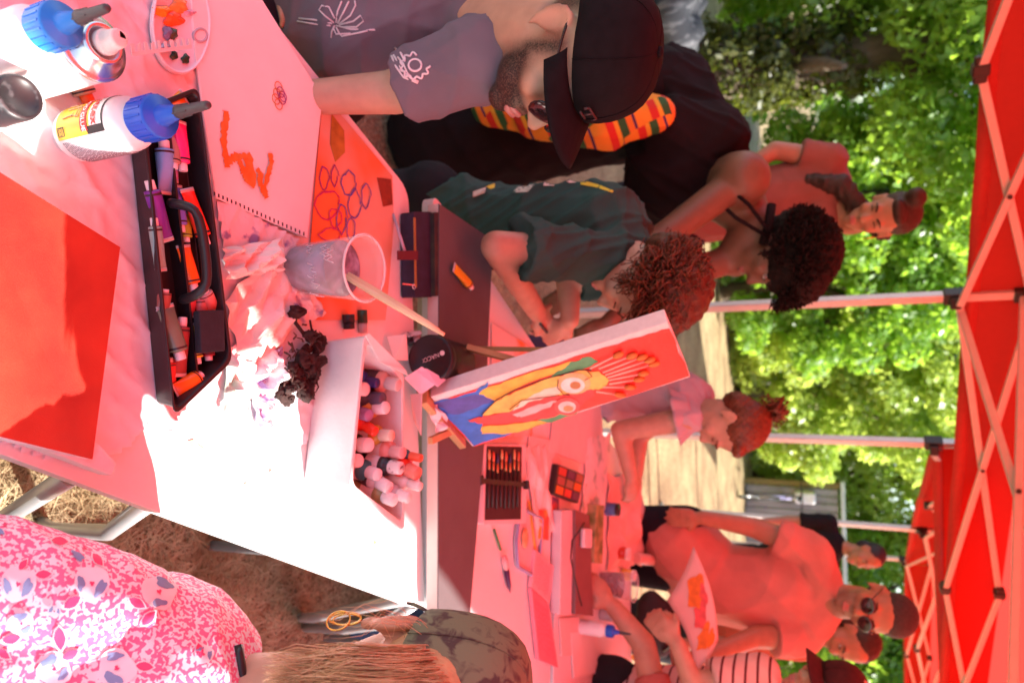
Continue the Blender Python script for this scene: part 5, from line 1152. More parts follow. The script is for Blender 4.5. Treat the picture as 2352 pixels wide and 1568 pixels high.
class Head:
    def __init__(s, c, fwd, up, k=1.):
        s.c = V(c); s.f = V(fwd).normalized(); u = V(up); u = (u - s.f*u.dot(s.f)).normalized(); s.u = u; s.r = s.f.cross(u); s.k = k
        s.M = Matrix(((s.r.x,s.f.x,s.u.x),(s.r.y,s.f.y,s.u.y),(s.r.z,s.f.z,s.u.z)))
    def L(s, x, y, z): return s.c + (s.r*x + s.f*y + s.u*z)*s.k
    def loc(s, co): return ((co - np.array(s.c)) @ np.array(s.M))/s.k
    def e(s, c, r): return ell_(s.L(*c), tuple(q*s.k for q in r), s.M)
    def c_(s, a, b, ra, rb): return cap_(s.L(*a), s.L(*b), ra*s.k, rb*s.k)
    def prims(s, nose=1.):
        P = [s.e((0,-.012,.035),(.074,.096,.088)), s.e((0,.022,-.012),(.064,.072,.088)), s.e((0,.038,-.062),(.050,.052,.048)), s.e((0,.070,-.098),(.024,.022,.022)),
             s.c_((0,.088,.002),(0,.106,-.034),.0085,.0125*nose), s.e((.010,.096,-.038),(.008,.010,.007)), s.e((-.010,.096,-.038),(.008,.010,.007)),
             s.c_((-.034,.078,.020),(.034,.078,.020),.012,.012), s.e((.040,.062,-.030),(.022,.024,.022)), s.e((-.040,.062,-.030),(.022,.024,.022)),
             s.c_((-.018,.086,-.068),(.018,.086,-.068),.0075,.0075), s.c_((-.015,.084,-.079),(.015,.084,-.079),.0080,.0080)]
        for sg in (-1, 1):
            P += [s.e((sg*.074,-.010,-.006),(.007,.015,.026))]
            rim = [(-.006,-.038),(-.018,-.026),(-.027,-.006),(-.027,.012),(-.017,.023),(-.003,.020),(.002,.008)]
            for (a, b) in zip(rim[:-1], rim[1:]): P.append(s.c_((sg*(.079+.25*max(0,-a[0]-.004)),a[0],a[1]),(sg*(.079+.25*max(0,-b[0]-.004)),b[0],b[1]),.0050,.0050))
        return P
    def neck(s, base, r=.052): return [cap_(s.L(0,-.022,-.05), base, r*s.k, r*1.12*s.k)]
    def features(s, t, brow=(.03,.018,.012), lip=(.45,.16,.14), iris=(.05,.03,.02), open_=True, eyes=True):
        mb_ = mat('brow_%d'%round(brow[0]*1000), brow, .8)
        for sg in (-1, 1):
            if eyes:
                if open_:
                    mb = MB(); mb.ell(s.L(sg*.031,.079,.0), (.013*s.k,.010*s.k,.0065*s.k), s.M, 12, 8); e = mb.build('eye', mat('eye_white', (.65,.62,.60), .3), t)
                    mb = MB(); mb.ell(s.L(sg*.030,.0865,-.0005), (.0055*s.k,.0035*s.k,.0055*s.k), s.M, 10, 6); mb.build('iris', mat('iris_dark', iris, .2), e)
                mb = MB(); mb.tube([s.L(sg*.017,.084,-.002), s.L(sg*.031,.0915,.005), s.L(sg*.046,.079,.0)], .0018*s.k, 5); mb.build('eyelid', mb_, t)
            mb = MB(); mb.tube([s.L(sg*.014,.090,.017), s.L(sg*.032,.091,.025), s.L(sg*.050,.077,.019)], [.0032*s.k,.0036*s.k,.0018*s.k], 6); mb.build('eyebrow', mb_, t)
        lm = mat('lip_%d_%d'%(round(lip[0]*100), round(lip[1]*100)), lip, .4)
        for z_, w_ in ((-.069,.0060), (-.078,.0068)):
            mb = MB(); mb.tube([s.L(-.023,.081,-.073), s.L(-.010,.0905,z_), s.L(.010,.0905,z_), s.L(.023,.081,-.073)], [.002*s.k,w_*s.k,w_*s.k,.002*s.k], 8); mb.build('lip', lm, t)
    def baseball_cap(s, t, m, brim=.078, z0=.030, h=.088, logo=None, wide=1.0, tilt=0., button=True, bm=None):
        """crown of panels, curved peak, button"""
        n = 32; mb = MB(); vs = []; K = 9
        for i in range(K):
            q = i/(K-1)*math.pi/2
            for j in range(n):
                a = 2*math.pi*j/n; k = math.cos(q)**.55 if i < K-1 else 0
                sq = 1+.008*math.cos(6*a)
                vs.append(s.L(.083*wide*k*math.cos(a)*sq, -.010+.104*k*math.sin(a)*sq, z0+h*math.sin(q)+ (0 if i else 0) - .018*(math.sin(a)<0)*abs(math.sin(a))*math.cos(q)))
        fs = [(i*n+j, i*n+(j+1)%n, (i+1)*n+(j+1)%n, (i+1)*n+j) for i in range(K-1) for j in range(n)]
        mb.add(vs, fs, 0, True); c = mb.build('cap_crown', m, t, solid=.003)
        for j in range(6):
            a = math.pi*j/3+math.pi/6*0; pts = []
            for i in range(K):
                q = i/(K-1)*math.pi/2; k = math.cos(q)**.55 if i < K-1 else 0; pts.append(s.L(.0845*wide*k*math.cos(a+math.pi/2), -.010+.1055*k*math.sin(a+math.pi/2), z0+h*1.012*math.sin(q)-.018*max(0,-math.sin(a+math.pi/2))*math.cos(q)))
            sm = MB(); sm.tube(pts, .0008*s.k, 4); sm.build('seam', m, c)
        mb = MB()
        def fn(u, v):
            a = R(22)+(R(136))*u; k = .30+.70*math.sin(math.pi*u)**.7
            x = .083*wide*math.cos(a); y = -.010+.104*math.sin(a); rr = brim*k*v
            return s.L(x*(1+.08*v), y+rr, z0+.002-.020*(abs(math.cos(a)))**2*(v)-.012*v*v+tilt*rr - .012*abs(math.cos(a)))
        mb.grid(fn, 20, 6); mb.build('cap_peak', bm or m, t, solid=.003)
        if button: mb = MB(); mb.ell(s.L(0,-.010,z0+h+.002), (.008*s.k,.008*s.k,.005*s.k), s.M); mb.build('cap_button', m, t)
def fingers(w, d, n, k=1., curl=.5, spread=.12, thumb=1):
    """hand: wrist, direction, back-of-hand normal; five bent fingers rooted in the palm"""
    w = V(w); d = V(d).normalized(); n = V(n); n = (n-d*n.dot(d)).normalized(); s = d.cross(n)
    P = [cap_(w, w+d*.045*k, .021*k, .024*k), cap_(w+d*.045*k-s*.020*k, w+d*.078*k-s*.026*k, .016*k, .013*k), cap_(w+d*.045*k+s*.020*k, w+d*.078*k+s*.026*k, .016*k, .013*k), cap_(w+d*.04*k, w+d*.08*k, .018*k, .014*k)]
    for i, (o, L) in enumerate(((-.029,.064),(-.010,.078),(.010,.074),(.028,.058))):
        b = w+d*.078*k+s*o*k; a = curl*(.8+.15*i); dd = (d+s*(o*spread*22)).normalized(); p = b
        for seg, ln, r1, r2 in ((0,.46,.0088,.0082),(1,.31,.0082,.0074),(2,.23,.0074,.0062)):
            an = a*(.55+.75*seg); v = dd*math.cos(an)-n*math.sin(an); q = p+v*L*ln*k; P.append(cap_(p, q, r1*k, r2*k)); p = q
    b = w+d*.022*k-s*.022*k*thumb; q = b+(d*.6-s*.75*thumb-n*.15).normalized()*.036*k; P += [cap_(b, q, .012*k, .0105*k), cap_(q, q+(d*.9-s*.25*thumb-n*.35).normalized()*.030*k, .010*k, .0075*k)]
    return P
def person(label, base): return thing('person', label, 'person', (base.x, base.y, 0), 'people around the painting tables')
def legs(hip, kn1, ft1, kn2, ft2, r=.085):
    return [cap_(hip+V((-.08,0,0)), kn1, r, r*.68), cap_(kn1, ft1, r*.66, r*.45), cap_(hip+V((.08,0,0)), kn2, r, r*.68), cap_(kn2, ft2, r*.66, r*.45)]
def shoe(t, p, d, m):
    d = V((d[0],d[1],0)).normalized(); mb = MB(); mb.tube([V((p.x,p.y,.05))-d*.06, V((p.x,p.y,.055)), V((p.x,p.y,.045))+d*.1, V((p.x,p.y,.03))+d*.17], [.035,.045,.042,.025], 10, sq=(1,1.0)); mb.build('shoe', m, t)
def curls(name, H, m, parent, n, seed, rad, box, rr=.013, th=.0028, turns=1.3, zmin=-.04, front=.05, jitter=.01):
    """many coiled locks standing on the scalp"""
    rn = random.Random(seed); mb = MB()
    for i in range(n):
        while True:
            v = V((rn.gauss(0,1), rn.gauss(0,1), rn.gauss(0,1))).normalized()
            if v.z*box[2] > zmin and not (v.y > front/.1 and v.z < .35): break
        p = V((v.x*box[0], v.y*box[1]-.012, v.z*box[2]+.03)); S, T = basis(v); r = rr*rn.uniform(.6,1.3); pts = []; ph = rn.uniform(0,6.28); st = rn.uniform(.25,1.); ax = (S*rn.uniform(-1,1)+T*rn.uniform(-1,1)-V((0,0,.8))).normalized()
        A, B = basis(ax)
        for k in range(9):
            a = ph+2*math.pi*turns*k/8; q = p+ax*(k/8*r*2.2*st)+A*(r*.8*math.cos(a))+B*(r*.8*math.sin(a))+v*(rn.uniform(-.3,.6)*jitter)
            pts.append(H.L(*q))
        mb.tube(pts, [th*H.k*.6]+[th*H.k]*7+[th*H.k*.4], 5)
    o = mb.build(name, m, parent); o['kind'] = 'stuff'; return o
SK_LIGHT = (.50,.30,.20); SK_MID = (.38,.21,.13); SK_DARK = (.17,.085,.05)

# ---------------- man in the black cap, seated on the left
def man_cap():
    H = Head(J(1312,128,.985), (.965,-.13,-.22), (.22,.02,.97), 1.02)
    nb = J(1120,70,1.06); t = person('bearded man in black baseball cap and grey printed shirt seated at the left', V((-.62,1.12,0)))
    sh_r = J(1105,140,1.00); el_r = J(905,212,.985); wr_r = PZ(700,225,T1-.02)
    chest = J(1030,10,1.12); hip = V((-.62,1.12,.56))
    hand_w = J(618,-35,.99)
    body = H.prims() + H.neck(nb, .058) + [cap_(nb, chest, .06, .09), cap_(chest, hip, .10, .10), cap_(nb, sh_r, .045, .05), cap_(sh_r, el_r, .044, .038), cap_(el_r, wr_r, .037, .029),
            cap_(nb, J(1080,-110,1.2), .05, .055), cap_(J(1080,-110,1.2), J(860,-170,1.1), .05, .04), cap_(J(860,-170,1.1), hand_w, .04, .028)] + fingers(hand_w, J(700,25,.97)-hand_w, (0,-.3,1), 1.05, .5)
    body += legs(hip, V((-.62,.75,.50)), V((-.62,.72,.07)), V((-.35,.80,.52)), V((-.33,.80,.07)), .085) + fingers(wr_r, V((.3,-.2,-.9)), (0,-1,0), 1., .5)
    def beard(co):
        l = H.loc(co); jaw = np.clip((-.012-.35*(l[:,1]-.02)-l[:,2])/.03, 0, 1)*np.clip((l[:,1]+.005)/.03, 0, 1)*np.clip((l[:,2]+.135)/.02, 0, 1)
        side = np.exp(-((l[:,1]-.018)/.016)**2)*np.clip((.03-l[:,2])/.02,0,1)*np.clip((l[:,2]+.08)/.03,0,1)
        must = np.exp(-((l[:,2]+.055)/.008)**2)*(l[:,1] > .07)
        back = np.clip((-.02-l[:,1])/.02,0,1)*np.clip((l[:,2]+.045)/.02,0,1)*.85
        return np.clip(np.maximum.reduce([jaw*.95, side*.9, must*.95, back]), 0, 1)*(np.linalg.norm(l,axis=1) < .2)
    blob('body', body, skin_mat('skin_bearded', (.48,.28,.19), (.018,.011,.009)), t, .0055, 5, attr=beard)
    ms = cloth_mat('grey_shirt', (.16,.135,.165))
    S = [cap_(J(1105,48,1.08), chest, .085, .150), cap_(chest, J(860,30,1.08), .158, .158), cap_(J(860,30,1.08), J(690,20,1.08), .158, .15), cap_(J(690,20,1.08), hip, .155, .16), cap_(J(1120,80,1.05), sh_r, .060, .070), cone_(sh_r, lerp(sh_r, el_r, .86), .070, .066), cap_(J(1100,20,1.1), J(1080,-110,1.2), .07, .075), cone_(J(1080,-110,1.2), J(930,-150,1.15), .075, .07)]
    shirt = blob('shirt', S, ms, t, .006, 8, noise=folds(.011, 24, 3))
    mw = mat('print_off_white', (.72,.62,.66), .7)
    def zl(l, ox=1000., oy=0., sc=1.742): return [((ox+x/sc)*.5742, (oy+y/sc)*.5742) for x, y in l]
    decal([zl(l) for l in ([(330,150),(420,165),(560,180)], [(340,130),(450,140),(570,165)], [(585,160),(520,110),(480,70),(500,40),(550,50),(590,130)], [(600,160),(610,80),(640,10)], [(610,165),(650,90),(690,10)], [(620,170),(700,110),(735,40),(730,5)], [(620,175),(720,150),(770,110),(790,150),(740,190),(640,190)], [(600,180),(700,205),(870,210)], [(590,180),(570,220),(565,265)], [(600,190),(620,230),(640,255),(760,230),(820,215)], [(580,195),(600,240),(700,235)])], shirt, .0016, mw, t, 'palm_print', .001)
    sun_ = [(1150+95*math.cos(a)*(1+.13*math.cos(a*11)), 460+85*math.sin(a)*(1+.13*math.cos(a*11))) for a in [2*math.pi*i/66 for i in range(52)]]
    decal([zl(l) for l in (sun_, [(1150+45*math.cos(a), 455+42*math.sin(a)) for a in [2*math.pi*i/16 for i in range(17)]], [(985,390),(1020,470),(1070,540),(1170,580)], [(1000,385),(1060,490),(1120,545),(1175,570)], [(1010,335),(1050,370),(1080,430)], [(1030,400),(1070,450),(1110,530)])], shirt, .0018, mw, t, 'sun_print', .001)
    mp = cloth_mat('dark_trousers', (.02,.02,.025)); blob('trousers', [cap_(hip, V((-.62,.75,.50)), .115, .085), cap_(V((-.62,.75,.50)), V((-.62,.72,.12)), .08, .07), cap_(hip+V((.05,0,0)), V((-.35,.80,.52)), .115, .085), cap_(V((-.35,.80,.52)), V((-.33,.80,.12)), .08, .07), ell_(hip, (.18,.16,.14))], mp, t, .012, 4)
    for p in (V((-.62,.72,0)), V((-.33,.80,0))): shoe(t, p, (.1,-1), M_black)
    H.features(t, lip=(.45,.20,.18), eyes=False)
    mc = mat('cap_wool_black', (.008,.006,.008), .85, .2, 60, bump=.2, bscale=400, bdist=.001, spec=.12)
    H.baseball_cap(t, mc, .074, .036, .094, wide=1.05, tilt=.10)
    mb = MB()
    for pts in ([(-.018,.108,.062),(.018,.108,.062)], [(0,.111,.048),(0,.108,.062)], [(-.018,.108,.062),(-.020,.110,.055)], [(.018,.108,.062),(.020,.110,.055)], [(-.010,.112,.048),(.012,.112,.048)]): mb.tube([H.L(p[0]+.03,p[1]-.010,p[2]+.004) for p in pts], .0018, 5)
    mb.build('embroidered_emblem', mat('emblem_dark', (.03,.006,.01), .6), t)
    # sunglasses
    mk = mat('glasses_black', (.012,.010,.010), .25); ml = mat('dark_lens', (.02,.012,.014), .08, spec=.8)
    g = thing('sunglasses', 'dark sunglasses worn by the bearded man in the cap', 'sunglasses', H.L(0,.1,0))
    for sg in (-1, 1):
        mb = MB(); mb.tube([H.L(sg*.082,-.020,.020), H.L(sg*.080,.02,.016), H.L(sg*.064,.094,.008)], .0022, 6); mb.build('temple', mk, g)
        mb = MB(); mb.ell(H.L(sg*.034,.103,-.004), (.028*H.k,.005*H.k,.024*H.k), H.M @ Matrix.Rotation(-sg*.18,3,'Z'), 18, 10); mb.build('lens', ml, g)
        mb = MB(); mb.tube([H.L(sg*.034+.028*math.cos(a), .1035-.16*abs(.028*math.cos(a)*1.) , -.004+.024*math.sin(a)) for a in [2*math.pi*i/18 for i in range(19)]], .0018, 5, cap=False); mb.build('rim', mk, g)
    mb = MB(); mb.tube([H.L(-.010,.106,.004), H.L(.010,.106,.004)], .0018, 5); mb.build('bridge', mk, g)
    # chair he sits on
    ch = thing('folding_chair', 'dark folding chair under the bearded man', 'chair', (-.64,1.18,0))
    mb = MB(); mb.box((-.64,1.14,.415), (.40,.38,.03)); mb.build('seat', M_black, ch, bevel=.01)
    for sx in (-.17,.17):
        for sy in (-.16,.17): mb = MB(); mb.tube([(-.64+sx,1.14+sy,.40), (-.64+sx*1.1,1.14+sy*1.2,0)], .011, 8); mb.build('leg', M_metal, ch)
man_cap()

# ---------------- woman with the afro, stooping, black top
def woman_afro():
    H = Head(J(1788,592,2.28), (.80,-.22,-.52), (.52,.05,.85), 1.0)
    t = person('woman with dark afro hair in a black strap top stooping over the table', V((-.75,2.35,0)))
    nb = J(1735,520,2.30); sh1 = J(1705,410,2.18); sh2 = J(1690,590,2.30); ub = J(1665,430,2.34); hip = V((-.82,2.36,.92))
    el2 = J(1500,655,2.18); wr2 = J(1400,735,2.1); el1 = J(1500,560,2.05); wr1 = J(1330,660,1.98)
    sk = skin_mat('skin_dark', SK_DARK)
    B = H.prims(1.25) + H.neck(nb, .050) + [cap_(nb, ub, .06, .12), cap_(ub, hip, .12, .11), cap_(ub, sh1, .11, .085), cap_(nb, sh2, .07, .065), cap_(sh2, el2, .05, .04), cap_(el2, wr2, .038, .027), cap_(sh1, el1, .055, .042), cap_(el1, wr1, .040, .028)] + fingers(wr1, (.5,-.2,-.8), (.3,-.9,.2), .95, .5) + fingers(wr2, (.5,-.2,-.8), (.3,-.9,.2), .95, .5)
    B += legs(hip, V((-.90,2.30,.50)), V((-.92,2.36,.06)), V((-.70,2.32,.50)), V((-.70,2.38,.06)), .09)
    blob('body', B, sk, t, .009, 5)
    mk = cloth_mat('black_top', (.010,.006,.007), .2)
    blob('black_top', [cap_(J(1600,350,2.34), hip+V((0,0,.1)), .165, .17), ell_(J(1560,390,2.30), (.20,.16,.19)), cap_(J(1640,330,2.28), J(1540,300,2.2), .12, .11)], mk, t, .010, 5, noise=folds(.024, 20, 5))
    blob('skirt', [cap_(hip+V((0,0,.05)), V((-.82,2.34,.2)), .19, .26)], mk, t, .014, 4, noise=folds(.014, 16, 6))
    mb = MB(); 
    for (a, b_, c) in ((J(1625,440,2.16), J(1690,500,2.13), J(1765,545,2.2)), (J(1660,420,2.14), J(1720,470,2.12), J(1765,530,2.18))): mb.tube([a,b_,c], .006, 6)
    mb.build('strap', mk, t)
    mb = MB(); mb.tube([J(1772,470,2.22), J(1765,520,2.2), J(1752,560,2.22)], .014, 8); mb.build('collar', mk, t)
    # woven striped sash on her hip
    m = mat('kente_cloth', (.75,.28,.02), .8, .1); nt = m.node_tree; L = nt.links
    tc = _n(nt,'ShaderNodeTexCoord'); mp = _n(nt,'ShaderNodeMapping'); mp.inputs['Rotation'].default_value = (.25,.35,.2); L.new(tc.outputs['Object'], mp.inputs[0])
    sx = _n(nt,'ShaderNodeSeparateXYZ'); L.new(mp.outputs[0], sx.inputs[0])
    def mth(op, a, b=None):
        q_ = _n(nt,'ShaderNodeMath',operation=op); L.new(a, q_.inputs[0])
        if b is not None:
            if isinstance(b, (int, float)): q_.inputs[1].default_value = b
            else: L.new(b, q_.inputs[1])
        return q_.outputs[0]
    row = mth('FLOOR', mth('MULTIPLY', sx.outputs[0], 17.)); u_ = mth('FRACT', mth('ADD', mth('MULTIPLY', sx.outputs[2], 7.5), mth('MULTIPLY', row, .37)))
    rp = _n(nt,'ShaderNodeValToRGB'); rp.color_ramp.interpolation = 'CONSTANT'; el = rp.color_ramp.elements; el[0].color = (.72,.30,.02,1); el[1].position = .34; el[1].color = (.55,.03,.015,1)
    for p_, c_ in ((.52,(.70,.42,.03,1)),(.62,(.02,.12,.03,1)),(.80,(.74,.22,.02,1)),(.94,(.05,.02,.10,1))): e_ = el.new(p_); e_.color = c_
    L.new(u_, rp.inputs[0]); L.new(rp.outputs[0], nt.nodes['Principled BSDF'].inputs['Base Color'])
    blob('striped_sash', [cap_(J(1130,245,2.06), J(1190,250,2.06), .07, .075), cap_(J(1230,268,2.05), J(1390,285,2.05), .075, .085), cap_(J(1390,280,2.05), J(1505,262,2.07), .085, .06)], m, t, .008, 5, noise=folds(.008, 30, 8))
    mh = mat('afro_hair', (.012,.007,.006), .85, .3, 90, spec=.2)
    rg = np.random.default_rng(3)
    cap0 = H.L(0,-.035,.058)
    hb = blob('hair', [ell_(cap0, (.128,.138,.112), H.M), ell_(H.L(0,-.085,.02), (.10,.085,.10), H.M), ell_(H.L(0,.02,.10), (.105,.085,.07), H.M)], mh, t, .008, 3, noise=lambda co: .006*np.sin(co[:,0]*170)*np.sin(co[:,1]*160+1)*np.sin(co[:,2]*150+2))
    curls('hair_coils', H, mh, hb, 1500, 5, .1, (.134,.152,.120), .009, .0019, 1.6, -.06, .04, .04)
    H.features(t, brow=(.012,.007,.005), lip=(.22,.07,.06), iris=(.02,.01,.008))
woman_afro()

# ---------------- woman farther back, dark hair tied up
def woman_back():
    H = Head(J(2025,496,2.95), (.12,-.90,-.42), (-.04,-.38,.92), .96)
    t = person('dark haired woman behind the afro woman, looking down', V((-.50,3.05,0)))
    nb = H.L(0,-.06,-.15); ub = J(1880,430,3.08); hip = V((-.55,3.05,.95)); sh1 = J(1905,368,3.04); sh2 = J(1880,545,3.0); el1 = J(1780,345,3.0); wr1 = J(1690,400,2.95)
    B = H.prims() + H.neck(nb,.047) + [cap_(nb, ub, .05, .08), cap_(ub, hip, .09, .10), cap_(ub, sh1, .06, .05), cap_(ub, sh2, .06, .05), cap_(sh1, el1, .046, .038), cap_(el1, wr1, .037, .026), cap_(sh2, J(1740,560,2.95), .046, .036)] + fingers(wr1, (.6,-.2,-.7), (0,-1,0), .9, .4)
    B += legs(hip, V((-.62,3.02,.5)), V((-.62,3.06,.06)), V((-.46,3.02,.5)), V((-.46,3.06,.06)), .085)
    blob('body', B, skin_mat('skin_tan', SK_MID), t, .008, 4)
    blob('top', [cap_(J(1880,440,3.10), hip, .135, .155), cap_(J(1885,430,3.08), sh1, .085, .072), cone_(sh1, lerp(sh1,el1,.55), .070, .066), cap_(J(1880,450,3.08), sh2, .085, .072)], cloth_mat('dusty_rose_top', (.26,.11,.09)), t, .010, 5, noise=folds(.008,26,9))
    blob('trousers', legs(hip, V((-.62,3.02,.5)), V((-.62,3.06,.10)), V((-.46,3.02,.5)), V((-.46,3.06,.10)), .11), cloth_mat('dark_trousers', (.02,.02,.025)), t, .014, 3)
    mh = mat('dark_brown_hair', (.030,.016,.010), .6, .3, 60, bump=.5, bscale=120, bdist=.004)
    hb = blob('hair', [ell_(H.L(0,-.03,.055),(.083,.092,.078),H.M), ell_(H.L(.0,.055,.085),(.052,.030,.022),H.M), ell_(H.L(.045,.0,.13),(.04,.04,.035),H.M)], mh, t, .007, 4)
    blob('loose_hair', [cap_(H.L(-.07,-.04,-.02), J(1930,425,2.98), .03, .045), cap_(J(1930,425,2.98), J(1860,415,2.98), .045, .03)], mh, t, .008, 3, noise=folds(.010,60,4))
    H.features(t, brow=(.02,.012,.008), open_=False)
    mb = MB(); c = H.L(-.078,.0,-.055); mb.tube([c+(H.u*math.cos(a)+H.f*math.sin(a))*.022 for a in [2*math.pi*i/16 for i in range(17)]], .0018, 5, cap=False); mb.build('hoop_earring', mat('gold', (.75,.48,.12), .25, metal=.9), t)
woman_back()

# ---------------- curly boy in the green shirt
def boy():
    H = Head(J(1478,652,1.60), (.60,-.18,-.74), (.74,.02,.64), .98)
    t = person('boy with curly red brown hair in a dark green T shirt drawing at the table', V((-.40,1.70,0)))
    hip = J(1000,495,1.74); ub = J(1390,545,1.70); nb = J(1445,585,1.66); sh = J(1392,590,1.58); sh2 = J(1400,640,1.76)
    el = PZ(1140,566,.86); wr = PZ(1232,715,.83); hd = PZ(1262,770,.82)
    el2 = J(1305,640,1.72); wr2 = J(1310,735,1.70)
    sk = skin_mat('skin_fair', (.48,.275,.19))
    B = H.prims(.85) + H.neck(nb,.044) + [cap_(nb, ub, .045, .06), cap_(ub, hip, .06, .07), cap_(ub, sh, .05, .044), cap_(ub, sh2, .05, .044), cap_(sh, el, .042, .036), cap_(el, wr, .036, .026), cap_(sh2, el2, .042, .036), cap_(el2, wr2, .035, .025)]
    B += fingers(wr, hd-wr, (.2,-.5,.8), .92, .75, .08) + fingers(wr2, (.4,.1,-.7), (.2,-.8,.3), .85, .6)
    B += legs(hip, V((-.42,1.62,.33)), V((-.46,1.86,.06)), V((-.27,1.64,.33)), V((-.28,1.86,.06)), .07)
    blob('body', B, sk, t, .006, 5)
    mg = cloth_mat('dark_green_shirt', (.036,.088,.076))
    S = [cap_(J(1420,560,1.68), J(1380,535,1.71), .085, .125), cap_(J(1380,530,1.71), J(1160,530,1.74), .128, .120), cap_(J(1160,520,1.75), J(1040,500,1.74), .120, .120), cap_(J(1040,500,1.74), hip, .120, .12), cap_(nb-V((.02,0,.02)), sh, .062, .062), cone_(sh, lerp(sh,el,.80), .062, .072), cap_(J(1400,600,1.70), sh2, .062, .060), cone_(sh2, lerp(sh2,el2,.7), .060, .062)]
    shirt = blob('shirt', S, mg, t, .006, 5, noise=folds(.022, 28, 12))
    def zl(l): return [(918.7+x*.3295, 402+y*.3295) for x, y in l]
    pm = mat('print_cream', (.66,.60,.50), .8); py = mat('print_yellow', (.70,.62,.05), .8)
    def fill(quad, m_, nm):
        b = BVH[shirt.name]; mb = MB()
        def fn(u, v):
            a = quad; x = (a[0][0]*(1-u)+a[1][0]*u)*(1-v)+(a[3][0]*(1-u)+a[2][0]*u)*v; y = (a[0][1]*(1-u)+a[1][1]*u)*(1-v)+(a[3][1]*(1-u)+a[2][1]*u)*v
            d = ray(x, y).normalized(); h = b.ray_cast(CP, d); return (h[0]-d*.0025) if h[0] is not None else None
        N_ = 6; g = [[fn(i/N_, j/N_) for j in range(N_+1)] for i in range(N_+1)]
        for i in range(N_):
            for j in range(N_):
                c_ = [g[i][j], g[i+1][j], g[i+1][j+1], g[i][j+1]]
                if all(q is not None for q in c_): mb.add(c_, [(0,1,2,3)], 0, True)
        if mb.v: mb.build(nm, m_, t)
    for q, m_ in (([(860,40),(960,40),(890,118),(785,122)], pm), ([(1010,30),(1080,30),(1075,75),(1000,75)], pm), ([(1140,25),(1230,28),(1225,52),(1180,55)], pm), ([(510,115),(600,85),(590,125),(510,155)], pm), ([(600,80),(660,58),(660,88),(630,98)], py), ([(1255,32),(1390,68),(1380,88),(1260,66)], py), ([(1395,70),(1490,110),(1480,122),(1385,92)], py)): fill(zl(q), m_, 'shirt_print')
    blob('shorts', [ell_(hip+V((-.02,0,-.01)),(.145,.13,.11)), cap_(hip+V((-.06,0,-.06)), V((-.42,1.64,.36)), .09, .085), cap_(hip+V((.06,0,-.06)), V((-.28,1.66,.36)), .09, .085)], cloth_mat('black_shorts', (.015,.015,.018)), t, .010, 4)
    for p in (V((-.46,1.86,0)), V((-.28,1.86,0))): shoe(t, p, (.2,-.9), M_black)
    mh = mat('auburn_hair', (.075,.024,.010), .6, .45, 70, spec=.4); mh2 = mat('auburn_lock', (.13,.042,.015), .45, .5, 40, spec=.5)
    hb = blob('hair', [ell_(H.L(0,-.03,.062),(.100,.108,.088),H.M), ell_(H.L(0,-.085,.01),(.082,.06,.085),H.M), ell_(H.L(0,.045,.092),(.075,.045,.035),H.M)], mh, t, .007, 3, noise=lambda co: .006*np.sin(co[:,0]*120)*np.sin(co[:,1]*110+1)*np.sin(co[:,2]*115+2))
    curls('curly_locks', H, mh2, hb, 1300, 8, .1, (.110,.124,.100), .015, .0013, 1.35, -.05, .045, .035)
    H.features(t, brow=(.10,.04,.02), lip=(.55,.25,.22), open_=False)
    pn = thing('pen', 'dark pen held in the curly haired boy hand', 'pen', hd); a = PZ(1290,805,T2+.01); b_ = hd+(hd-a)*.6; mb = MB(); mb.tube([a, lerp(a,b_,.12), b_], [.001,.004,.004], 8); mb.build('barrel', M_black, pn)
boy()

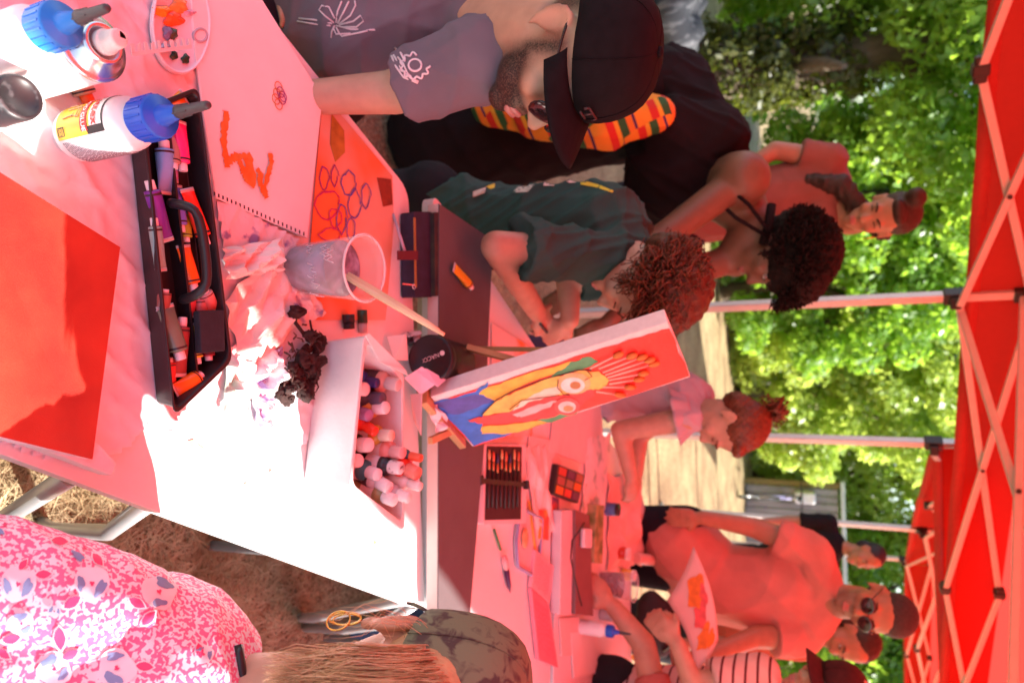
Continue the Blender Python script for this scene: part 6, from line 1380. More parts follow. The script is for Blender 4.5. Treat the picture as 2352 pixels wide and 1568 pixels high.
# ---------------- girl with the ponytail
def girl():
    H = Head(J(1672,972,2.38), (.72,-.32,-.60), (.58,-.1,.78), .94)
    t = person('girl with tied up red hair in a pale ruffled top reaching across the table', V((.20,2.50,0)))
    hip = V((.14,2.52,.72)); ub = J(1570,918,2.46); nb = J(1600,945,2.42); sh = J(1578,962,2.34); el = J(1425,988,2.30); wr = J(1448,1088,2.32); hd = J(1450,1135,2.34); sh2 = J(1572,925,2.56); el2 = J(1470,1000,2.58); wr2 = J(1462,1090,2.60)
    B = H.prims(.85) + H.neck(nb,.042) + [cap_(nb, ub, .045, .06), cap_(ub, hip, .065, .07), cap_(ub, sh, .05, .044), cap_(ub, sh2, .05, .044), cap_(sh, el, .043, .036), cap_(el, wr, .036, .026), cap_(sh2, el2, .04, .034), cap_(el2, wr2, .034, .025)]
    B += fingers(wr, hd-wr, (.0,-.5,.8), .85, .5) + fingers(wr2, (1,0,-.2), (0,-.4,.9), .85, .4) + legs(hip, V((.12,2.52,.40)), V((.10,2.58,.05)), V((.24,2.52,.40)), V((.26,2.58,.05)), .065)
    blob('body', B, skin_mat('skin_fair', (.48,.275,.19)), t, .007, 5)
    ml = cloth_mat('lavender_top', (.50,.38,.42))
    blob('top', [cap_(ub, J(1400,895,2.5), .105, .118), cap_(J(1400,895,2.5), hip, .118, .13), cap_(ub, sh, .068, .052), cap_(ub, sh2, .068, .055)], ml, t, .008, 5, noise=folds(.018,30,14))
    mb = MB(); c = lerp(sh, ub, .25); ax = (el-sh).normalized(); S, T = basis(ax)
    def fr(u, v): a = 2*math.pi*u; rr = .058+.035*v+.010*math.sin(9*a)*v; return c + S*(rr*math.cos(a)) + T*(rr*math.sin(a)) + ax*(.06*v-.02)
    mb.grid(fr, 60, 5); mb.build('ruffle', ml, t, solid=.002)
    blob('skirt', [cap_(hip+V((0,0,.03)), V((.16,2.52,.40)), .14, .19)], cloth_mat('plum_skirt', (.12,.06,.12)), t, .012, 4)
    for p in (V((.10,2.58,0)), V((.26,2.58,0))): shoe(t, p, (.7,-.3), M_white)
    mh = mat('red_hair', (.13,.035,.012), .5, .4, 60, bump=.6, bscale=140, bdist=.004)
    hb = blob('hair', [ell_(H.L(0,-.03,.050),(.084,.096,.080),H.M), ell_(H.L(0,-.07,.0),(.07,.05,.07),H.M), ell_(H.L(0,.05,.088),(.055,.03,.022),H.M)], mh, t, .006, 3, noise=lambda co: .002*np.sin(co[:,0]*300)*np.sin(co[:,2]*260))
    rn = random.Random(4); mb = MB(); kn = H.L(0,-.11,.075)
    for i in range(46):
        d = (H.u*rn.uniform(-.2,.9)-H.f*rn.uniform(.3,1)+H.r*rn.uniform(-.9,.9)).normalized(); q = kn+d*rn.uniform(.04,.085); S, T = basis(d)
        mb.tube([kn, kn+d*.03+S*.02, q+S*rn.uniform(-.03,.03), q+T*rn.uniform(-.03,.03)-V((0,0,.02)), kn+d*.05-V((0,0,.05))+T*rn.uniform(-.03,.03)], [.003,.0035,.003,.0025,.001], 5)
    o = mb.build('ponytail_curls', mh, hb); o['kind'] = 'stuff'
    H.features(t, brow=(.16,.06,.03), lip=(.58,.26,.22), open_=False)
girl()

# ---------------- man in the red T shirt
def man_red():
    H = Head(J(2008,1398,2.93), (-.10,-.95,-.26), (.16,-.22,.96), 1.06)
    t = person('man with sunglasses and grey beard in coral red T shirt at the far end', V((.98,3.05,0)))
    nb = J(1915,1378,2.98); ub = J(1820,1370,3.02); hip = V((.93,3.02,.93)); sh1 = J(1872,1268,3.0); sh2 = J(1850,1462,2.96); el1 = J(1735,1212,3.0); wr1 = J(1612,1188,2.92); el2 = J(1735,1462,2.86); wr2 = J(1635,1500,2.72); 
    def beard(co):
        l = H.loc(co); jaw = np.clip((-.020-.25*(l[:,1]-.02)-l[:,2])/.03,0,1)*np.clip((l[:,1]+.005)/.03,0,1)*np.clip((l[:,2]+.14)/.02,0,1)
        must = np.exp(-((l[:,2]+.055)/.010)**2)*(l[:,1] > .07); return np.clip(np.maximum(jaw*.75, must*.9),0,1)*(np.linalg.norm(l,axis=1) < .2)
    B = H.prims() + H.neck(nb,.058) + [cap_(nb, ub, .06, .08), cap_(ub, hip, .09, .10), cap_(nb, sh1, .045, .05), cap_(nb, sh2, .045, .05), cap_(sh1, el1, .052, .044), cap_(el1, wr1, .042, .030), cap_(sh2, el2, .052, .044), cap_(el2, wr2, .042, .030)] + fingers(wr1, (0,-.3,-1), (0,-1,.3), 1.05, .5) + fingers(wr2, (.1,-.6,-.6), (0,-.5,.8), 1.05, .5)
    B += legs(hip, V((.85,3.02,.5)), V((.84,3.08,.06)), V((1.03,3.02,.5)), V((1.05,3.08,.06)), .09)
    blob('body', B, skin_mat('skin_grey_beard', (.40,.215,.135), (.20,.15,.11)), t, .007, 5, attr=beard)
    S = [cap_(J(1880,1375,3.0), J(1800,1365,3.02), .105, .165, (1,0,0), .85), cap_(J(1800,1365,3.02), J(1640,1335,3.02), .170, .178, (1,0,0), .85), cap_(J(1640,1335,3.02), hip+V((0,0,-.02)), .178, .182, (1,0,0), .85), cap_(J(1895,1360,2.99), sh1, .078, .075), cone_(sh1, lerp(sh1,el1,.66), .075, .078), cap_(J(1890,1400,2.98), sh2, .078, .075), cone_(sh2, lerp(sh2,el2,.66), .075, .078)]
    blob('t_shirt', S, cloth_mat('coral_shirt', (.55,.235,.20)), t, .008, 6, noise=folds(.018, 13, 21))
    blob('trousers', [ell_(hip,(.18,.13,.12))]+legs(hip, V((.85,3.02,.5)), V((.84,3.08,.10)), V((1.03,3.02,.5)), V((1.05,3.08,.10)), .115), cloth_mat('navy_trousers', (.014,.012,.020)), t, .014, 3)
    for p in (V((.84,3.08,0)), V((1.05,3.08,0))): shoe(t, p, (0,-1), M_black)
    mh = mat('short_grey_hair', (.035,.030,.032), .7, .4, 120, bump=.5, bscale=300, bdist=.003)
    blob('hair', [ell_(H.L(0,-.018,.064),(.0835,.097,.080),H.M), ell_(H.L(0,-.055,.0),(.076,.066,.07),H.M)], mh, t, .006, 3)
    H.features(t, brow=(.03,.02,.015), lip=(.45,.20,.17), eyes=False)
    mb = MB(); mb.tube([H.L(-.016,.090,-.0735), H.L(.016,.090,-.0735)], .0022, 5); mb.build('mouth_line', mat('mouth_dark', (.06,.015,.012), .5), t)
    g = thing('sunglasses', 'round dark sunglasses on the man in red', 'sunglasses', H.L(0,.1,0)); mk = mat('glasses_black', (.012,.010,.010)); ml = mat('dark_lens', (.02,.012,.014))
    for sg in (-1, 1):
        mb = MB(); mb.ell(H.L(sg*.033,.100,-.002), (.029*H.k,.006*H.k,.025*H.k), H.M @ Matrix.Rotation(-sg*.15,3,'Z'), 18, 10); mb.build('lens', ml, g)
        mb = MB(); mb.tube([H.L(sg*.060,.092,.006), H.L(sg*.078,.03,.014), H.L(sg*.082,-.02,.014)], .002, 6); mb.build('temple', mk, g)
    mb = MB(); mb.tube([H.L(-.008,.105,.004), H.L(.008,.105,.004)], .0018, 5); mb.build('bridge', mk, g)
man_red()

# ---------------- people half hidden at the right and behind
def bystander(label, head, fwd, up, k, skin, top, hair, base, extra=None, lean=V((0,0,0)), tr=.16, cap=None, long=False, beardless=True):
    H = Head(head, fwd, up, k); t = person(label, base); nb = H.L(0,-.03,-.155); ub = nb+V((0,.03,-.10)); hip = V((base.x, base.y, .92*k)); sd = V((-1,0,0)) if abs(H.f.y) > .5 else V((0,1,0))
    s1 = ub+sd*.17*k; s2 = ub-sd*.17*k; e1 = s1+V((0,-.03,-.28*k)); e2 = s2+V((0,-.03,-.28*k)); w1 = e1+V((0,-.12,-.20*k)); w2 = e2+V((0,-.12,-.20*k))
    B = H.prims() + H.neck(nb,.048) + [cap_(nb,ub,.05,.07), cap_(ub,hip,.08,.09), cap_(ub,s1,.055,.05), cap_(ub,s2,.055,.05), cap_(s1,e1,.046,.038), cap_(e1,w1,.037,.026), cap_(s2,e2,.046,.038), cap_(e2,w2,.037,.026)] + fingers(w1,(0,-.4,-.9),(0,-1,.3),.95,.4) + fingers(w2,(0,-.4,-.9),(0,-1,.3),.95,.4)
    x, y = base.x, base.y; L_ = legs(hip, V((x-.08,y,.48*k)), V((x-.09,y+.05,.06)), V((x+.08,y,.48*k)), V((x+.09,y+.05,.06)), .085); B += L_
    blob('body', B, skin, t, .010, 4)
    blob('top', [cap_(ub+V((0,0,-.01)), hip, tr*.86, tr), cap_(ub,s1,.085,.07), cap_(ub,s2,.085,.07), cone_(s1,lerp(s1,e1,.7),.068,.066), cone_(s2,lerp(s2,e2,.7),.068,.066)], top, t, .011, 5, noise=folds(.009,24,int(base.x*100)))
    blob('trousers', legs(hip, V((x-.08,y,.48*k)), V((x-.09,y+.05,.10)), V((x+.08,y,.48*k)), V((x+.09,y+.05,.10)), .11), cloth_mat('dark_trousers', (.02,.02,.025)), t, .016, 3)
    hp = [ell_(H.L(0,-.03,.052),(.084,.096,.082),H.M), ell_(H.L(0,-.07,-.01),(.074,.05,.075),H.M)]
    if long: hp += [cap_(H.L(-.07,-.05,-.02), H.L(-.10,-.01,-.22), .035, .03), cap_(H.L(.07,-.05,-.02), H.L(.10,-.01,-.22), .035, .03), cap_(H.L(0,-.09,0), H.L(0,-.10,-.24), .06, .04)]
    blob('hair', hp, hair, t, .009, 3, noise=folds(.004,70,3))
    H.features(t)
    if cap: H.baseball_cap(t, cap, .07, .028, .088, wide=1.06)
    return H, t
SKF = skin_mat('skin_fair', (.48,.275,.19)); SKM = skin_mat('skin_tan', SK_MID); SKD = skin_mat('skin_dark', SK_DARK)
HB = mat('dark_brown_hair', (.030,.016,.010))
bystander('dark haired man in black standing far behind the man in red', J(1988,1276,5.6), (.5,-.8,-.2), (0,0,1), 1., SKM, cloth_mat('black_shirt', (.012,.012,.015)), mat('blue_black_hair', (.02,.02,.035), .6), V((1.86,5.75,0)))
H_, t_ = bystander('dark haired woman with necklace behind the man in red', J(1948,1470,3.55), (.35,-.80,-.45), (.25,-.3,.9), 1., SKM, cloth_mat('rust_top', (.42,.12,.07)), HB, V((1.62,3.75,0)), long=True)
mb = MB(); nb_ = H_.L(0,.0,-.15); mb.tube([nb_+V((.065*math.cos(a), .065*math.sin(a)-.02, -.03*math.sin(-a)*.6-.02)) for a in [2*math.pi*i/20 for i in range(21)]], .006, 6, cap=False); mb.build('necklace', mat('dark_beads', (.02,.01,.03), .3), t_)
# child in striped shirt and dark red cap, reaching in from the right with the orange drawing
def child_right():
    H = Head(J(1905,1592,2.32), (-.80,-.35,-.45), (-.42,-.1,.88), .98); t = person('child in dark red cap and striped shirt reaching in from the right edge', V((1.28,2.30,0)))
    nb = H.L(0,-.03,-.155); ub = nb+V((.02,.02,-.09)); hip = V((1.30,2.32,.80)); sh = J(1745,1545,2.22); el = J(1592,1572,2.12); wr = J(1556,1478,2.14); hd = J(1520,1440,2.16); sh2 = ub+V((.10,.12,0)); el2 = sh2+V((-.05,-.02,-.26)); wr2 = el2+V((-.18,-.05,-.02))
    B = H.prims(.9) + H.neck(nb,.045) + [cap_(nb,ub,.05,.065), cap_(ub,hip,.07,.08), cap_(ub,sh,.05,.044), cap_(sh,el,.044,.036), cap_(el,wr,.036,.026), cap_(ub,sh2,.06,.048), cap_(sh2,el2,.042,.036), cap_(el2,wr2,.035,.025)] + fingers(wr, hd-wr, (.2,-.75,.5), .98, .55, .14, -1) + fingers(wr2, (-1,0,-.1), (0,-.3,.9), .9, .4)
    B += legs(hip, V((1.22,2.32,.42)), V((1.20,2.38,.05)), V((1.38,2.32,.42)), V((1.40,2.38,.05)), .075)
    blob('body', B, SKF, t, .007, 5)
    m = cloth_mat('striped_shirt', (.62,.42,.38)); nt = m.node_tree; L = nt.links; tc = _n(nt,'ShaderNodeTexCoord'); sx = _n(nt,'ShaderNodeSeparateXYZ'); L.new(tc.outputs['Object'], sx.inputs[0])
    mm = _n(nt,'ShaderNodeMath',operation='MULTIPLY'); mm.inputs[1].default_value = 30; L.new(sx.outputs[2], mm.inputs[0]); fr = _n(nt,'ShaderNodeMath',operation='FRACT'); L.new(mm.outputs[0], fr.inputs[0]); gt = _n(nt,'ShaderNodeMath',operation='GREATER_THAN'); gt.inputs[1].default_value = .78; L.new(fr.outputs[0], gt.inputs[0])
    mx = _n(nt,'ShaderNodeMix',data_type='RGBA'); L.new(gt.outputs[0], mx.inputs[0]); mx.inputs[6].default_value = (.64,.44,.40,1); mx.inputs[7].default_value = (.10,.02,.025,1); L.new(mx.outputs[2], nt.nodes['Principled BSDF'].inputs['Base Color'])
    blob('striped_shirt', [cap_(ub, hip, .125, .145), cap_(ub, sh, .075, .065), cone_(sh, lerp(sh,el,.72), .064, .066), cap_(ub,sh2,.075,.06), cone_(sh2,lerp(sh2,el2,.6),.06,.06)], m, t, .008, 5, noise=folds(.007,26,31))
    blob('trousers', legs(hip, V((1.22,2.32,.42)), V((1.20,2.38,.10)), V((1.38,2.32,.42)), V((1.40,2.38,.10)), .10), cloth_mat('dark_trousers', (.02,.02,.025)), t, .014, 3)
    for p in (V((1.20,2.38,0)), V((1.40,2.38,0))): shoe(t, p, (-.6,-.4), M_white)
    blob('hair', [ell_(H.L(0,-.03,.045),(.083,.096,.075),H.M), ell_(H.L(0,-.07,-.02),(.076,.05,.085),H.M)], HB, t, .008, 3)
    H.features(t, lip=(.5,.2,.18)); H.baseball_cap(t, mat('dark_red_cap', (.05,.008,.010), .8, .2, 60, spec=.3), .072, .028, .09, wide=1.06)
child_right()
# the orange painting held up between them
q = [J(1593,1254,2.50), J(1650,1467,2.28), J(1597,1540,2.16), J(1532,1378,2.34)]
tp = thing('held_painting', 'pink paper with orange painting held up in front of the man in red', 'drawing', (q[0]+q[2])/2)
def pf(u, v):
    p = lerp(lerp(q[0],q[1],u), lerp(q[3],q[2],u), v); p.z += .020*math.sin(math.pi*u)+.010*math.sin(math.pi*v); return p
mb = MB(); mb.grid(pf, 12, 10); mb.build('paper', mat('pink_paper', (.78,.50,.46), .7, .04), tp, solid=.001)
nq = (q[1]-q[0]).cross(q[3]-q[0]).normalized(); nq = nq if nq.y < 0 else -nq
for i, (u0, v0, ru, rv) in enumerate(((.28,.42,.16,.26),(.50,.55,.14,.20),(.74,.62,.12,.24),(.40,.30,.10,.12),(.86,.40,.08,.2))):
    mb = MB(); pts = [pf(min(.98,max(.02,u0+ru*math.cos(a)*(1+.25*math.sin(3*a+i)))), min(.98,max(.02,v0+rv*math.sin(a)*(1+.25*math.cos(4*a+i)))))+nq*.003 for a in [2*math.pi*k/20 for k in range(20)]]
    c = pf(u0,v0)+nq*.003; mb.add([c]+pts, [(0,1+k,1+(k+1)%20) for k in range(20)], 0, False); mb.build('paint_patch', mat('orange_patch_%d'%(i%2), [(.78,.20,.02),(.72,.10,.10)][i%2], .6, .25, 40), tp)
# person in jeans on the far right, only a bent arm and the lap in view
def seated_right():
    base = V((1.12,1.98,0)); t = person('person in jeans at the right edge with a bent bare forearm on the table', base); hip = V((1.32,1.98,.55)); ub = V((1.30,2.02,1.02)); H = Head(V((1.30,2.0,1.32)), (-.9,.1,-.3), (-.3,0,.95), 1.)
    sh = V((1.20,2.14,1.0)); el = J(1478,1478,2.25); wr = J(1408,1392,2.22)
    B = H.prims() + H.neck(ub+V((0,0,.1))) + [cap_(ub+V((0,0,.08)),ub,.05,.08), cap_(ub,hip,.09,.1), cap_(ub,sh,.055,.048), cap_(sh,el,.046,.042), cap_(el,wr,.042,.030), cap_(ub+V((0,-.16,0)),V((1.25,1.80,.78)),.048,.04), cap_(ub,ub+V((0,-.16,0)),.07,.05)] + fingers(wr, wr-el, (0,-.4,.9), 1., .4)
    B += [cap_(hip+V((0,.09,0)), V((.98,2.06,.56)), .085,.065), cap_(V((.98,2.06,.56)), V((.98,2.06,.06)), .06,.04), cap_(hip+V((0,-.09,0)), V((.98,1.86,.56)), .085,.065), cap_(V((.98,1.86,.56)), V((.98,1.86,.06)), .06,.04)]
    blob('body', B, SKF, t, .009, 4)
    blob('jeans', [ell_(hip,(.17,.18,.13)), cap_(hip+V((0,.09,0)), V((.98,2.06,.57)), .105,.088), cap_(V((.98,2.06,.57)), V((.98,2.06,.10)), .085,.07), cap_(hip+V((0,-.09,0)), V((.98,1.86,.57)), .105,.088), cap_(V((.98,1.86,.57)), V((.98,1.86,.10)), .085,.07)], cloth_mat('blue_jeans', (.10,.16,.30), .25), t, .010, 4, noise=folds(.008,26,41))
    blob('shirt', [cap_(ub,hip,.145,.16), cap_(ub,sh,.08,.065), cone_(sh,lerp(sh,el,.55),.066,.06), cap_(ub,ub+V((0,-.16,0)),.08,.065)], cloth_mat('brick_shirt', (.40,.12,.10)), t, .010, 5, noise=folds(.008,24,42))
    blob('hair', [ell_(H.L(0,-.03,.052),(.084,.096,.082),H.M), ell_(H.L(0,-.07,-.01),(.074,.05,.075),H.M)], HB, t, .010, 3); H.features(t)
seated_right()
# ---------------- woman in the foreground: camouflage cap, pink patterned blouse, seen from behind
def woman_front():
    H = Head(JA(925,1600,.75), (.20,.92,-.33), (-.02,.34,.93), 1.0)
    base = V((.46,.30,0)); t = person('blond woman in camouflage cap and pink patterned blouse seen from behind at the right', base)
    nb = JA(600,1625,.735); sh = JA(260,1432,.70); el = JA(-160,1380,.63); hip = V((.52,.06,.48)); ub = JA(310,1600,.73); el0 = el + V((0,0,0)); wr = el+V((.14,.06,-.20))
    B = H.prims() + H.neck(nb,.050) + [cap_(nb, ub, .05, .08), cap_(ub, hip, .09, .1), cap_(ub, sh, .055, .05), cap_(sh, el, .050, .042), cap_(el, wr, .040, .030), cap_(ub, V((.58,.48,.98)), .055, .05), cap_(V((.58,.48,.98)), V((.60,.56,.70)), .05, .04)] + fingers(wr, (.2,.7,-.6), (0,.5,.8), .95, .4)
    B += [cap_(hip+V((-.08,0,0)), V((.44,.48,.48)), .085,.062), cap_(V((.44,.48,.48)), V((.46,.48,.06)), .06,.042), cap_(hip+V((.1,0,0)), V((.72,.48,.48)), .085,.062), cap_(V((.72,.48,.48)), V((.72,.48,.06)), .06,.042)]
    blob('body', B, skin_mat('skin_fair', (.48,.275,.19)), t, .006, 5)
    # blouse
    m = mat('pink_blouse', (.70,.04,.16), .55, .04); nt = m.node_tree; L = nt.links; p = nt.nodes['Principled BSDF']; tc = _n(nt,'ShaderNodeTexCoord')
    n1 = _n(nt,'ShaderNodeTexNoise'); n1.inputs['Scale'].default_value = 230; n1.inputs['Detail'].default_value = .6; n1.inputs['Distortion'].default_value = .6; L.new(tc.outputs['Object'], n1.inputs[0])
    r1 = _n(nt,'ShaderNodeValToRGB'); r1.color_ramp.elements[0].position = .488; r1.color_ramp.elements[1].position = .515; r1.color_ramp.elements[0].color = (.80,.16,.34,1); r1.color_ramp.elements[1].color = (.80,.76,.84,1); L.new(n1.outputs['Fac'], r1.inputs[0])
    vo = _n(nt,'ShaderNodeTexVoronoi'); vo.inputs['Scale'].default_value = 7.5; L.new(tc.outputs['Object'], vo.inputs['Vector'])
    nd = _n(nt,'ShaderNodeTexNoise'); nd.inputs['Scale'].default_value = 28; nd.inputs['Detail'].default_value = 1; nd.inputs['Distortion'].default_value = 1.5; L.new(tc.outputs['Object'], nd.inputs[0])
    ad = _n(nt,'ShaderNodeMath',operation='MULTIPLY_ADD'); ad.inputs[1].default_value = .22; L.new(nd.outputs['Fac'], ad.inputs[0]); L.new(vo.outputs['Distance'], ad.inputs[2])
    lt = _n(nt,'ShaderNodeMath',operation='LESS_THAN'); lt.inputs[1].default_value = .0; L.new(ad.outputs[0], lt.inputs[0])
    r2 = _n(nt,'ShaderNodeValToRGB'); r2.color_ramp.interpolation = 'CONSTANT'; e = r2.color_ramp.elements; e[0].position = 0; e[0].color = (.80,.10,.24,1); e[1].position = .40; e[1].color = (.80,.80,.86,1); k = e.new(.55); k.color = (.36,.47,.70,1); k = e.new(.66); k.color = (.78,.80,.88,1); L.new(nd.outputs['Fac'], r2.inputs[0])
    mx = _n(nt,'ShaderNodeMix',data_type='RGBA'); L.new(lt.outputs[0], mx.inputs[0]); L.new(r1.outputs[0], mx.inputs[6]); L.new(r2.outputs[0], mx.inputs[7])
    v2 = _n(nt,'ShaderNodeTexVoronoi'); v2.inputs['Scale'].default_value = 12; mp = _n(nt,'ShaderNodeMapping'); mp.inputs['Scale'].default_value = (1,1.9,.9); mp.inputs['Rotation'].default_value = (.5,.7,.3); mp.inputs['Location'].default_value = (.31,.17,.05); L.new(tc.outputs['Object'], mp.inputs[0]); L.new(mp.outputs[0], v2.inputs['Vector'])
    l2 = _n(nt,'ShaderNodeMath',operation='LESS_THAN'); l2.inputs[1].default_value = .0; L.new(v2.outputs['Distance'], l2.inputs[0]); l3 = _n(nt,'ShaderNodeMath',operation='LESS_THAN'); l3.inputs[1].default_value = .0; L.new(v2.outputs['Distance'], l3.inputs[0])
    m3 = _n(nt,'ShaderNodeMix',data_type='RGBA'); L.new(l3.outputs[0], m3.inputs[0]); L.new(mx.outputs[2], m3.inputs[6]); m3.inputs[7].default_value = (.80,.78,.86,1)
    m4 = _n(nt,'ShaderNodeMix',data_type='RGBA'); L.new(l2.outputs[0], m4.inputs[0]); L.new(m3.outputs[2], m4.inputs[6]); m4.inputs[7].default_value = (.72,.04,.16,1); L.new(m4.outputs[2], p.inputs['Base Color'])
    S = [cap_(JA(430,1625,.73), ub, .07, .115), cap_(ub, JA(-60,1640,.68), .13, .15), cap_(JA(-60,1640,.68), hip, .15, .17), cap_(JA(330,1555,.72), sh, .075, .070), cone_(sh, lerp(sh,el,.98), .074, .085), cap_(ub, V((.58,.48,.98)), .085, .075), cap_(JA(100,1540,.68), JA(-160,1540,.64), .10, .12)]
    blouse = blob('blouse', S, m, t, .006, 6, noise=folds(.007, 26, 51))
    decal([[(562,1568),(556,1545),(552,1520),(549,1500),(546,1482)]], blouse, .0055, M_black, t, 'bag_strap', .001)
    # printed flowers and leaves, laid on the cloth
    bv = BVH[blouse.name]
    def motif(nm, pts, m_, off):
        c = (sum(p_[0] for p_ in pts)/len(pts), sum(p_[1] for p_ in pts)/len(pts)); n_ = len(pts); rings = []
        for k_ in (0, .35, .7, 1.):
            row = []
            for p_ in ([c] if k_ == 0 else [(c[0]+(q_[0]-c[0])*k_, c[1]+(q_[1]-c[1])*k_) for q_ in pts]):
                d = ray(*p_).normalized(); h = bv.ray_cast(CP, d)
                if h[0] is None: return
                row.append(h[0]-d*off)
            rings.append(row)
        vs = rings[0]+rings[1]+rings[2]+rings[3]; fs = [(0,1+i,1+(i+1)%n_) for i in range(n_)]+[(1+r_*n_+i,1+(r_+1)*n_+i,1+(r_+1)*n_+(i+1)%n_,1+r_*n_+(i+1)%n_) for r_ in range(2) for i in range(n_)]
        mb = MB(); mb.add(vs, fs, 0, True); mb.build(nm, m_, t)
    mW = mat('print_petal_white', (.78,.77,.86), .55, .05); mBl = mat('print_petal_blue', (.20,.31,.55), .55, .1, 40); mPk = mat('print_leaf_pink', (.74,.06,.20), .55, .05)
    def blobp(cx, cy, r, sx=1., sy=1., rot=0., wob=.12, ph=0., n_=20):
        out = []
        for i in range(n_):
            a = 2*math.pi*i/n_; k_ = r*(1+wob*math.sin(3*a+ph)+wob*.6*math.sin(5*a+ph*2)); x, y = k_*sx*math.cos(a), k_*sy*math.sin(a); out.append((cx+x*math.cos(rot)-y*math.sin(rot), cy+x*math.sin(rot)+y*math.cos(rot)))
        return out
    rn0 = random.Random(2)
    for i, (zx, zy, zr) in enumerate(((30,600,85),(515,745,100),(110,965,108),(560,960,108),(970,1010,108),(130,1205,80),(330,1480,105),(710,1475,118),(1240,1390,60),(800,765,45),(330,1130,40))):
        cx, cy, r_ = zx*.3775, 976.2+zy*.3775, zr*.3775; a = rn0.uniform(0,6.28)
        motif('flower_print', blobp(cx, cy, r_, wob=.08, ph=i), mW, .0012)
        motif('petal_print', blobp(cx+r_*.55*math.cos(a), cy+r_*.55*math.sin(a), r_*.42, .62, 1.25, a, .16, i), mBl, .0018)
        motif('petal_print', blobp(cx+r_*.62*math.cos(a+2.6), cy+r_*.62*math.sin(a+2.6), r_*.36, .60, 1.2, a+2.6, .16, i+2), mBl, .0018)
        motif('flower_centre', blobp(cx, cy, r_*.13, 1, 1, 0, .3, i, 10), mPk, .0022)
    for i, (zx, zy, L_, a) in enumerate(((365,702,52,.1),(595,815,48,.9),(140,845,40,-.9),(265,905,50,-.1),(440,1075,62,-.6),(835,1080,55,.5),(905,1172,58,-.8),(365,1300,70,1.5),(430,1395,55,-.5),(880,1465,55,.1),(70,1300,58,-.2),(20,1390,50,.6),(1215,1370,48,1.4))):
        cx, cy = zx*.3775, 976.2+zy*.3775; L2 = L_*.3775
        def leafp(k_): return [(cx+L2*k_*u*math.cos(a)-w_*math.sin(a), cy+L2*k_*u*math.sin(a)+w_*math.cos(a)) for u, w_ in [(-1,0),(-.6,L2*k_*.36),(0,L2*k_*.52),(.5,L2*k_*.36),(1,0),(.5,-L2*k_*.36),(0,-L2*k_*.52),(-.6,-L2*k_*.36)]]
        motif('leaf_print', leafp(1.28), mW, .0012); motif('leaf_print', leafp(1.0), mPk, .0018)
    blob('jeans', [ell_(hip,(.19,.17,.13)), cap_(hip+V((-.08,0,0)), V((.44,.48,.48)), .10,.08), cap_(V((.44,.48,.48)), V((.46,.48,.10)), .078,.065), cap_(hip+V((.1,0,0)), V((.72,.48,.48)), .10,.08), cap_(V((.72,.48,.48)), V((.72,.48,.10)), .078,.065)], cloth_mat('faded_jeans', (.12,.16,.24), .25), t, .012, 3)
    for q_ in (V((.46,.48,0)), V((.72,.48,0))): shoe(t, q_, (0,1), M_white)
    ch = thing('folding_chair', 'folding chair under the blond woman in the pink blouse', 'chair', (.56,.06,0)); mb = MB(); mb.box((.56,.06,.335), (.40,.38,.03)); mb.build('seat', M_black, ch, bevel=.01)
    for sx in (-.17,.17):
        for sy in (-.16,.17): mb = MB(); mb.tube([(.56+sx,.06+sy,.325), (.56+sx*1.1,.06+sy*1.2,0)], .011, 8); mb.build('leg', M_metal, ch)
    # ear a little larger, seen from behind, with gold earrings
    gm = mat('gold', (.75,.48,.12), .25, metal=.9); er = H.L(-.082,-.016,-.045)
    P_ear = [H.e((-.080,-.020,-.002),(.008,.020,.031)), H.e((-.079,-.012,-.034),(.007,.010,.012))]; blob('ear', P_ear, skin_mat('skin_fair', (.48,.275,.19)), t, .0035, 4)
    for i, (o_, r1_, r2_) in enumerate(((0,.016,.007),(.006,.018,.008),(-.005,.013,.012))):
        c = er+H.u*(-.014-.004*i)-H.r*.002+H.f*o_; mb = MB(); mb.tube([c+H.u*(r1_*math.cos(a))+(H.f*.7-H.r*.7)*(r2_*math.sin(a)) for a in [2*math.pi*k/20 for k in range(21)]], .0011, 6, cap=False); mb.build('earring', gm, t)
    mb = MB(); mb.ell(H.L(-.070,-.03,.028), (.003,.003,.003)); mb.build('ear_stud', gm, t)
    # hair: a rounded mass plus many thin strands
    mh = mat('dark_blond_base', (.46,.30,.16), .6, .3, 60, stretch=(1,1,.2), bump=.5, bscale=200, bdist=.003)
    hb = blob('hair', [ell_(H.L(0,-.03,.040),(.080,.098,.075),H.M), ell_(H.L(.01,-.066,-.01),(.074,.052,.075),H.M), cap_(H.L(.02,-.075,-.01), JA(800,1610,.675), .045, .04), cap_(JA(800,1610,.675), JA(690,1650,.69), .04, .03)], mh, t, .006, 4)
    rn = random.Random(17); tones = [mat('blond_strand_%d'%i, c_, .4, .15, 30, spec=.5, translucent=.15, tcol=c_) for i, c_ in enumerate(((.60,.40,.21),(.74,.54,.33),(.40,.24,.12)))]
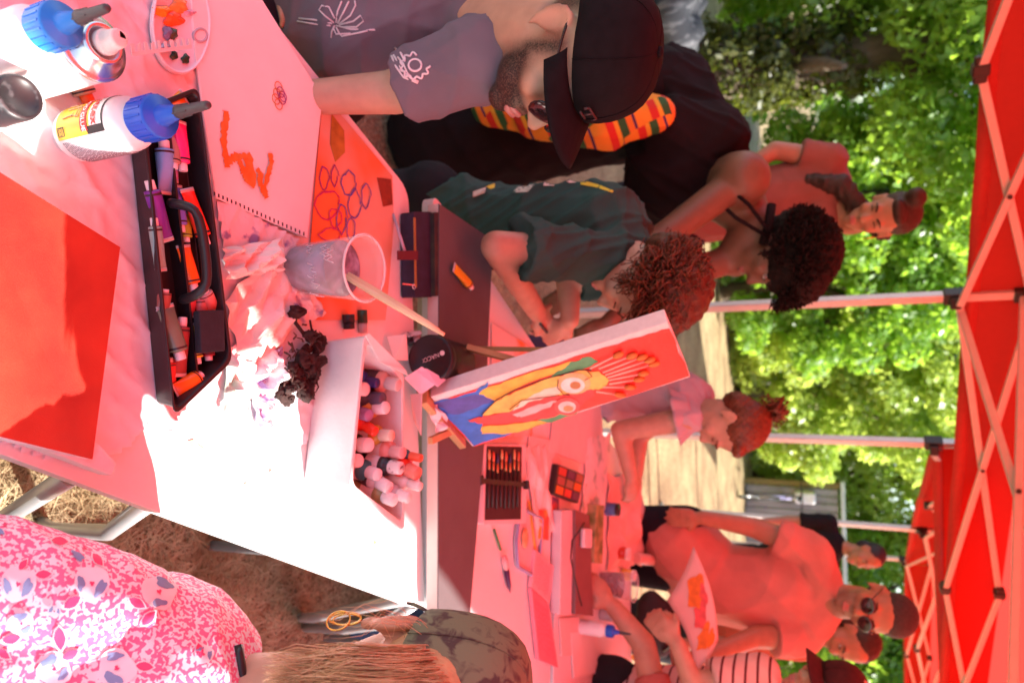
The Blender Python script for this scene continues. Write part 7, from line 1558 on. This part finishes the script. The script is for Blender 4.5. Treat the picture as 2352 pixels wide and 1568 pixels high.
    for ti, nst in ((0,900),(1,800),(2,500)):
        mb = MB()
        for i in range(nst):
            v = rn.random(); ys = 1492+v*140; st = JA(985+(ys-1470)*1.0+rn.uniform(-45,25), ys-4, .722-.056*v); y1 = ys-4+rn.uniform(-10,18)
            m1 = JA(925+(ys-1470)*.6+rn.uniform(-40,40), y1, .678-.046*v+rn.uniform(-.008,.008)); m2 = JA(790+rn.uniform(-40,40), y1+14+12*math.sin(i*.7)+rn.uniform(-26,30), .664-.026*v+rn.uniform(-.012,.012)); en = JA(rn.uniform(600,790), 1508+v*130+rn.uniform(-30,60), .668+rn.uniform(-.02,.02))
            mb.tube([st, m1, m2, lerp(m2,en,.6)+V((rn.uniform(-.006,.006),0,rn.uniform(-.008,.004))), en], [.0003,.00042,.00042,.00036,.00012], 4, cap=False)
        if ti == 1:
            for i in range(13):   # stray hairs lifting off the ear and nape
                st = H.L(-.07, -.03+rn.uniform(-.03,.01), .03+rn.uniform(-.03,.02)); y0 = rn.uniform(1385,1480); x0 = rn.uniform(720,860); en = JA(x0, y0, .68+rn.uniform(-.03,.03)); md = JA((x0+960)/2+rn.uniform(-30,30), min(y0,1432)-rn.uniform(0,35), .68)
                mb.tube([st, lerp(st,md,.5)+V((-.006,0,.006)), md, lerp(md,en,.55)+V((rn.uniform(-.012,.012),0,rn.uniform(-.006,.012))), en], [.00028,.00028,.00025,.00022,.00012], 4, cap=False)
        o = mb.build('hair_strands', tones[ti], hb); o['kind'] = 'stuff'
    mc = mat('camouflage_cap', (.15,.18,.115), .8, col2=(.06,.045,.045), scale=44, detail=12, thr=(.50,.60), bump=.2, bscale=300, bdist=.001, distort=.8)
    H.baseball_cap(t, mc, .07, .030, .112, wide=1.08)
    # adjuster opening edge at the back of the cap
    mb = MB(); mb.tube([H.L(.030+.045*math.cos(a), -.108-.004*math.sin(a), .020+.040*math.sin(a)) for a in [math.pi*k/14 for k in range(15)]], .0022, 6); mb.build('cap_opening', mat('pale_piping', (.45,.42,.48), .6), t)
woman_front()
